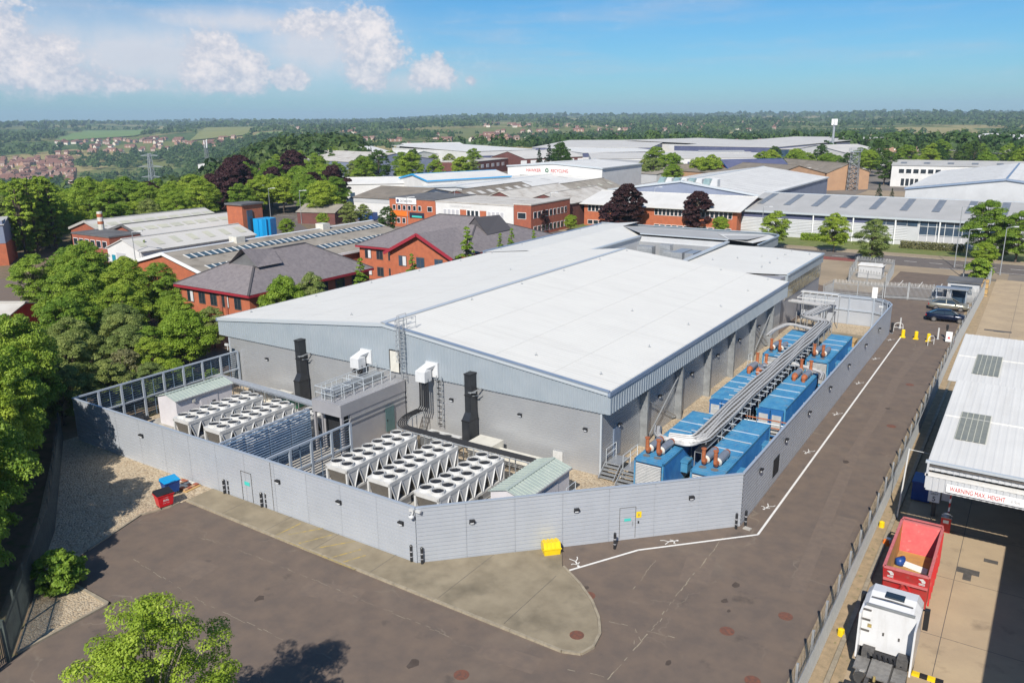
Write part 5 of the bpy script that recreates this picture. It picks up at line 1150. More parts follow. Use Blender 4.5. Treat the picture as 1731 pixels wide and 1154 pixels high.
for (x0, y0, x1, y1) in ((24.75, 18.6, 26.3, 23.2), (24.6, 31.4, 26.2, 36.2), (28.6, 20.2, 30.2, 24.8), (32.6, 20.2, 34.2, 24.8), (28.6, 31.4, 30.2, 36.2)):
    r = MB().face([(x0, y0, slopez(y0)+.05), (x1, y0, slopez(y0)+.05), (x1, y1, slopez(y1)+.05), (x0, y1, slopez(y1)+.05)]).build('rooflight', 'rooflight_dark', S)
    mb = MB(); 
    for k in range(6): x = x0+(x1-x0)*k/5; mb.bar((x, y0, slopez(y0)+.06), (x, y1, slopez(y1)+.06), .04, .03)
    mb.build('rib', 'rooflight', r)
vribs(MB(), (23.9, 15.02, 0), (52, 15.02, 0), (0, -1, 0), 5.85, 6.3, .3, .03).build('front_cladding', 'wall_grey', S); vribs(MB(), (23.9, 14.75, 0), (52, 14.75, 0), (0, -1, 0), 4.78, 5.6, .3, .03).build('canopy_cladding', 'wall_grey', S)
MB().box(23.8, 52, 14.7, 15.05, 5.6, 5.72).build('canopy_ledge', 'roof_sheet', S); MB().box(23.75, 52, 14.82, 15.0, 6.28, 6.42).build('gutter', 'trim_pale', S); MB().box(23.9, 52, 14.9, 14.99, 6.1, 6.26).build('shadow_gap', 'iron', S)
MB().box(23.85, 23.95, 14.7, 41.5, 4.9, 6.35).build('side_fascia', 'wall_grey', S)
for x, y in ((24.0, 29.3), (24.0, 41.3), (33, 15.2), (42, 15.2), (51.8, 15.2), (24.0, 22)): MB().box(x-.12, x+.12, y-.12, y+.12, 0, 6.3 if y > 20 else 4.95).build('column', 'iron', S)
MB().box(23.6, 52, 41.3, 41.5, 0, 6.9).build('rear_wall', 'wall_grey', S); MB().box(51.8, 52, 15, 41.3, 0, 6.5).build('end_wall', 'wall_grey', S)
p0 = P(1594, 824, 5.2); sgx = 24.9
sb = MB().box(sgx, sgx+4.55, 14.62, 14.66, 4.93, 5.38).build('warning_board', 'sign_white', S)
text('WARNING MAX. HEIGHT', .36, 'sign_red', sb, frame((sgx+.18, 14.61, 5.03), (1, 0, 0), (0, 0, 1)), depth=.004, squeeze=.62)
text('4.9m', .3, 'sign_grey', sb, frame((sgx+2.98, 14.61, 5.05), (1, 0, 0), (0, 0, 1)), depth=.004, squeeze=.72)
text('(16\'3")', .36, 'sign_red', sb, frame((sgx+3.62, 14.61, 5.03), (1, 0, 0), (0, 0, 1)), depth=.004, squeeze=.66)
# off to the right a neighbouring shed shades the yard
t = thing('neighbour_shed', 'tall grey shed beyond the right edge of the concrete yard', 'shed', (42, -12, 0)); MB().box(31.2, 55, -40, 13.4, 0, 7.6).build('wall', 'wall_grey', t); MB().face([(30.8, -40, 7.6), (55, -40, 7.6), (55, -18, 9.2), (30.8, -18, 9.2)]).face([(30.8, -18, 9.2), (55, -18, 9.2), (55, 13.6, 7.6), (30.8, 13.6, 7.6)]).build('roof', 'roof_pale', t)
# barrier and signs under the canopy
p = P(1597, 897); t = thing('boom_barrier', 'red barrier cabinet with raised red and white striped arm', 'barrier', (p.x, p.y, 0))
MB().box(-.27, .27, -.22, .22, 0, .95).build('cabinet', 'red', t, world=False); MB().box(-.29, .29, -.24, .24, .95, 1.0).tube([(0, 0, 1.0), (0, 0, 1.15), (0, 0, 1.22)], [.26, .2, .08], 12).build('cap', 'silencer', t, world=False); MB().box(-.15, .15, -.235, -.225, .62, .82).build('label_plate', 'sign_white', t, world=False)
for k in range(12):
    a = Vector((.04, .12, 1.0+k*.28)); b = a+Vector((.02, .03, .28)); MB().bar(a, b, .09, .05).build('arm_section', 'sign_white' if k % 2 else 'sign_red', t, world=False)
t = thing('speed_sign', 'white speed limit board on a post under the canopy', 'sign', (24.0, 21.3, 0)); MB().bar((24.0, 21.35, 0), (24.0, 21.35, 2.2), .07).build('post', 'iron', t)
b_ = MB().box(23.65, 24.3, 21.25, 21.3, 1.25, 2.15).build('board', 'sign_white', t)
text('SPEED', .17, 'sign_dark', b_, frame((23.98, 21.24, 1.95), (1, 0, 0), (0, 0, 1)), depth=.003, align='CENTER'); text('LIMIT', .17, 'sign_dark', b_, frame((23.98, 21.24, 1.75), (1, 0, 0), (0, 0, 1)), depth=.003, align='CENTER'); text('5', .45, 'sign_dark', b_, frame((23.98, 21.24, 1.34), (1, 0, 0), (0, 0, 1)), depth=.003, align='CENTER')
MB().box(24.4, 24.95, 21.25, 21.3, 1.5, 2.05).build('small_board', 'sign_grey', t)
mb = MB().box(22.5, 23.6, 23.6, 25.2, .1, 1.3).box(22.45, 23.65, 23.55, 25.25, 1.3, 1.42); solo(mb, 'storage_container', 'dark_blue', 'dark blue storage box in the shade of the canopy', 'container')
p = P(1452, 1076); 
for x, y in ((1421, 1073), (1490, 890)):
    p = P(x, y); t = thing('yellow_marker', 'small yellow marker post on the kerb ' + ('by the truck' if x < 1450 else 'by the red skip'), 'marker', (p.x, p.y, 0)); MB().tube([(0, 0, 0), (0, 0, .35), (0, 0, .4)], [.17, .16, .06], 8).build('post', 'yellow', t, world=False)
p = P(1497, 920); mb = MB().tube([(p.x, p.y, .0), (p.x, p.y, .32)], [.22, .14], 8); mb.mi = 1; mb.tube([(p.x+.1, p.y+.3, 0), (p.x+.1, p.y+.3, .3)], .14, 8); solo(mb, 'litter_tub', ['sign_orange', 'sign_white'], 'orange and white tub lying on the kerb beside the skip', 'tub')
t = thing('lamp_pole', 'thin white leaning pole behind the palisade fence', 'pole', (22.15, 20.5, 0)); MB().tube([(22.15, 20.5, 0), (22.3, 20.9, 4.6)], .05, 6).build('pole', 'white_metal', t); MB().tube([(22.3, 20.9, 4.55), (23.9, 21.4, 4.3)], .02, 5).build('cable', 'galv', t)
# drain gratings in the yard
p = P(1636, 968); mb = MB().box(p.x-.55, p.x+.55, p.y-.15, p.y+.45, .0, .03).box(p.x-.2, p.x+.2, p.y-.9, p.y-.15, .0, .03); mb.box(p.x-.25, p.x+.25, p.y-.02, p.y+.3, .03, .045); solo(mb, 'drain_cover', 'iron', 'dark T-shaped drain cover in the concrete yard', 'drain')
p = P(1690, 560); mb = MB().box(p.x-1.6, p.x+1.2, p.y-.3, p.y+.3, 0, .03).box(p.x-.6, p.x+.5, p.y-.5, p.y-.3, 0, .03); solo(mb, 'drain_cover', 'iron', 'long dark drain strip in the yard beyond the white shed', 'drain')
p = P(1675, 949); mb = MB().box(p.x-.35, p.x+.35, p.y-.2, p.y+.2, 0, .03); solo(mb, 'drain_cover', 'iron', 'small square drain cover in the sunlit yard', 'drain')
# ------------------------------------------------------------------ red skip
K2 = thing('skip', 'open red steel skip with orange inside and white emblems', 'skip', (23.95, 12.4, 0))
x0, x1, yn, yf, zr = 22.9, 25.05, 9.35, 15.25, 2.45; yb_ = 10.15; zf = 1.0
mb = MB(); O = [(x0, yn, zr), (x1, yn, zr), (x1, yf, zr), (x0, yf, zr), (x0+.08, yb_, .15), (x1-.08, yb_, .15), (x1-.08, yf-.1, .15), (x0+.08, yf-.1, .15)]
I_ = [(x0+.1, yn+.1, zr), (x1-.1, yn+.1, zr), (x1-.1, yf-.1, zr), (x0+.1, yf-.1, zr), (x0+.18, yb_+.1, zf), (x1-.18, yb_+.1, zf), (x1-.18, yf-.9, zf), (x0+.18, yf-.9, zf)]
def Q(V, *ix): return [V[k] for k in ix]
MB().face(Q(O, 0, 1, 5, 4)).face(Q(O, 1, 2, 6, 5)).face(Q(O, 2, 3, 7, 6)).face(Q(O, 3, 0, 4, 7)).face(Q(O, 4, 5, 6, 7)).build('shell', 'red_worn', K2)
MB().face(Q(I_, 0, 3, 7, 4)).face(Q(I_, 1, 5, 6, 2)).face(Q(I_, 0, 4, 5, 1)).face(Q(I_, 4, 7, 6, 5)).build('lining', 'skip_inside', K2); MB().face(Q(I_, 2, 6, 7, 3)).build('tailgate_lining', 'red_worn', K2)
mb = MB()
for a, b in ((0, 1), (1, 2), (2, 3), (3, 0)): mb.bar(Vector(O[a])*.5+Vector(I_[a])*.5, Vector(O[b])*.5+Vector(I_[b])*.5, .14, .1)
mb.build('rim', 'skip_rim', K2); MB().bar((x0+.1, yf+.35, zr), (x1-.1, yf+.35, zr), .08).bar((x0+.05, yf, zr), (x0+.1, yf+.35, zr), .08).bar((x1-.05, yf, zr), (x1-.1, yf+.35, zr), .08).build('tail_frame', 'skip_rim', K2)
def fr(z): return yn+(yb_-yn)*(zr-z)/(zr-.15)
MB().bar((x0+.05, fr(1.7)-.05, 1.7), (x1-.05, fr(1.7)-.05, 1.7), .12, .1).build('cross_rail', 'skip_rim', K2)
xm = (x0+x1)/2; MB().bar((xm-.12, fr(1.6)-.06, 1.6), (xm-.42, fr(.3)-.06, .3), .12).bar((xm+.12, fr(1.6)-.06, 1.6), (xm+.42, fr(.3)-.06, .3), .12).bar((xm-.2, fr(1.3)-.06, 1.3), (xm+.2, fr(1.3)-.06, 1.3), .1).bar((xm-.33, fr(.7)-.06, .7), (xm+.33, fr(.7)-.06, .7), .08).build('hook_frame', 'red_worn', K2)
mb = MB()
for k in range(7): y = yn+.9+k*.75; [MB().box(q, q+.08, y, y+.1, .4, zr-.05).build('side_rib', 'red_worn', K2) for q in (x1-.02, x0-.06)]
mb = MB()
for x in (x0+.35, x1-.35):
    def q_(dx, dz): return (x+dx, fr(2.1+dz)-.03, 2.1+dz)
    mb.face([q_(-.16, .16), q_(.05, .2), q_(.16, .1), q_(-.02, .04)]).face([q_(-.02, .05), q_(.17, .08), q_(.17, -.06), q_(.02, -.08)]).face([q_(-.12, -.12), q_(.16, -.12), q_(.16, -.18), q_(-.12, -.18)]).face([q_(-.12, -.21), q_(.16, -.21), q_(.16, -.25), q_(-.12, -.25)])
mb.build('emblem', 'sign_white', K2)
t = thing('scrap_bundle', 'bundle of white battens with a blue sack inside the red skip', 'scrap', (23.9, 12.6, zf)); 
for k in range(6): MB().bar((23.5, 13.1-k*.1, zf+.06), (24.7, 12.8-k*.11, zf+.06), .05).build('batten', 'sign_white', t)
mb = MB(); n = 7
for k in range(n): pass
mb.tube([(23.3, 12.6, zf), (23.33, 12.7, zf+.22), (23.45, 12.82, zf+.3), (23.5, 12.9, zf+.12)], [.22, .27, .2, .08], 8); mb.build('sack', 'dark_blue', t, smooth=True)
# ------------------------------------------------------------------ white tractor truck seen from behind
T2 = thing('tractor_truck', 'white tractor unit truck with bare chassis parked before the red skip', 'truck', (24.0, 3.5, 0))
cx0, cx1 = 22.85, 25.15; xm = (cx0+cx1)/2
mb = MB(); yr, yfz = 3.95, 6.15
sec = [(yr, 1.15, 3.35), (yr+.9, 1.0, 3.6), (yr+1.7, .95, 3.5), (yfz-.1, .85, 3.1), (yfz, .8, 2.2)]
for y, z0, z1 in sec:
    wv = 1.0 if z1 > 2.5 else .97
    hw = (cx1-cx0)/2*wv
    mb.v += [(xm-hw, y, z0), (xm-hw, y, z1-.3), (xm-hw*.8, y, z1), (xm+hw*.8, y, z1), (xm+hw, y, z1-.3), (xm+hw, y, z0)]
for i in range(len(sec)-1):
    for k in range(6): mb.f.append((i*6+k, i*6+(k+1) % 6, i*6+6+(k+1) % 6, i*6+6+k)); mb.m.append(0)
mb.f += [(0, 1, 2, 3, 4, 5), tuple(24+k for k in (5, 4, 3, 2, 1, 0))]; mb.m += [0, 0]
cab = mb.build('cab', 'white_paint', T2)
MB().box(cx0-.02, cx0+.06, 3.35, 5.2, .9, 3.15).build('side_fairing', 'white_paint', T2); MB().box(cx1-.06, cx1+.02, 3.1, 5.2, .9, 3.15).build('side_fairing', 'white_paint', T2)
MB().bar((cx0+.15, yr-.04, 3.38), (cx1-.15, yr-.04, 3.38), .08, .1).build('rear_trim', 'galv_dull', cab); mb = MB()
for z in (3.05, 2.55, 2.0): mb.box(cx0+.04, cx0+.4, yr-.07, yr-.01, z, z+.06)
for x, z in ((xm-.2, 2.0), (xm+.45, 1.95)): mb.box(x, x+.07, yr-.05, yr-.01, z, z+.14)
for x in (xm-.5, xm, xm+.5): mb.box(x, x+.03, yr-.02, yr-.005, 1.35, 3.1) if False else None
mb.build('wall_fittings', 'iron', cab); MB().box(xm-.85, xm-.68, yr-.02, yr-.005, 2.2, 2.38).build('sticker', 'paint_yellow', cab)
MB().box(xm-.35, xm+.45, 4.55, 5.0, 3.55, 3.62).build('roof_hatch', 'glass', cab); MB().tube([(cx0+.3, 4.3, 3.56), (xm, 4.2, 3.66), (cx1-.3, 4.3, 3.56)], .03, 5).build('roof_seam', 'iron', cab)
mb = MB().box(cx1+.08, cx1+.3, 5.5, 5.75, 1.9, 2.9).box(cx1, cx1+.1, 5.6, 5.66, 2.8, 2.86); mb.build('mirror', 'black', T2); MB().box(cx0-.3, cx0-.08, 5.5, 5.75, 1.9, 2.9).box(cx0-.1, cx0, 5.6, 5.66, 2.8, 2.86).build('mirror', 'black', T2)
MB().box(xm-.45, xm-.3, -3.2, 5.6, .75, 1.05).box(xm+.3, xm+.45, -3.2, 5.6, .75, 1.05).build('chassis_rail', 'chassis', T2)
MB().box(cx0+.1, xm-.5, 2.35, 3.3, .98, 1.05).box(xm-.42, xm+.42, 1.9, 3.3, 1.06, 1.12).box(xm+.5, cx1-.1, 2.2, 3.2, .98, 1.05).build('tread_plate', 'checker', T2)
MB().tube([(cx0+.5, 2.2, .7), (cx0+.5, 3.4, .7)], .34, 10).build('fuel_tank', 'chrome', T2); MB().box(cx1-.85, cx1-.1, 2.1, 3.3, .4, .97).build('battery_box', 'chassis', T2)
mb = MB(); 
for k in range(7): x = xm-.75+k*.22; mb.tube([(x, 3.7, 1.0+.1*(k % 2)), (x+.1, 3.45, 1.3), (x+.2, 3.3, 1.1)], .05, 5)
mb.box(xm-.6, xm+.7, 3.4, 3.9, .8, 1.15); mb.build('air_lines', 'black', T2)
MB().box(cx0+.25, cx0+.75, 3.4, 3.85, .7, 1.35).build('air_tank', 'chassis', T2); MB().box(cx1-.6, cx1-.15, 3.3, 3.85, .7, 1.45).build('air_filter', 'chassis', T2)
wt = MB().tube([(-.28, 0, 0), (.28, 0, 0)], .5, 18).mesh('tyre', 'rubber'); rt = MB().tube([(-.29, 0, 0), (.29, 0, 0)], .26, 12).mesh('rim', 'galv_dull')
lw = wloc(T2)
for y in (1.0, -.6, 5.0):
    for x in (cx0+.3, cx1-.3):
        o = bpy.data.objects.new('wheel', wt); C.objects.link(o); o.parent = T2; o.location = (x-lw.x, y-lw.y, .5); q = bpy.data.objects.new('rim', rt); C.objects.link(q); q.parent = o
        if y < 4:
            mb = MB(); arc = [(y+.62*math.cos(R(a)), .5+.62*math.sin(R(a))) for a in range(0, 181, 20)]
            for a, b in zip(arc, arc[1:]): mb.face([(x-.32, *a), (x+.32, *a), (x+.32, *b), (x-.32, *b)])
            mb.build('mudguard', 'rubber', T2)
MB().box(xm-.35, xm+.35, .2, .9, 1.05, 1.18).build('coupling_plate', 'chassis', T2); MB().tube([(xm-.08, 1.7, 1.1), (xm-.08, 1.7, 1.35)], .06, 6).build('valve', 'paint_yellow', T2); MB().bar((cx0+.1, -1.4, .6), (cx1-.1, -1.4, .6), .1, .2).build('tail_bar', 'chassis', T2)
MB().box(cx0+.05, cx1-.05, yfz, yfz+.12, .35, .85).build('bumper', 'white_paint', T2); MB().box(cx0+.15, cx1-.15, yfz-.02, yfz+.04, 2.0, 2.9).build('windscreen', 'glass', T2)
mb = MB(); yk = 1.15
p = P(1545, 1140); t = thing('chequer_block', 'yellow and black striped wheel stop beside the truck', 'wheel stop', (p.x, p.y, 0))
for k in range(4): MB().box(-.1+k*.32, .22+k*.32, -.12, .12, 0, .14).build('stripe', 'yellow' if k % 2 == 0 else 'black', t, world=False)
# ------------------------------------------------------------------ background buildings
def shed(name, label, a, b, depth, eave, ridge, wall, roof, kind='x', cat='warehouse', lights=None, wins=(), trim=None, band=None, over=.25, lightm='rooflight', gablem=None, group=None, doors=()):
    """building from its front eave line a-b (left to right), going back by depth"""
    a = Vector(a[:2]); b = Vector(b[:2]); W_ = (b-a).length; m_ = (a+b)/2; rz = math.atan2(b.y-a.y, b.x-a.x); z0 = float(ter(m_.x, m_.y))
    t = thing(name, label, cat, (m_.x, m_.y, z0), rz, group); h = W_/2; D = depth
    B = lambda mb, n, m, p=t, **k: mb.build(n, m, p, world=False, **k)
    mb = MB()
    if kind == 'y':
        for y, f in ((0, 1), (D, -1)): mb.face([(-h, y, 0), (h, y, 0), (h, y, eave), (0, y, ridge-.05), (-h, y, eave)][::f])
        mb.face([(-h, D, 0), (-h, 0, 0), (-h, 0, eave), (-h, D, eave)]).face([(h, 0, 0), (h, D, 0), (h, D, eave), (h, 0, eave)])
    elif kind == 'x':
        for x, f in ((h, 1), (-h, -1)): mb.face([(x, 0, 0), (x, D, 0), (x, D, eave), (x, D/2, ridge-.05), (x, 0, eave)][::f])
        mb.face([(-h, 0, 0), (h, 0, 0), (h, 0, eave), (-h, 0, eave)]).face([(h, D, 0), (-h, D, 0), (-h, D, eave), (h, D, eave)])
    else: mb.box(-h, h, 0, D, 0, eave)
    B(mb, 'wall', gablem or wall)
    sl = []
    if kind == 'y': sl = [((-h-over, eave-over*.1), (0, ridge)), ((0, ridge), (h+over, eave-over*.1))]
    elif kind == 'x': sl = [((-over, eave-over*.1), (D/2, ridge)), ((D/2, ridge), (D+over, eave-over*.1))]
    elif kind == 'flat': B(MB().box(-h-.1, h+.1, -.1, D+.1, eave, eave+.25), 'roof', roof)
    elif kind == 'mono': sl = [((-over, eave), (D+over, ridge))]
    for (p, q) in sl:
        if kind == 'y': pt = lambda u, v, e=0.: (p[0]+(q[0]-p[0])*v, -over+(D+2*over)*u, p[1]+(q[1]-p[1])*v+e)
        else: pt = lambda u, v, e=0.: (-h-over+(W_+2*over)*u, p[0]+(q[0]-p[0])*v, p[1]+(q[1]-p[1])*v+e)
        s_ = B(MB().face([pt(0, 0), pt(1, 0), pt(1, 1), pt(0, 1)]).face([pt(0, 0, -.14), pt(0, 1, -.14), pt(1, 1, -.14), pt(1, 0, -.14)]).face([pt(0, 0, -.14), pt(1, 0, -.14), pt(1, 0), pt(0, 0)]).face([pt(0, 0, -.14), pt(0, 0), pt(0, 1), pt(0, 1, -.14)]).face([pt(1, 0, -.14), pt(1, 0), pt(1, 1), pt(1, 1, -.14)]), 'roof_slope', roof)
        if lights:
            n, v0, v1, w_ = lights
            for k in range(n):
                u = (k+.5)/n; du = w_/2/(D if kind == 'y' else W_)
                B(MB().face([pt(u-du, v0, .06), pt(u+du, v0, .06), pt(u+du, v1, .06), pt(u-du, v1, .06)]), 'rooflight', lightm, s_)
    if kind in 'xy' and kind != 'flat':
        e = MB(); e.bar(*(((0, -over, ridge+.03), (0, D+over, ridge+.03)) if kind == 'y' else ((-h-over, D/2, ridge+.03), (h+over, D/2, ridge+.03))), .5, .1); B(e, 'ridge_cap', trim or roof)
    if trim:
        e = MB()
        if kind == 'y': e.bar((-h-over, -over-.05, eave-.1), (0, -over-.05, ridge-.1), .12, .45).bar((0, -over-.05, ridge-.1), (h+over, -over-.05, eave-.1), .12, .45).bar((h+over+.05, -over, eave-.15), (h+over+.05, D+over, eave-.15), .14, .35)
        else: e.bar((-h-over, -over-.06, eave-.15), (h+over, -over-.06, eave-.15), .14, .4); 
        B(e, 'trim', trim)
    if band: z0_, z1_, bm = band; B(MB().box(-h-.03, h+.03, -.05, 0, z0_, z1_).box(h, h+.04, -.05, D, z0_, z1_), 'cladding_band', bm)
    for (f, u0, u1, z0_, z1_, n, m, gap) in wins:
        for k in range(n):
            s0 = u0+(u1-u0)*k/n; s1 = u0+(u1-u0)*(k+1-gap)/n
            if f == 'F': o = B(MB().box(s0, s1, -.05, .0, z0_, z1_), 'window', 'sign_white'); B(MB().box(s0+.08, s1-.08, -.07, -.05, z0_+.08, z1_-.08), 'pane', m, o)
            else: o = B(MB().box(h, h+.05, s0, s1, z0_, z1_), 'window', 'sign_white'); B(MB().box(h+.05, h+.07, s0+.08, s1-.08, z0_+.08, z1_-.08), 'pane', m, o)
    for (f, u0, u1, z1_, m) in doors:
        if f == 'F': B(MB().box(u0, u1, -.08, 0, 0, z1_), 'door', m)
        else: B(MB().box(h, h+.08, u0, u1, 0, z1_), 'door', m)
    return t
def V2(x, y): return Vector((x, y, 0))
def hip(name, label, x0, x1, y0, y1, eave, ridge, rx0, rx1, ry0, ry1, wall, roof, trim):
    """hipped roof office; the ridge runs from (rx0, ry0) to (rx1, ry1)"""
    t = thing(name, label, 'office', ((x0+x1)/2, (y0+y1)/2, 0)); o = .45
    MB().box(x0, x1, y0, y1, 0, eave).build('wall', wall, t)
    c = [(x0-o, y0-o, eave-.05), (x1+o, y0-o, eave-.05), (x1+o, y1+o, eave-.05), (x0-o, y1+o, eave-.05)]; a = (rx0, ry0, ridge); b = (rx1, ry1, ridge)
    sl = [(c[0], c[1], b, a), (c[1], c[2], b), (c[2], c[3], a, b), (c[3], c[0], a)] if abs(rx1-rx0) > abs(ry1-ry0) else [(c[0], c[1], a), (c[1], c[2], b, a), (c[2], c[3], b), (c[3], c[0], a, b)]
    for f in sl: MB().face(f).build('roof_slope', roof, t)
    mb = MB().bar(a, b, .3, .2)
    for k, e in ((0, a), (3, a if abs(rx1-rx0) > abs(ry1-ry0) else b), (1, b if abs(rx1-rx0) > abs(ry1-ry0) else a), (2, b)): mb.bar(c[k], e, .26, .16)
    mb.build('ridge_tiles', 'slate_ridge', t)
    mb = MB()
    for k in range(4): p, q = Vector(c[k]), Vector(c[(k+1) % 4]); mb.bar(p+Vector((0, 0, -.2)), q+Vector((0, 0, -.16)), .12, .28)
    mb.build('fascia', trim, t); return t
def facewin(t, x0, x1, y, z0, z1, n, m='glass', gap=.45, face='F'):
    for k in range(n):
        a = x0+(x1-x0)*(k+gap/2)/n; b = x0+(x1-x0)*(k+1-gap/2)/n
        if face == 'F': o = MB().box(a, b, y-.06, y, z0, z1).build('window', 'iron', t); MB().box(a+.08, (a+b)/2-.04, y-.08, y-.06, z0+.1, z1-.1).build('pane', m, o); MB().box((a+b)/2+.04, b-.08, y-.08, y-.06, z0+.1, z1-.1).build('pane', m if k % 3 else 'grp_white', o)
        else: o = MB().box(y, y+.06, a, b, z0, z1).build('window', 'iron', t); MB().box(y+.06, y+.08, a+.08, b-.08, z0+.1, z1-.1).build('pane', m, o)
# brick offices with slate roofs
t = hip('brick_office', 'two-storey orange brick office with slate roof and red fascia under the leafy tree', -61, -48, 28, 48, 5.4, 8.9, -54.5, -54.5, 35, 43, 'brick_orange', 'slate', 'red_trim')
facewin(t, -60, -49, 28, 3.3, 4.8, 5); facewin(t, -60, -49, 28, .6, 2.1, 5); facewin(t, 29, 47, -48, 3.3, 4.8, 6, face='R'); facewin(t, 29, 47, -48, .6, 2.1, 6, face='R')
mb = MB().face([(-56.3, 32.3, 7.6), (-51.3, 32.3, 7.6), (-53.8, 33.2, 9.5)]); mb.build('gablet', 'roof_flat', t); MB().face([(-56.5, 32.1, 7.6), (-53.8, 32.1, 9.65), (-53.8, 37, 9.0), (-56.5, 36, 7.6)]).face([(-51.1, 32.1, 7.6), (-53.8, 32.1, 9.65), (-53.8, 37, 9.0), (-51.1, 36, 7.6)]).build('gablet_roof', 'slate', t)
MB().box(-53.3, -52.9, 27.85, 28, 0, 5.2).box(-52.3, -51.9, 27.85, 28, 0, 5.2).build('downpipe', 'brick_red', t)
t = hip('brick_office', 'two-storey orange brick office with red-edged front gable and slate roof', -64, -43, 63, 88, 5.4, 9.4, -57, -49, 75, 75, 'brick_orange', 'slate', 'red_trim')
facewin(t, -63.4, -56, 63, 3.3, 4.8, 3); facewin(t, -63.4, -56, 63, .6, 2.1, 3)
MB().box(-55.6, -43.8, 60.8, 63, 0, 5.4).face([(-55.6, 60.8, 5.4), (-43.8, 60.8, 5.4), (-49.7, 60.8, 8.2)]).build('gable_bay', 'brick_orange', t)
MB().face([(-56.3, 60.2, 5.1), (-49.7, 60.2, 8.35), (-49.7, 70, 8.35), (-56.3, 66, 5.6)]).face([(-43.1, 60.2, 5.1), (-43.1, 66, 5.6), (-49.7, 70, 8.35), (-49.7, 60.2, 8.35)]).build('bay_roof', 'slate', t)
MB().bar((-56.3, 60.15, 5.0), (-49.7, 60.15, 8.25), .14, .45).bar((-49.7, 60.15, 8.25), (-43.1, 60.15, 5.0), .14, .45).build('barge_board', 'red_trim', t)
facewin(t, -54.8, -44.4, 60.8, 3.2, 4.8, 3, 'glass_blue', .55); facewin(t, -54.8, -44.4, 60.8, .5, 2.1, 3, 'glass_blue', .55); facewin(t, 64, 87, -43, 3.3, 4.8, 7, face='R')
MB().face([(-49.6, 72.2, 7.6), (-45.4, 72.2, 7.2), (-47.6, 72.2, 9.6)]).face([(-49.6, 72, 7.6), (-47.6, 72, 9.7), (-47.6, 79, 9.4), (-49.6, 79, 8)]).face([(-45.2, 72, 7.1), (-47.6, 72, 9.7), (-47.6, 79, 9.4), (-45.2, 79, 7.2)]).build('gablet', 'slate_ridge', t)
# grey works with skylight strips
t = shed('grey_factory', 'long low factory with brick gable, grey sheet roof and two glazed skylight strips', (-87, 36.5), (-66, 36.5), 43, 4.2, 6.8, 'brick_orange', 'asbestos', 'y', 'factory', trim='sign_white', doors=(('F', -8, -6.6, 2.4, 'brick_dark'), ('F', 2, 3, 2.2, 'iron')))
for q in (2.0, 6.6):
    for k in range(34):
        y = 2+k*1.2; xa, xb = q, q+1.5; za, zb = 6.8-2.6*xa/10.75+.09, 6.8-2.6*xb/10.75+.09
        MB().face([(xa, y, za), (xb, y, zb), (xb, y+.95, zb), (xa, y+.95, za)]).build('skylight_pane', 'glazing_dark', t, world=False)
for q in (2.0, 6.6):
    mb = MB()
    for k in range(35): y = 1.82+k*1.2; mb.bar((q, y, 6.8-2.6*q/10.75+.1), (q+1.5, y, 6.8-2.6*(q+1.5)/10.75+.1), .2, .06)
    mb.build('glazing_bars', 'roof_sheet', t, world=False)['kind'] = 'stuff'
for y in (12, 30): MB().box(-.9, .9, y, y+1.6, 6.5, 7.6).build('roof_vent', 'cream_metal', t, world=False)
MB().tube([(-3.4, -.05, 3.0), (-3.4, -.12, 3.0)], .5, 12).build('satellite_dish', 'sign_white', t, world=False)
MB().box(-10.5, -3, -4.5, 0, 0, 2.6).build('porch', 'brick_orange', t, world=False); MB().box(-10.7, -2.8, -4.7, .1, 2.6, 2.8).build('porch_roof', 'asbestos_dark', t, world=False)
# white double-gabled works with brick front, chimney and tower
a = P(118, 402, 5.5)
t = shed('white_roofed_works', 'pair of joined white sheet gables with pale rooflights behind a brick front', (-134.5, 55), (-123.1, 55), 27, 4.6, 6.3, 'brick_red', 'roof_pale', 'y', 'factory', lights=(10, .35, .62, 2.0), trim='roof_grey')
t = shed('white_roofed_works', 'second white sheet gable with pale rooflights beside the brick tower', (-122.7, 55.3), (-111, 55.3), 27, 4.6, 6.3, 'brick_red', 'roof_pale', 'y', 'factory', lights=(10, .35, .62, 2.0), trim='roof_flat')
t = shed('brick_workshop', 'two-storey red brick workshop with dark flat roof and white windows', (-122.5, 48.6), (-110.5, 48.6), 6, 5.0, 5.2, 'brick_red', 'roof_flat', 'flat', 'building', wins=(('F', -5.6, 5.6, 3.0, 4.3, 6, 'glass', .25), ('F', -5.6, 5.6, .7, 1.9, 6, 'glass', .25)))
MB().tube([(-4.6, 5, 4.8), (-4.6, 5, 8.6)], [.55, .48], 12).build('chimney', 'cream_metal', t, world=False); MB().tube([(-4.6, 5, 7.6), (-4.6, 5, 8.2)], .52, 12).tube([(-4.6, 5, 6.3), (-4.6, 5, 6.8)], .55, 12).build('chimney_band', 'rust', t, world=False)
t = thing('brick_tower', 'square orange brick stair tower with flat black cap beside a blue tank', 'tower', (-107, 76, 0)); MB().box(-109.8, -105.2, 73.5, 78.5, 0, 8.6).build('wall', 'brick_orange', t); MB().box(-110.1, -104.9, 73.2, 78.8, 8.6, 8.9).build('cap', 'roof_flat', t); MB().box(-105.2, -105.0, 74.5, 75.8, 3.5, 7.6).build('glazing', 'glass_blue', t)
t = thing('blue_silo', 'bright blue sheet metal silo behind the brick tower', 'silo', (-103, 77, 0)); MB().prism([(-104.6, 75.4), (-102, 75.4), (-101.4, 77), (-102, 79), (-104.6, 79)], 0, 5.9).build('body', 'bright_blue', t); MB().bar((-101.5, 76, 0), (-101.5, 76, 6.1), .2).bar((-103, 75.3, 0), (-103, 75.3, 5.9), .15).build('ladder', 'bright_blue', t)
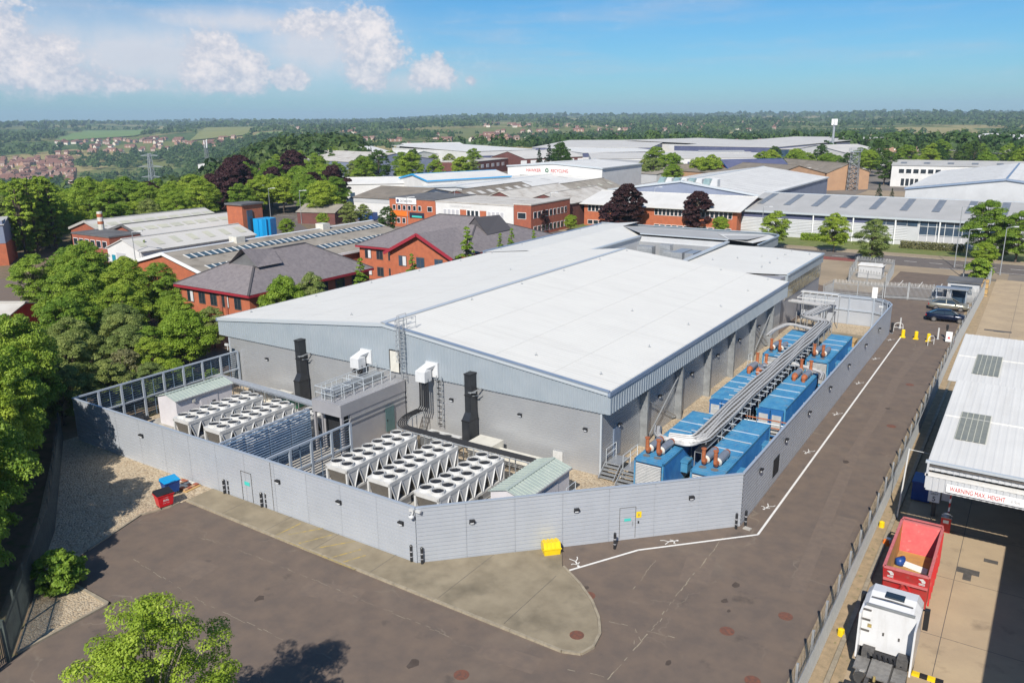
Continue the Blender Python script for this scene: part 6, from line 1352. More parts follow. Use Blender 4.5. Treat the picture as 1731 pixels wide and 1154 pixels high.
t = shed('white_shed', 'white lean-to shed with yellowed rooflights beside the brick workshop', (-109.5, 47.5), (-99.5, 47.5), 24, 3.6, 5.4, 'wall_white', 'roof_pale', 'y', 'shed', lights=(7, .25, .7, 1.3), doors=(('F', -3.8, -2.8, 2.4, 'teal'), ('F', -2.3, .3, 2.9, 'sign_grey')))
# brick-fronted row with signs
t = shed('brick_unit', 'two-storey brick unit with a white rooftop sign and orange banner', (-104.5, 116), (-90.5, 116), 16, 6.6, 7, 'brick_orange', 'roof_flat', 'flat', 'building', wins=(('F', -6, 3.4, 4.0, 5.2, 6, 'glass', .4), ('F', 4.6, 6.2, 4.0, 5.2, 1, 'glass', .1), ('F', -6.5, -1.5, .9, 2.2, 3, 'glass', .4)))
sb = MB().box(-4.8, 1.4, -.2, -.05, 5.5, 6.9).build('sign_board', 'sign_white', t, world=False)
def ltext(t, s, size, m, x, y, z, squeeze=1., right=False, mw=None):
    cu = bpy.data.curves.new('lettering', 'FONT'); cu.body = s; cu.size = size; ob = bpy.data.objects.new('lettering', cu); C.objects.link(ob)
    me = bpy.data.meshes.new_from_object(ob.evaluated_get(bpy.context.evaluated_depsgraph_get())); bpy.data.objects.remove(ob); me.materials.clear(); me.materials.append(M[m]); me.transform((mw or frame((x, y, z), (1, 0, 0), (0, 0, 1))) @ Matrix.Diagonal((squeeze, 1, 1, 1)))
    o = bpy.data.objects.new('lettering', me); C.objects.link(o); o.parent = t; return o
ltext(sb, 'DISTRIBUTION', .8, 'sign_dark', -3.5, -.23, 5.9, .72); MB().tube([(-4.2, -.2, 6.2), (-4.2, -.25, 6.2)], .4, 12).build('emblem', 'wall_navy', sb, world=False)
MB().box(-6.6, -1.2, -.15, -.05, 2.6, 3.8).build('banner', 'sign_orange', t, world=False); MB().box(-.8, 3.6, -.15, -.05, 2.4, 3.6).build('shop_sign', 'sign_dark', t, world=False); MB().box(0, 3.0, -.2, -.15, 2.5, 2.9).build('shop_stripe', 'sign_teal', t, world=False)
t = shed('white_fronted_unit', 'long white-rendered unit with a band of windows set between brick panels', (-90.4, 116), (-69, 116), 16, 6.4, 7, 'wall_white', 'roof_old', 'flat', 'building', wins=(('F', -8.5, -3.8, 3.6, 5.0, 4, 'sign_grey', .15), ('F', -1.8, 1.6, 3.6, 5.0, 3, 'glass', .15), ('F', 3.8, 8.4, 3.6, 5.0, 4, 'sign_grey', .15)))
[MB().box(q, q+1.7, -.06, 0, 3.6, 5.0).build('brick_panel', 'brick_orange', t, world=False) for q in (-3.7, 1.8)]; ltext(t, 'TRANSPORT PLANNING', .62, 'sign_grey', -6.6, -.04, 5.45, .9)
t = shed('brick_unit', 'red brick end unit with a long side row of white windows behind a copper beech', (-68.9, 116), (-64.5, 116), 17, 6.8, 7, 'brick_red', 'roof_old', 'flat', 'building', wins=(('F', -1.2, 1.2, 3.8, 5.2, 1, 'glass', .1), ('R', 1, 16, 3.9, 5.3, 9, 'glass', .3), ('R', 1, 16, .8, 2.2, 9, 'glass', .3)))
# old roofs behind the row
for i, (x, y, w_, d_, e, r, rm, l) in enumerate(((-97, 133, 13, 30, 5.5, 7.6, 'asbestos_dark', 'old brown sheet-roofed workshop directly behind the rooftop sign'), (-84, 133, 12, 28, 5.5, 7.8, 'roof_old', 'weathered pale roof behind the white-fronted unit'), (-72, 134, 13, 26, 5.5, 7.6, 'roof_old', 'stained pale roof behind the brick end unit'))):
    shed('workshop', l, (x-w_/2, y), (x+w_/2, y), d_, e, r, 'brick_dark', rm, 'y', 'workshop', lights=(6, .2, .45, 1.5) if i else (7, .3, .6, 2), lightm='roof_old' if i else 'roof_pale')
shed('workshop', 'low brown-roofed workshop with white end wall by the trees', (-124, 124), (-106, 124), 22, 5.5, 7.5, 'wall_white', 'asbestos_dark', 'x', 'workshop', band=(4.2, 5.4, 'wall_grey'))
shed('workshop', 'small grey-roofed brick store beside the side road', (-128, 108), (-118, 111), 9, 3, 4.5, 'brick_dark', 'asbestos', 'x', 'workshop')
t = shed('recycling_shed', 'long white-roofed shed with red and green lettering on its raised end', (-127, 150), (-93, 150), 52, 6.0, 7.0, 'wall_grey', 'roof_sheet', 'y', 'warehouse', trim='trim_pale', lights=(5, .3, .5, .5), lightm='roof_grey')
t = shed('recycling_shed', 'taller rear section of the white shed with red and green lettering', (-128, 203), (-92, 203), 30, 9.4, 10.6, 'wall_white', 'roof_sheet', 'y', 'warehouse', doors=(), trim='trim_pale')
ltext(t, 'HAWKER', 1.45, 'sign_red', -10.5, -.1, 7.6, .95); ltext(t, 'RECYCLING', 1.45, 'sign_red', -.9, -.1, 7.6, .85); 
mb = MB()
for k in range(3): aa = R(90+120*k); mb.bar((-2.4+.65*math.cos(aa), -.12, 8.2+.65*math.sin(aa)), (-2.4+.65*math.cos(aa+1.7), -.12, 8.2+.65*math.sin(aa+1.7)), .28, .1, up=(0, 1, 0))
mb.build('emblem', 'green_paint', t, world=False); MB().box(-13, -3, -.1, 0, 4.8, 6.4).build('opening', 'dark_void', t, world=False)
shed('works_shed', 'grey-brown asbestos roofed works between the white shed and the brick showroom', (-91, 158), (-77, 158), 30, 5, 7.5, 'wall_grey', 'asbestos', 'y', 'works', lights=(5, .4, .6, 1.2))
shed('works_shed', 'green-painted brick works with long grey roof', (-76, 165), (-57, 165), 34, 5, 7, 'green_paint', 'asbestos_dark', 'y', 'works')
# showroom with orange brick panels and white roofs
t = shed('showroom', 'brick showroom with dark window bands below a projecting white roof', (-64.5, 140), (-27.5, 140), 22, 5.3, 7.4, 'brick_orange', 'roof_sheet', 'x', 'showroom', over=1.0, wins=(('F', -17.5, -8.5, 3.4, 4.9, 9, 'glass', .08), ('F', -.5, 8, 3.4, 4.9, 9, 'glass', .08), ('F', 9.5, 17.5, 3.4, 4.9, 8, 'glass', .08), ('F', -17.5, -8.5, .4, 1.4, 6, 'glass', .1), ('F', -.5, 8, .4, 1.4, 6, 'glass', .1), ('F', 9.5, 17.5, .4, 1.4, 6, 'glass', .1)))
shed('big_shed', 'broad white-roofed shed with dark roof joints behind the brick showroom', (-70, 164), (-30, 164), 70, 6.5, 9.3, 'wall_bluegrey', 'roof_sheet', 'y', 'warehouse', lights=(16, .08, .92, .22), lightm='roof_grey', trim='trim_pale')
t = thing('glazed_lantern', 'row of tilted glass roof lanterns on the white shed roof', 'rooflight', (-50, 170, 7.5))
for k in range(8): x = -57+k*2.0; MB().face([(x, 165, 8.0), (x+1.7, 165, 8.0), (x+1.7, 167.2, 9.8), (x, 167.2, 9.8)]).box(x+1.72, x+1.98, 165.2, 167.2, 7.6, 9.7).build('pane', 'wall_grey' if k % 2 else 'skylight', t)
# grey shed along the main road with a glazed corner
t = shed('grey_shed', 'long grey shed with pale sheet roof, dark rooflights and a glazed corner facing the road', (-28, 143), (58, 143), 40, 5.3, 7.4, 'wall_grey', 'roof_grey', 'x', 'warehouse', lights=(15, .35, .95, 1.4), lightm='galv_dull', trim='trim_pale', over=.6, wins=())
MB().box(-43, -15.6, -.06, 0, 3.9, 5.2).build('dark_band', 'wall_navy', t, world=False)
for k in range(8): MB().extr([q for j in range(9) for q in ((0, j*.32), (.07, j*.32+.1), (.07, j*.32+.2), (0, j*.32+.3))], (-43+k*4.2, -.02, .9), (-39+k*4.2, -.02, .9), (0, -1, 0)).build('ribbed_panel', 'wall_grey', t, world=False)
for k in range(14):
    x = -8+k*1.9 if k < 4 else -1+k*1.55
for k in range(11):
    for j in range(3):
        x = -7.5+k*1.48; z = .5+j*1.6; o = MB().box(x, x+1.42, -.13, -.1, z, z+1.58).build('pane', 'glass_blue' if j else 'sign_grey', t, world=False)
mb = MB(); 
for k in range(12): mb.box(-7.56+k*1.48, -7.48+k*1.48, -.16, -.08, .4, 5.3)
for z in (.55, 2.2, 3.85): mb.box(-7.5, 8.8, -.15, -.08, z, z+.07)
mb.build('glazing_bars', 'sign_white', t, world=False); mb = MB()
for k in range(12): mb.tube([(-43+k*7.8, -.5, 0), (-43+k*7.8, -.5, 5.3)], .14, 8)
mb.build('downpipe', 'sign_white', t, world=False)
for k in range(4): MB().box(-15.4+k*1.9, -13.6+k*1.9, -.1, -.06, 3.8, 5.1).build('window', 'glass_blue', t, world=False)
t = shed('white_hall', 'broad white-roofed hall with a shallow gable beyond the grey shed', (-2, 190), (40, 190), 75, 7.4, 10.2, 'wall_grey', 'roof_sheet', 'y', 'warehouse', trim='trim_blue', lights=(14, .1, .9, .3), lightm='roof_grey')
t = shed('white_office', 'white two-storey office with flat grey roof and dark windows beside a pine', (-20.5, 290), (46, 294), 16, 7.6, 9, 'wall_white', 'roof_grey', 'x', 'office', wins=(('F', -31, -17, 4.7, 6.3, 6, 'glass', .2), ('F', -30, -24, .3, 3.0, 4, 'glass', .15)), lights=(9, .3, .6, 2), lightm='galv_dull')
shed('low_shed', 'low white unit with grey door at the wood edge', P(580, 311, 6), P(690, 309, 6), 14, 6, 7.5, 'wall_white', 'roof_sheet', 'x', 'unit', wins=(('F', -8, 8, 1.5, 3.5, 4, 'glass_blue', .6),))
shed('blue_trimmed_unit', 'white industrial unit with bright blue trim and loading door', P(676, 300, 7.5), P(722, 305, 7.5), 30, 7.5, 9.0, 'wall_white', 'roof_sheet', 'y', 'unit', trim='bright_blue', doors=(('F', 1, 5, 4.5, 'bright_blue'), ('R', 10, 13, 3, 'glass'), ('R', 22, 25, 3, 'glass')))
# distant units
def far(label, a, b, z, dep, e, r, w_, rf, kind='x', band=None, wins=(), trim=None, name='distant_shed'):
    return shed(name, label, P(*a, z), P(*b, z), dep, e, r, w_, rf, kind, 'shed', band=band, wins=wins, trim=trim)
far('long retail row with white front, dark signs and pale roof beyond the estate', (1000, 268), (1300, 266), 7, 40, 7, 8, 'wall_white', 'roof_pale', 'mono', wins=(('F', -38, 38, 1.2, 5.4, 11, 'wall_navy', .72),))
far('huge pale warehouse with a navy band along its front wall', (1140, 246), (1306, 249), 9, 150, 9, 11, 'wall_grey', 'roof_pale', 'mono', band=(6.2, 8.9, 'wall_navy'))
far('very wide pale roofed warehouse beyond the navy-banded one', (1290, 248), (1420, 243), 8, 120, 8, 10, 'wall_white', 'roof_pale', 'mono')
far('white-roofed warehouse with blue fascia strip behind the dark brick offices', (790, 256), (905, 252), 8, 90, 8, 9.5, 'wall_white', 'roof_sheet', 'mono', band=(4, 5.4, 'wall_navy'))
far('pale warehouse with navy eaves in the middle distance', (900, 249), (1100, 249), 8, 110, 8, 9.5, 'wall_white', 'roof_pale', 'mono', band=(6, 7.6, 'wall_navy'))
far('dark brick works block with pale windows', (790, 275), (860, 268), 6, 18, 6, 7, 'brick_dark', 'roof_old', 'flat', wins=(('F', -18, 18, 3, 4.6, 7, 'sign_grey', .5),))
far('dark brick offices with white gables and turret', (888, 268), (985, 264), 6.5, 30, 6.5, 9.5, 'brick_dark', 'roof_pale', 'x', wins=(('F', -20, 20, 3.4, 5.6, 7, 'sign_white', .4),))
far('pale concrete office with long window strips', (985, 272), (1090, 277), 7, 16, 7, 8, 'wall_grey', 'roof_grey', 'flat', wins=(('F', -20, 20, 4, 5.6, 12, 'glass', .2), ('F', -20, 20, 1, 2.6, 12, 'glass', .2)))
far('navy and grey metal shed standing in the trees', (487, 267), (600, 274), 8, 40, 8, 11, 'wall_bluegrey', 'roof_old', 'x', band=None)
far('teal fronted warehouse with white roof', (575, 259), (664, 257), 9, 60, 9, 10.5, 'teal', 'roof_sheet', 'mono', band=(6.6, 8.4, 'bright_blue'))
far('low red brick terrace with grey roofs in the trees', (440, 262), (490, 260), 6, 20, 6, 9, 'brick_dark', 'asbestos', 'x')
far('orange brick hall with gabled roof near the teal warehouse', (680, 256), (735, 255), 6, 22, 6, 9, 'brick_orange', 'asbestos', 'x')
far('pale brick depot with dark sheet roof', (1300, 298), (1395, 292), 6, 40, 6, 9, 'brick_pale', 'asbestos_dark', 'y')
far('second pale brick depot with brown roof', (1398, 292), (1470, 290), 6, 45, 6, 9, 'brick_pale', 'asbestos_dark', 'y')
far('red brick flat-roofed block with dark parapet', (1302, 278), (1400, 276), 7, 15, 7, 8, 'brick_red', 'roof_flat', 'flat', wins=(('F', -12, 12, 3.5, 5.2, 6, 'glass', .5),))
far('small blue and orange brick house with a solar panelled roof', (1206, 283), (1232, 286), 7, 24, 7, 10, 'brick_orange', 'wall_navy', 'y', trim='dark_blue', wins=(('F', -1.6, 1.8, 3.6, 5.6, 2, 'glass_blue', .3),), name='brick_house')
far('orange brick shed with pale roof beside the solar house', (1232, 293), (1256, 297), 5, 34, 5, 7, 'brick_orange', 'roof_pale', 'y')
far('white gabled cottage with brown roof among yellow shrubs', (1118, 296), (1136, 298), 4, 20, 4, 8, 'wall_white', 'asbestos_dark', 'y', name='cottage')
far('white warehouse with brick gable near the lattice mast', (1430, 258), (1500, 256), 8, 40, 8, 11, 'wall_white', 'roof_pale', 'x')
far('broad white shed on the wooded slope', (1600, 232), (1700, 236), 9, 60, 9, 12, 'wall_white', 'roof_sheet', 'x')
far('white flat-roofed store in the wood beside the blue roofs', (270, 270), (345, 268), 6, 30, 6, 8, 'wall_white', 'roof_pale', 'mono', band=(1, 3, 'bright_blue'))
far('brick plant with vent stacks above the wood', (330, 265), (372, 262), 8, 16, 8, 9, 'brick_red', 'roof_grey', 'flat')
far('grey-roofed long sheds beyond the oak trees', (385, 255), (450, 252), 7, 30, 7, 9, 'wall_white', 'asbestos', 'x')
far('small pale hut roof between round trees', (720, 275), (745, 275), 5, 14, 5, 7, 'wall_white', 'roof_pale', 'x')
far('long low pale shed behind the dark brick offices', (905, 262), (1005, 259), 6, 30, 6, 7, 'wall_grey', 'roof_pale', 'mono')
far('flat pale warehouse roof with blue wall strip', (985, 258), (1120, 255), 7, 60, 7, 8, 'wall_white', 'roof_sheet', 'mono', band=(4.6, 6.6, 'wall_navy'))
far('pale grey distribution shed with white gable', (640, 262), (690, 263), 6, 26, 6, 8, 'wall_white', 'roof_sheet', 'x')
far('low white workshop with a string of skylights beyond the recycling shed', (1075, 292), (1110, 294), 5, 24, 5, 6.5, 'wall_grey', 'asbestos', 'x')
far('far white shed with pale blue end wall', (1310, 252), (1400, 252), 8, 70, 8, 9, 'glass_blue', 'roof_pale', 'mono')
far('white pitched warehouse beyond the wide roofs', (690, 249), (790, 247), 8, 40, 8, 10, 'wall_white', 'roof_sheet', 'x')
far('stepped pale offices beyond the retail row', (1180, 258), (1260, 258), 8, 24, 8, 9, 'wall_grey', 'roof_grey', 'flat')
# buildings on the left edge
shed('brick_block', 'brick and blue clad block behind the left trees', P(-90, 455), P(16, 448), 10, 7.4, 8.2, 'brick_orange', 'roof_grey', 'x', 'building', band=(4, 8, 'wall_bluegrey'))
shed('red_hut', 'small red-sided hut with grey sheet roof beside the left car park', P(-25, 530, 2.6), P(16, 530, 2.6), 6, 2.6, 3.4, 'sign_red', 'roof_old', 'x', 'hut')
# ------------------------------------------------------------------ trees
rng = np.random.default_rng(11)
def leafmesh(name, pts, nrm, size, m, tint, asp=.6):
    """one folded leaf clump (two triangles) for each point"""
    n = len(pts); a = rng.normal(size=(n, 3)); nrm = nrm/np.linalg.norm(nrm, axis=1)[:, None]
    u = np.cross(nrm, a); u /= np.linalg.norm(u, axis=1)[:, None]; v = np.cross(nrm, u)
    s = (size*(.6+.8*rng.random(n)))[:, None] if np.isscalar(size) else size[:, None]
    V = np.empty((n, 4, 3)); V[:, 0] = pts-u*s; V[:, 1] = pts-v*s*asp+nrm*s*.18; V[:, 2] = pts+u*s; V[:, 3] = pts+v*s*asp+nrm*s*.18
    me = bpy.data.meshes.new(name); me.vertices.add(n*4); me.vertices.foreach_set('co', V.ravel())
    me.loops.add(n*4); me.loops.foreach_set('vertex_index', np.arange(n*4, dtype=np.int32)); me.polygons.add(n); me.polygons.foreach_set('loop_start', np.arange(0, n*4, 4, dtype=np.int32)); me.polygons.foreach_set('loop_total', np.full(n, 4, dtype=np.int32))
    at = me.attributes.new('tint', 'FLOAT', 'POINT'); at.data.foreach_set('value', np.repeat(tint, 4).astype(np.float32))
    me.materials.append(M[m]); me.update(); me.validate(); return me
def crown_points(h0, h1, r, nl, style, lobes, seed):
    g = np.random.default_rng(seed); C_ = []; 
    for k in range(lobes):
        t = g.random(); 
        if style == 'round': z = t; rad = math.sin(math.pi*min(.97, .12+.85*t))**.7
        elif style == 'cone': z = t**1.25; rad = (1-z)*.95+.06
        elif style == 'poplar': z = t; rad = (.35+.65*math.sin(math.pi*min(.98, .2+.75*t)))
        else: z = t; rad = math.sin(math.pi*min(.95, .25+.7*t))
        a = g.random()*6.283; q = r*rad*math.sqrt(.12+.88*g.random())*(.9)
        cr_ = r*(.11+.13*g.random())*(1.15 if style != 'cone' else .8)*(.6+.4*rad)
        C_.append((q*math.cos(a), q*math.sin(a), h0+(h1-h0)*z*.93+.02*h1, cr_))
    if style == 'airy':
        for c in range(len(C_)): q = C_[c]; k_ = 1+.22*math.sin(3*math.atan2(q[1], q[0])+q[2]); C_[c] = (q[0]*k_, q[1]*k_, q[2]+.9*math.sin(2.3*q[0])*math.cos(1.9*q[1]), q[3]*.72)
    C_ = np.array(C_); w_ = C_[:, 3]**2; idx = g.choice(len(C_), nl, p=w_/w_.sum()); c = C_[idx]
    d = g.normal(size=(nl, 3)); d /= np.linalg.norm(d, axis=1)[:, None]; d[:, 2] = np.abs(d[:, 2])*.9+d[:, 2]*.1
    rr = c[:, 3]*(.55+.5*g.random(nl)**.5); p = c[:, :3]+d*rr[:, None]*np.array([1, 1, .8])
    nrm = d+g.normal(size=(nl, 3))*.5+np.array([0, 0, .6]); lt = g.random(len(C_))
    tint = np.clip(.55*lt[idx]+.45*g.random(nl)+.0, 0, 1); return p, nrm, tint, C_
def make_tree(name, label, h, r, trunk, nl, leaf, m, style='round', lobes=110, seed=1, barkm='bark', cat='tree'):
    p, nrm, tint, C_ = crown_points(trunk, h, r, nl, style, lobes, seed)
    cm = leafmesh('crown', p, nrm, leaf, m, tint); g = random.Random(seed); mb = MB(); tr = max(.07, h*.018)
    mb.tube([(0, 0, 0), (0, 0, .3), (g.uniform(-.15, .15), g.uniform(-.15, .15), trunk+.4), (0, 0, h*.62), (0, 0, h*.86)], [tr*1.5, tr, tr*.85, tr*.5, tr*.15], 8)
    for c in C_[::5]:
        z0 = max(trunk*.8, c[2]*.62-.1); mb.tube([(0, 0, z0), (c[0]*.5, c[1]*.5, (z0+c[2])/2+.1*h*.1), (c[0]*.95, c[1]*.95, c[2])], [tr*.42, tr*.26, tr*.08], 5)
    return mb.mesh('trunk', barkm), cm
PROTO = {}
def proto(key, **k):
    PROTO[key] = make_tree('t', '', **k)
proto('green', h=9, r=3.6, trunk=1.6, nl=30000, leaf=.095, m='leaf_green', seed=1, lobes=138)
proto('green2', h=10, r=3.9, trunk=1.8, nl=30000, leaf=.1, m='leaf_green', seed=2, lobes=156)
proto('dark', h=10, r=3.8, trunk=1.6, nl=12800, leaf=.14, m='leaf_dark', seed=3, lobes=132)
proto('olive', h=8, r=3.4, trunk=1.0, nl=30000, leaf=.085, m='leaf_olive', seed=4, lobes=150)
proto('dry', h=5, r=2.8, trunk=.5, nl=10400, leaf=.1, m='leaf_dry', seed=5, style='bush', lobes=108, barkm='bark_pale')
proto('bright', h=7.6, r=3.6, trunk=1.9, nl=28000, leaf=.09, m='leaf_bright', seed=6, lobes=132)
proto('copper', h=11, r=4.6, trunk=1.4, nl=30000, leaf=.2, m='leaf_copper', seed=7, lobes=156)
proto('poplar', h=15, r=2.3, trunk=1.0, nl=12800, leaf=.2, m='leaf_green', seed=8, style='poplar', lobes=150)
proto('cone', h=7, r=1.7, trunk=.7, nl=7200, leaf=.085, m='leaf_green', seed=9, style='cone', lobes=120)
proto('pine', h=10, r=2.6, trunk=1.2, nl=10400, leaf=.095, m='leaf_conifer', seed=10, style='cone', lobes=168)
proto('bush', h=2.2, r=1.5, trunk=.2, nl=7200, leaf=.09, m='leaf_green', seed=12, style='bush', lobes=90)
proto('near', h=9.6, r=3.6, trunk=2.0, nl=62000, leaf=.05, m='leaf_bright', seed=13, lobes=260, barkm='bark_pale', style='airy')
def tree(key, x, y, label, group=None, s=1., name='tree', sz=None, z=None, cat='tree', rz=None):
    tm, cm = PROTO[key]; z = float(ter(x, y)) if z is None else z
    t = thing(name, label, cat, (x, y, z), random.random()*6.28 if rz is None else rz, group); t.scale = (s, s, (sz or s))
    for n, me in (('trunk', tm), ('crown', cm)): o = bpy.data.objects.new(n, me); C.objects.link(o); o.parent = t
    return t
# the tree that rises in front of the yard
tree('near', 4.3, -18.9, 'bright green leafy tree rising in front of the brown tarmac yard', s=.95, sz=.97, z=0, rz=1.0)
# trees along the left side of the yard
LT = []
for k in range(11):
    q = 4.5+k*2.75; ox = 2.3+(k % 2)*.7; LT.append((-10.8-.84*q-.54*ox, -17.1+.54*q-.84*ox, ('green', 'bright', 'green2', 'green')[k % 4], .68+.06*((k*7) % 4)))
for k in range(9): q = 1+k*4.2; LT.append((-10.8-.84*q-.54*7, -17.1+.54*q-.84*7, ('green2', 'green', 'dark')[k % 3], .9))
for k in range(8): q = 8+k*5; LT.append((-10.8-.84*q-.54*13, -17.1+.54*q-.84*13, ('green', 'green2')[k % 2], 1.0))
LT += [(-39.5, 1.2, 'olive', .7), (-43, -2.2, 'green', .75), (-38.6, 5.0, 'olive', .62), (-41.2, 8.2, 'dry', .95), (-45, 5, 'olive', .8), (-44.5, 10.5, 'olive', .75), (-47.5, .5, 'green2', .8), (-49, 7.6, 'olive', .85), (-48.5, 12.8, 'olive', .8), (-52.5, 3.5, 'green', .85), (-53.5, 9.5, 'green2', .8), (-52.5, 15, 'olive', .8), (-57.5, 12.5, 'green', .85), (-57, 18, 'green2', .75), (-62, 15, 'green2', .9), (-61.5, 20.8, 'green', .8), (-67, 18.5, 'green', .9), (-66, 24, 'green2', .85), (-72, 22, 'green', .95), (-72, 27, 'bright', .8), (-78, 25.5, 'green2', .95), (-77, 30.5, 'green', .8), (-84, 29, 'green', 1.0), (-90, 30, 'green2', .75), (-84, 22, 'green', .9), (-58, 4, 'green', .8), (-46.5, 17.5, 'green', .62), (-50, 19.5, 'bright', .6), (-54, 22.5, 'green', .65), (-58.5, 24.5, 'bright', .62), (-49, 23.5, 'olive', .6), (-63, 27.5, 'green', .7), (-69, 30.5, 'green2', .7), (-45, 13, 'green', .6), (-41, 10.8, 'green', .6), (-37.8, 8.5, 'olive', .5), (-38.6, 11.2, 'bright', .45)]
for i, (x, y, k, s) in enumerate(LT):
    l = {'green': 'mid green leafy tree in the belt left of the compound', 'green2': 'broad green tree in the belt left of the compound', 'dark': 'dark green tree in the belt left of the yard', 'olive': 'olive green willowy tree behind the left louvre fence', 'dry': 'dry brownish bush tree behind the left louvre fence', 'bright': 'light green leafy tree in the belt left of the compound'}[k]
    tree(k, x, y, l, 'trees left of the compound' if k != 'dry' else None, s, sz=s*(1.3 if i < 11 else 1.))
tree('bright', -43.2, 16.2, 'rounded bright green tree with bare trunk beside the brick office', s=.86)
for x, y, s in ((-39.8, 13.4, .7), (-38.2, 15.0, .6), (-41.8, 12.8, .65)): tree('bush', x, y, 'low leafy shrub at the foot of the bright green tree', 'shrubs by the hall corner', s*1.2, 'shrub', cat='shrub')
p = P(88, 1005); tree('bush', p.x-.3, p.y+.6, 'dense rounded shrub in the gravel planting bed', s=1.05, name='shrub', cat='shrub')
for x, y, s, k, l in ((-41.6, 27.5, .75, 'bright', 'leafy light tree between the hall eaves and the near brick office'), (-41.2, 31.5, .7, 'olive', 'pale olive small tree beside the hall eaves')): tree(k, x, y, l, s=s, sz=s*1.45)
for x, y, s, sz, l in ((-41.2, 61.2, 1.25, 1.36, 'tall pointed tree in front of the gabled brick office'), (-41.6, 49.5, .8, 1.05, 'small pointed tree below the gabled brick office windows'), (-42, 40.2, .95, 1.15, 'slender pointed tree between the two brick offices'), (-41, 69.4, .75, 1.1, 'small pointed tree at the end of the gabled brick office'), (-40.8, 72.2, .8, 1.16, 'twin small pointed tree at the end of the gabled brick office'), (-40.6, 78.4, .7, 1.02, 'little pointed tree near the office block eaves')): tree('cone', x, y, l, s=s*1.35, sz=sz*1.08)
for px, py, z, s, l in ((246, 425, 3, .75, 'pointed tree in front of the white lean-to shed'), (175, 440, 3, .7, 'slim tree on the works car park'), (315, 410, 3, .55, 'small pointed tree beside the white lean-to'), (372, 405, 3, .6, 'small pointed tree at the far end of the white lean-to'), (425, 395, 3, .5, 'small pointed tree near the brick tower')):
    p = P(px, py, z); tree('cone', p.x, p.y, l, s=s)
p = P(755, 420, 3.5)
for px, py, z, k, s, l, g in ((1060, 360, 4, 'copper', .95, 'wide copper beech in front of the brick showroom', None), (1030, 370, 3, 'copper', .6, 'smaller copper beech beside the wide one', None), (1180, 362, 4, 'copper', .82, 'upright copper beech at the showroom corner', None), (908, 372, 3, 'copper', .6, 'dark copper tree against the brick end unit', None), (828, 368, 3, 'copper', .4, 'little copper tree in front of the white-fronted unit', None),
    (1310, 385, 4, 'green', .82, 'round-headed green street tree beside the long grey shed', 'round street trees by the grey shed'), (1412, 390, 4, 'green', .82, 'round-headed green street tree beside the long grey shed', 'round street trees by the grey shed'), (1475, 405, 4, 'olive', .95, 'loose airy tree in front of the glazed shed corner', None), (1665, 400, 4, 'green2', 1.05, 'large dense green tree hiding the end of the grey shed', None), (1722, 405, 4, 'green2', .9, 'dense green tree at the road bend', None),
    (1218, 378, 3, 'bright', .6, 'yellow-green small tree between showroom and grey shed', None), (960, 352, 3, 'bright', .6, 'light green tree beside the showroom corner', None), (965, 380, 1.5, 'bright', .5, 'spreading pale green shrub behind the hall roof', None), (655, 365, 4, 'dark', .62, 'round dark tree in front of the brick unit', None), (590, 362, 3, 'olive', .75, 'flowering pale shrub tree by the skip yard', None), (615, 358, 3, 'olive', .62, 'pale olive tree beside the flowering shrub', None), (1665, 435, 2, 'bright', .6, 'yellow-green shrub beside the gate hut', None), (1655, 455, 1.5, 'bush', 1.5, 'clipped green bush at the yard entrance', None),
    (1550, 290, 4, 'pine', .8, 'dark pine in front of the white office', None), (1535, 300, 3, 'pine', .55, 'smaller pine beside the white office door', None), (1486, 325, 2, 'pine', .5, 'low dark pine on the forecourt', None), (1508, 328, 1.5, 'pine', .35, 'low dark pine shrub on the forecourt', None), (1690, 410, 3, 'olive', .8, 'sapling with thin crown beside the lamp column', None), (484, 378, 3, 'bright', .55, 'light green bush tree on the works verge', None), (545, 365, 3, 'bright', .5, 'small bright tree by the side road', None)):
    p = P(px, py, z); tree(k, p.x, p.y, l, g, s)
# clipped hedges by the road
for a, b, y, m, l in ((-14, -5, 140.4, 'leaf_bright', 'long clipped green hedge in front of the grey shed'), (5, 16, 138.6, 'leaf_dry', 'reddish clipped hedge on the road verge')):
    n = 5000; q = np.stack([rng.uniform(a, b, n), y+rng.uniform(-.7, .7, n), rng.uniform(.1, 1.4, n)], 1); nn = rng.normal(size=(n, 3))+np.array([0, -.5, 1.]); o0 = np.array([(a+b)/2, y, 0])
    me = leafmesh('hedge', q-o0, nn, .13, m, rng.random(n)); o = bpy.data.objects.new('hedge', me); C.objects.link(o); o.location = tuple(o0); tag(o, l, 'hedge')
# tree belts in the middle distance: each tree its own thing
spots = []
def scatter(n, px0, px1, d0, d1, keys, mind, avoid=()):
    g = random.Random(px0*7+n); c = 0
    for _ in range(n*30):
        px = g.uniform(px0, px1); d = math.sqrt(g.uniform(d0*d0, d1*d1)); x, y = PD(px, d)
        if any((x-a)**2+(y-b)**2 < mind*mind for a, b, _, _ in spots): continue
        if any(abs(x-a) < w_ and abs(y-b) < h_ for a, b, w_, h_ in avoid): continue
        spots.append((x, y, g.choice(keys), g.uniform(.85, 1.3))); c += 1
        if c >= n: break
scatter(42, -40, 330, 190, 260, ['green', 'green2', 'bright', 'green', 'bright', 'olive'], 7, avoid=((-113, 72, 30, 42),))
scatter(45, 330, 560, 205, 290, ['green', 'green2', 'bright', 'green', 'copper'], 7.5, avoid=((-113, 72, 30, 42),))
scatter(56, -60, 560, 260, 420, ['green', 'green2', 'dark', 'green', 'olive', 'bright'], 9)
scatter(22, 560, 800, 290, 400, ['green', 'dark', 'green2', 'olive'], 9, avoid=((-140, 185, 26, 40),))
scatter(5, 900, 960, 330, 380, ['dark', 'pine', 'green2'], 9)
scatter(8, 1090, 1230, 300, 340, ['green', 'olive', 'bright', 'green2'], 8, avoid=((-86, 290, 14, 30),))
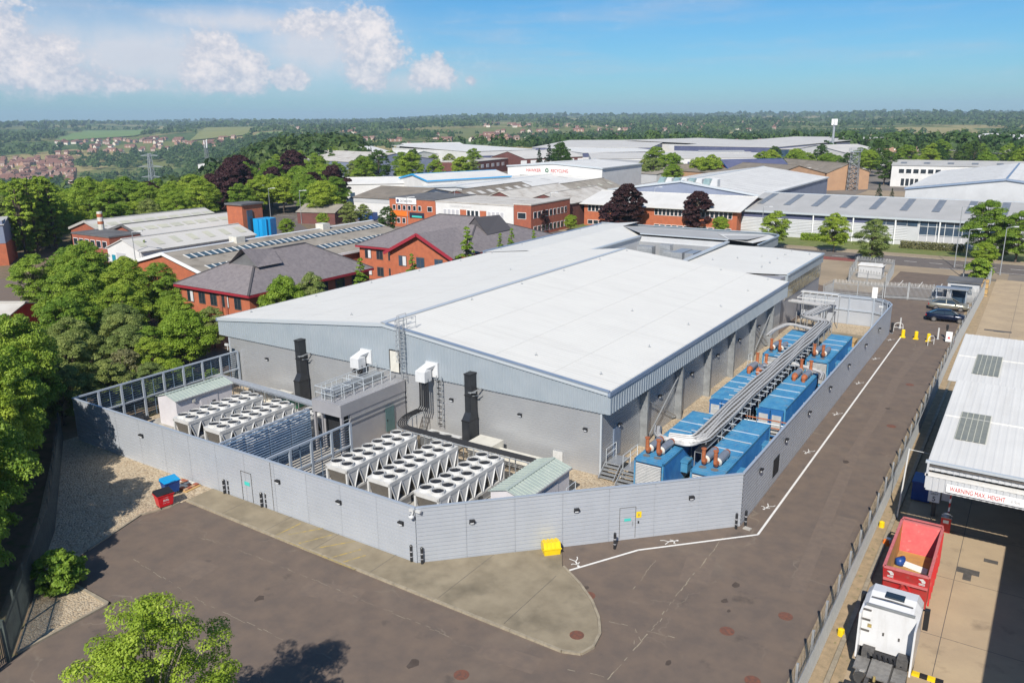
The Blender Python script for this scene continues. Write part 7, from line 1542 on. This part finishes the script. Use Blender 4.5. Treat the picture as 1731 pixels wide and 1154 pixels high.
scatter(20, 1290, 1500, 310, 430, ['green', 'bright', 'green2', 'dark'], 8)
scatter(26, 1500, 1760, 330, 520, ['pine', 'dark', 'green', 'pine', 'green2'], 8.5)
GL = {'green': 'mid green rounded tree in the middle-distance woodland', 'green2': 'broad full green tree in the middle-distance woodland', 'dark': 'dark green tree in the middle-distance woodland', 'olive': 'olive green tree in the middle-distance woodland', 'bright': 'light green tree in the middle-distance woodland', 'copper': 'purple copper beech in the middle-distance woodland', 'pine': 'tall dark conifer in the middle-distance woodland'}
for x, y, k, s in spots: tree(k, x, y, GL[k], k+' woodland trees', s*1.15)
for px, d in ((12, 185), (28, 182), (48, 190), (62, 186), (4, 178)): x, y = PD(px, d); tree('poplar', x, y, 'tall narrow poplar left of the white-roofed works', 'poplars by the works', 1.0)
for px, d in ((300, 262), (235, 270), (345, 255), (520, 232)): x, y = PD(px, d); tree('copper', x, y, 'purple copper beech standing out of the green wood', 'copper beeches at the wood edge', 1.0)
# ------------------------------------------------------------------ far houses and far woods
def house_mesh(wm, rm, w_, d_, e, r):
    mb = MB(); mb.box(-w_/2, w_/2, -d_/2, d_/2, -2, e); mb.face([(-w_/2, -d_/2, e), (-w_/2, d_/2, e), (-w_/2, 0, r)]).face([(w_/2, -d_/2, e), (w_/2, d_/2, e), (w_/2, 0, r)])
    mb.mi = 1; o = .4
    mb.face([(-w_/2-o, -d_/2-o, e-.2), (w_/2+o, -d_/2-o, e-.2), (w_/2+o, 0, r+.1), (-w_/2-o, 0, r+.1)]).face([(-w_/2-o, d_/2+o, e-.2), (w_/2+o, d_/2+o, e-.2), (w_/2+o, 0, r+.1), (-w_/2-o, 0, r+.1)]); mb.box(w_*.2, w_*.2+1, -.5, .5, r-.6, r+1.2)
    mb.mi = 2
    for x in (-w_*.3, 0, w_*.3): mb.box(x-.6, x+.6, -d_/2-.05, -d_/2, .9, 2.1).box(x-.6, x+.6, -d_/2-.05, -d_/2, 3.3, 4.5)
    return mb.mesh('house', [wm, rm, 'sign_white'])
HM = [('red brick house with brown tiled roof on the distant slope', house_mesh('house_wall', 'house_roof_brown', 10, 8, 5, 8.2)), ('red roofed brick house on the distant slope', house_mesh('house_wall', 'house_roof', 9, 8, 5, 8.4)), ('cream rendered house with red roof on the distant slope', house_mesh('house_cream', 'house_roof', 11, 8, 5, 8)), ('long brick terrace with red roof on the distant slope', house_mesh('house_wall', 'house_roof', 26, 8, 5, 8))]
hs_ = []; g = random.Random(5)
def houses(n, px0, px1, d0, d1, rows=True, kinds=(0, 1, 2, 3), mind=16):
    c = 0
    for _ in range(n*20):
        px = g.uniform(px0, px1); d = g.uniform(d0, d1)
        if rows: d = round(d/38)*38
        x, y = PD(px, d)
        if any((x-a)**2+(y-b)**2 < mind*mind for a, b in hs_): continue
        hs_.append((x, y)); k = g.choice(kinds); o = bpy.data.objects.new('house', HM[k][1]); C.objects.link(o); o.location = (x, y, float(ter(x, y))); o.rotation_euler = (0, 0, YAW+g.choice((-.35, -.3, 1.2, .25))+g.uniform(-.08, .08)); tag(o, HM[k][0], 'house', 'distant houses kind %s' % 'abcd'[k]); c += 1
        if c >= n: break
houses(80, -10, 110, 1350, 1850, kinds=(3, 1, 0, 1), mind=15); houses(60, 90, 300, 1950, 2400, kinds=(3, 1, 0, 2)); houses(14, 300, 420, 1900, 2100); houses(14, 490, 640, 1900, 2600, False); houses(26, 560, 900, 1300, 2100, False); houses(56, 820, 1180, 1500, 2600, False, mind=18); houses(44, 1050, 1330, 2000, 2900, False, (2, 1, 0), 18); houses(18, 1200, 1560, 620, 720, kinds=(0, 1), mind=14); houses(8, 20, 240, 420, 640, False, (1, 0), 40)
def wood(name, n, px0, px1, d0, d1, q, size, hgt, m, thin=None, fields=True):
    """far woodland nobody could count: leaf clumps of n crowns in one mesh"""
    g = np.random.default_rng(int(px0+d0)+n); px = g.uniform(px0, px1, n); d = np.sqrt(g.uniform(d0*d0, d1*d1, n))
    dx = (px-865.5)/FPX; dirx = _f[0]+_r2[0]*dx-_u2[0]*(205-577)/FPX; diry = _f[1]+_r2[1]*dx-_u2[1]*(205-577)/FPX; hh = np.hypot(dirx, diry); x = CAM[0]+dirx/hh*d; y = CAM[1]+diry/hh*d
    keep = np.ones(n, bool)
    if thin: keep &= (np.sin(x*.0061+y*.003)+np.sin(y*.0083-x*.004)+np.sin(x*.017+1)*.6+g.normal(size=n)*.3) > thin
    if fields:
        for _, _, pts in FIELDS:
            a, b, c, e = pts; t = np.clip((d-a[1])/(c[1]-a[1]), 0, 1); keep &= ~((d > min(a[1], b[1])-30) & (d < max(c[1], e[1])) & (px > a[0]*(1-t)+e[0]*t) & (px < b[0]*(1-t)+c[0]*t))
    if hs_:
        H_ = np.array(hs_)
        for k in np.nonzero(keep)[0]:
            dd = np.hypot(H_[:, 0]-x[k], H_[:, 1]-y[k]).min()
            if dd < 17: keep[k] = False
    x = x[keep]; y = y[keep]; d = d[keep]; n = len(x); z = ter(x, y); s = hgt*g.uniform(.65, 1.25, n)
    v = g.normal(size=(n, q, 3)); v /= np.linalg.norm(v, axis=2)[:, :, None]; v[:, :, 2] = np.abs(v[:, :, 2])*.75+v[:, :, 2]*.25
    bump = 1+.3*np.sin(v[:, :, 0]*5+g.random((n, 1))*6)*np.cos(v[:, :, 1]*5)
    pos = np.stack([x, y, z], 1)[:, None, :]+v*np.stack([s*.48, s*.48, s*.48], 1)[:, None, :]*bump[:, :, None]; pos[:, :, 2] += (s*.5)[:, None]
    nr = v+g.normal(size=v.shape)*.35; tint = np.clip(g.random((n, 1))*.7+g.random((n, q))*.3, 0, 1)
    sz = np.repeat(s, q)*size*(.7+.6*g.random(n*q))
    me = leafmesh(name, pos.reshape(-1, 3), nr.reshape(-1, 3), sz, m, tint.ravel(), .8); o = bpy.data.objects.new(name, me); C.objects.link(o); o['kind'] = 'stuff'; return o
wood('woodland', 1500, -80, 600, 400, 1000, 190, .1, 13, 'leaf_far', fields=False)
wood('woodland', 700, 560, 1800, 520, 900, 150, .11, 12, 'leaf_far', fields=False, thin=-.1)
wood('woodland', 3600, -120, 1850, 900, 1900, 70, .14, 12, 'leaf_far', thin=-.15)
wood('woodland', 6500, -150, 1900, 1900, 3600, 20, .3, 13, 'leaf_far', thin=-.05)
wood('woodland', 9000, -200, 1950, 3600, 8500, 10, .45, 18, 'leaf_far', thin=-.4)
# ------------------------------------------------------------------ masts and lamp columns
def lattice(name, label, x, y, h, w0, w1, m, arms=(), cat='mast', n=10, r=.09):
    z0 = float(ter(x, y)); t = thing(name, label, cat, (x, y, z0)); mb = MB(); cs = ((-1, -1), (1, -1), (1, 1), (-1, 1)); W_ = lambda k: (w0+(w1-w0)*(k/n)**.7)/2
    for (a, b) in cs: mb.tube([(a*W_(k), b*W_(k), h*k/n) for k in range(n+1)], r, 4)
    mb.build('leg', m, t, world=False); mb = MB()
    for k in range(n):
        for i in range(4):
            a, b = cs[i], cs[(i+1) % 4]; mb.bar((a[0]*W_(k), a[1]*W_(k), h*k/n), (b[0]*W_(k+1), b[1]*W_(k+1), h*(k+1)/n), r*1.1).bar((b[0]*W_(k), b[1]*W_(k), h*k/n), (a[0]*W_(k+1), a[1]*W_(k+1), h*(k+1)/n), r*1.1).bar((a[0]*W_(k), a[1]*W_(k), h*k/n), (b[0]*W_(k), b[1]*W_(k), h*k/n), r)
    mb.build('bracing', m, t, world=False)
    for (z, l) in arms:
        mb = MB(); c, s = math.cos(YAW-.2), math.sin(YAW-.2)
        for sg in (-1, 1): mb.bar((0, 0, z+1.2), (sg*l*c, sg*l*s, z), r*1.6).bar((0, 0, z), (sg*l*c, sg*l*s, z), r*1.6).bar((sg*l*.5*c, sg*l*.5*s, z), (sg*l*.5*c, sg*l*.5*s, z+.6), r)
        mb.build('cross_arm', m, t, world=False)
    return t
x, y = PD(245, 620); lattice('pylon', 'grey lattice electricity pylon with three pairs of arms in the wood', x, y, 42, 6.5, 1.6, 'galv', ((26, 8), (33, 9.5), (40.4, 7)), 'pylon', 12, .18)
x, y = PD(343, 480); t = lattice('radio_mast', 'slim lattice radio mast with white aerials in the wood', x, y, 28, 2.4, 1.2, 'galv_dull', n=10, r=.08); MB().tube([(-1, 0, 26), (-1, 0, 30)], .25, 6).tube([(1, 0, 26), (1, 0, 30)], .25, 6).tube([(0, 1, 26), (0, 1, 30.5)], .25, 6).build('aerial', 'sign_white', t, world=False)
p = P(1405, 270); t = thing('phone_mast', 'white phone mast with panel aerials above the far sheds', 'mast', (p.x, p.y, 0)); MB().tube([(0, 0, 0), (0, 0, 20)], [.9, .6], 8).build('pole', 'galv', t, world=False); mb = MB()
for k in range(6): a = R(60*k); mb.box(1.3*math.cos(a)-.3, 1.3*math.cos(a)+.3, 1.3*math.sin(a)-.3, 1.3*math.sin(a)+.3, 19.5, 23)
mb.build('aerial', 'sign_white', t, world=False)
p = P(1440, 322); t = lattice('lattice_tower', 'grey steel lattice tower with a top platform beside the depots', p.x, p.y, 13, 3.2, 2.6, 'galv_dull', n=8, r=.1); mb = MB(); railing(mb, [(-1.8, -1.8), (1.8, -1.8), (1.8, 1.8), (-1.8, 1.8), (-1.8, -1.8)], 13, 1.1, .05); mb.box(-1.8, 1.8, -1.8, 1.8, 12.9, 13); mb.build('platform', 'galv', t, world=False)
def lamp(px, py, h, label, arm=1.2, m='galv', group=None):
    p = P(px, py); t = thing('lamp_column', label, 'street lamp', (p.x, p.y, 0), YAW, group); MB().tube([(0, 0, 0), (0, 0, 1.2), (0, 0, h)], [.11, .08, .055], 8).build('column', m, t, world=False)
    MB().tube([(0, 0, h), (arm, 0, h+.12)], .045, 6).build('bracket', m, t, world=False); MB().box(arm-.1, arm+.6, -.13, .13, h+.06, h+.2).build('lantern', 'grp_white', t, world=False)
for px, py, h, l in ((1613, 452, 10, 'tall grey lamp column on the verge near the large tree'), (1628, 470, 7.5, 'lamp column at the yard entrance'), (1690, 465, 7.5, 'grey lamp column beyond the palisade fence'), (1286, 415, 7.5, 'thin lamp column beside the round street tree'), (1105, 372, 8, 'lamp column between the copper beeches'), (930, 385, 8, 'lamp column at the end of the brick row'), (510, 378, 8, 'lamp column beside the side road verge'), (458, 372, 8, 'lamp column near the blue silo'), (440, 365, 8, 'lamp column behind the blue silo'), (690, 395, 8, 'lamp column in front of the brick unit'), (770, 378, 8, 'lamp column before the white-fronted unit'), (232, 462, 7, 'lamp column on the works car park'), (575, 345, 8, 'lamp column by the side road trees')): lamp(px, py, h, l)
t = thing('goal_frame', 'pale concrete frame gantry at the wood edge', 'frame', (*PD(300, 250), -4)); MB().box(-3, -2.5, -.3, .3, -6, 8).box(2.5, 3, -.3, .3, -6, 8).box(-3.2, 3.2, -.3, .3, 8, 8.6).build('gantry', 'concrete', t, world=False)
mb = MB(); t = thing('red_conveyor', 'red and yellow steel conveyor in the skip yard', 'conveyor', (*P(560, 352)[:2], 0)); MB().bar((-6, 0, 2), (4, 2, 5), .8, .5).bar((-5, 0, 0), (-5, 0, 2.2), .3).bar((3, 2, 0), (3, 2, 4.6), .3).build('belt_frame', 'red', t, world=False); MB().box(-9, 2, 4, 4.4, 0, 3).build('yellow_wall', 'wood_tan', t, world=False)
for px, py, m, l in ((640, 367, 'dark_blue', 'blue waste skip beside the brick unit'), (622, 372, 'dark_blue', 'second blue waste skip by the flowering shrub')):
    p = P(px, py); t = thing('waste_skip', l, 'skip', (p.x, p.y, 0)); MB().box(-2.5, 2.5, -1, 1, .2, 2.0).build('shell', m, t, world=False); MB().box(-2.3, 2.3, -.8, .8, 2.0, 2.05).build('load', 'iron', t, world=False); MB().box(-2.6, 2.6, -1.1, -1, 1.85, 2.05).build('rim', m, t, world=False)
# ------------------------------------------------------------------ haze
mb = MB().box(-10200, 10200, -10200, 10200, -130, 160); hz = mb.build('haze', []); hz['kind'] = 'stuff'
hm = bpy.data.materials.new('haze'); hm.use_nodes = True; hm.node_tree.nodes.clear(); ho = hm.node_tree.nodes.new('ShaderNodeOutputMaterial'); hv_ = hm.node_tree.nodes.new('ShaderNodeVolumePrincipled')
hv_.inputs['Color'].default_value = (.60, .80, 1, 1); hv_.inputs['Density'].default_value = .00011; hv_.inputs['Anisotropy'].default_value = 0; hm.node_tree.links.new(hv_.outputs[0], ho.inputs['Volume']); hz.data.materials.append(hm)
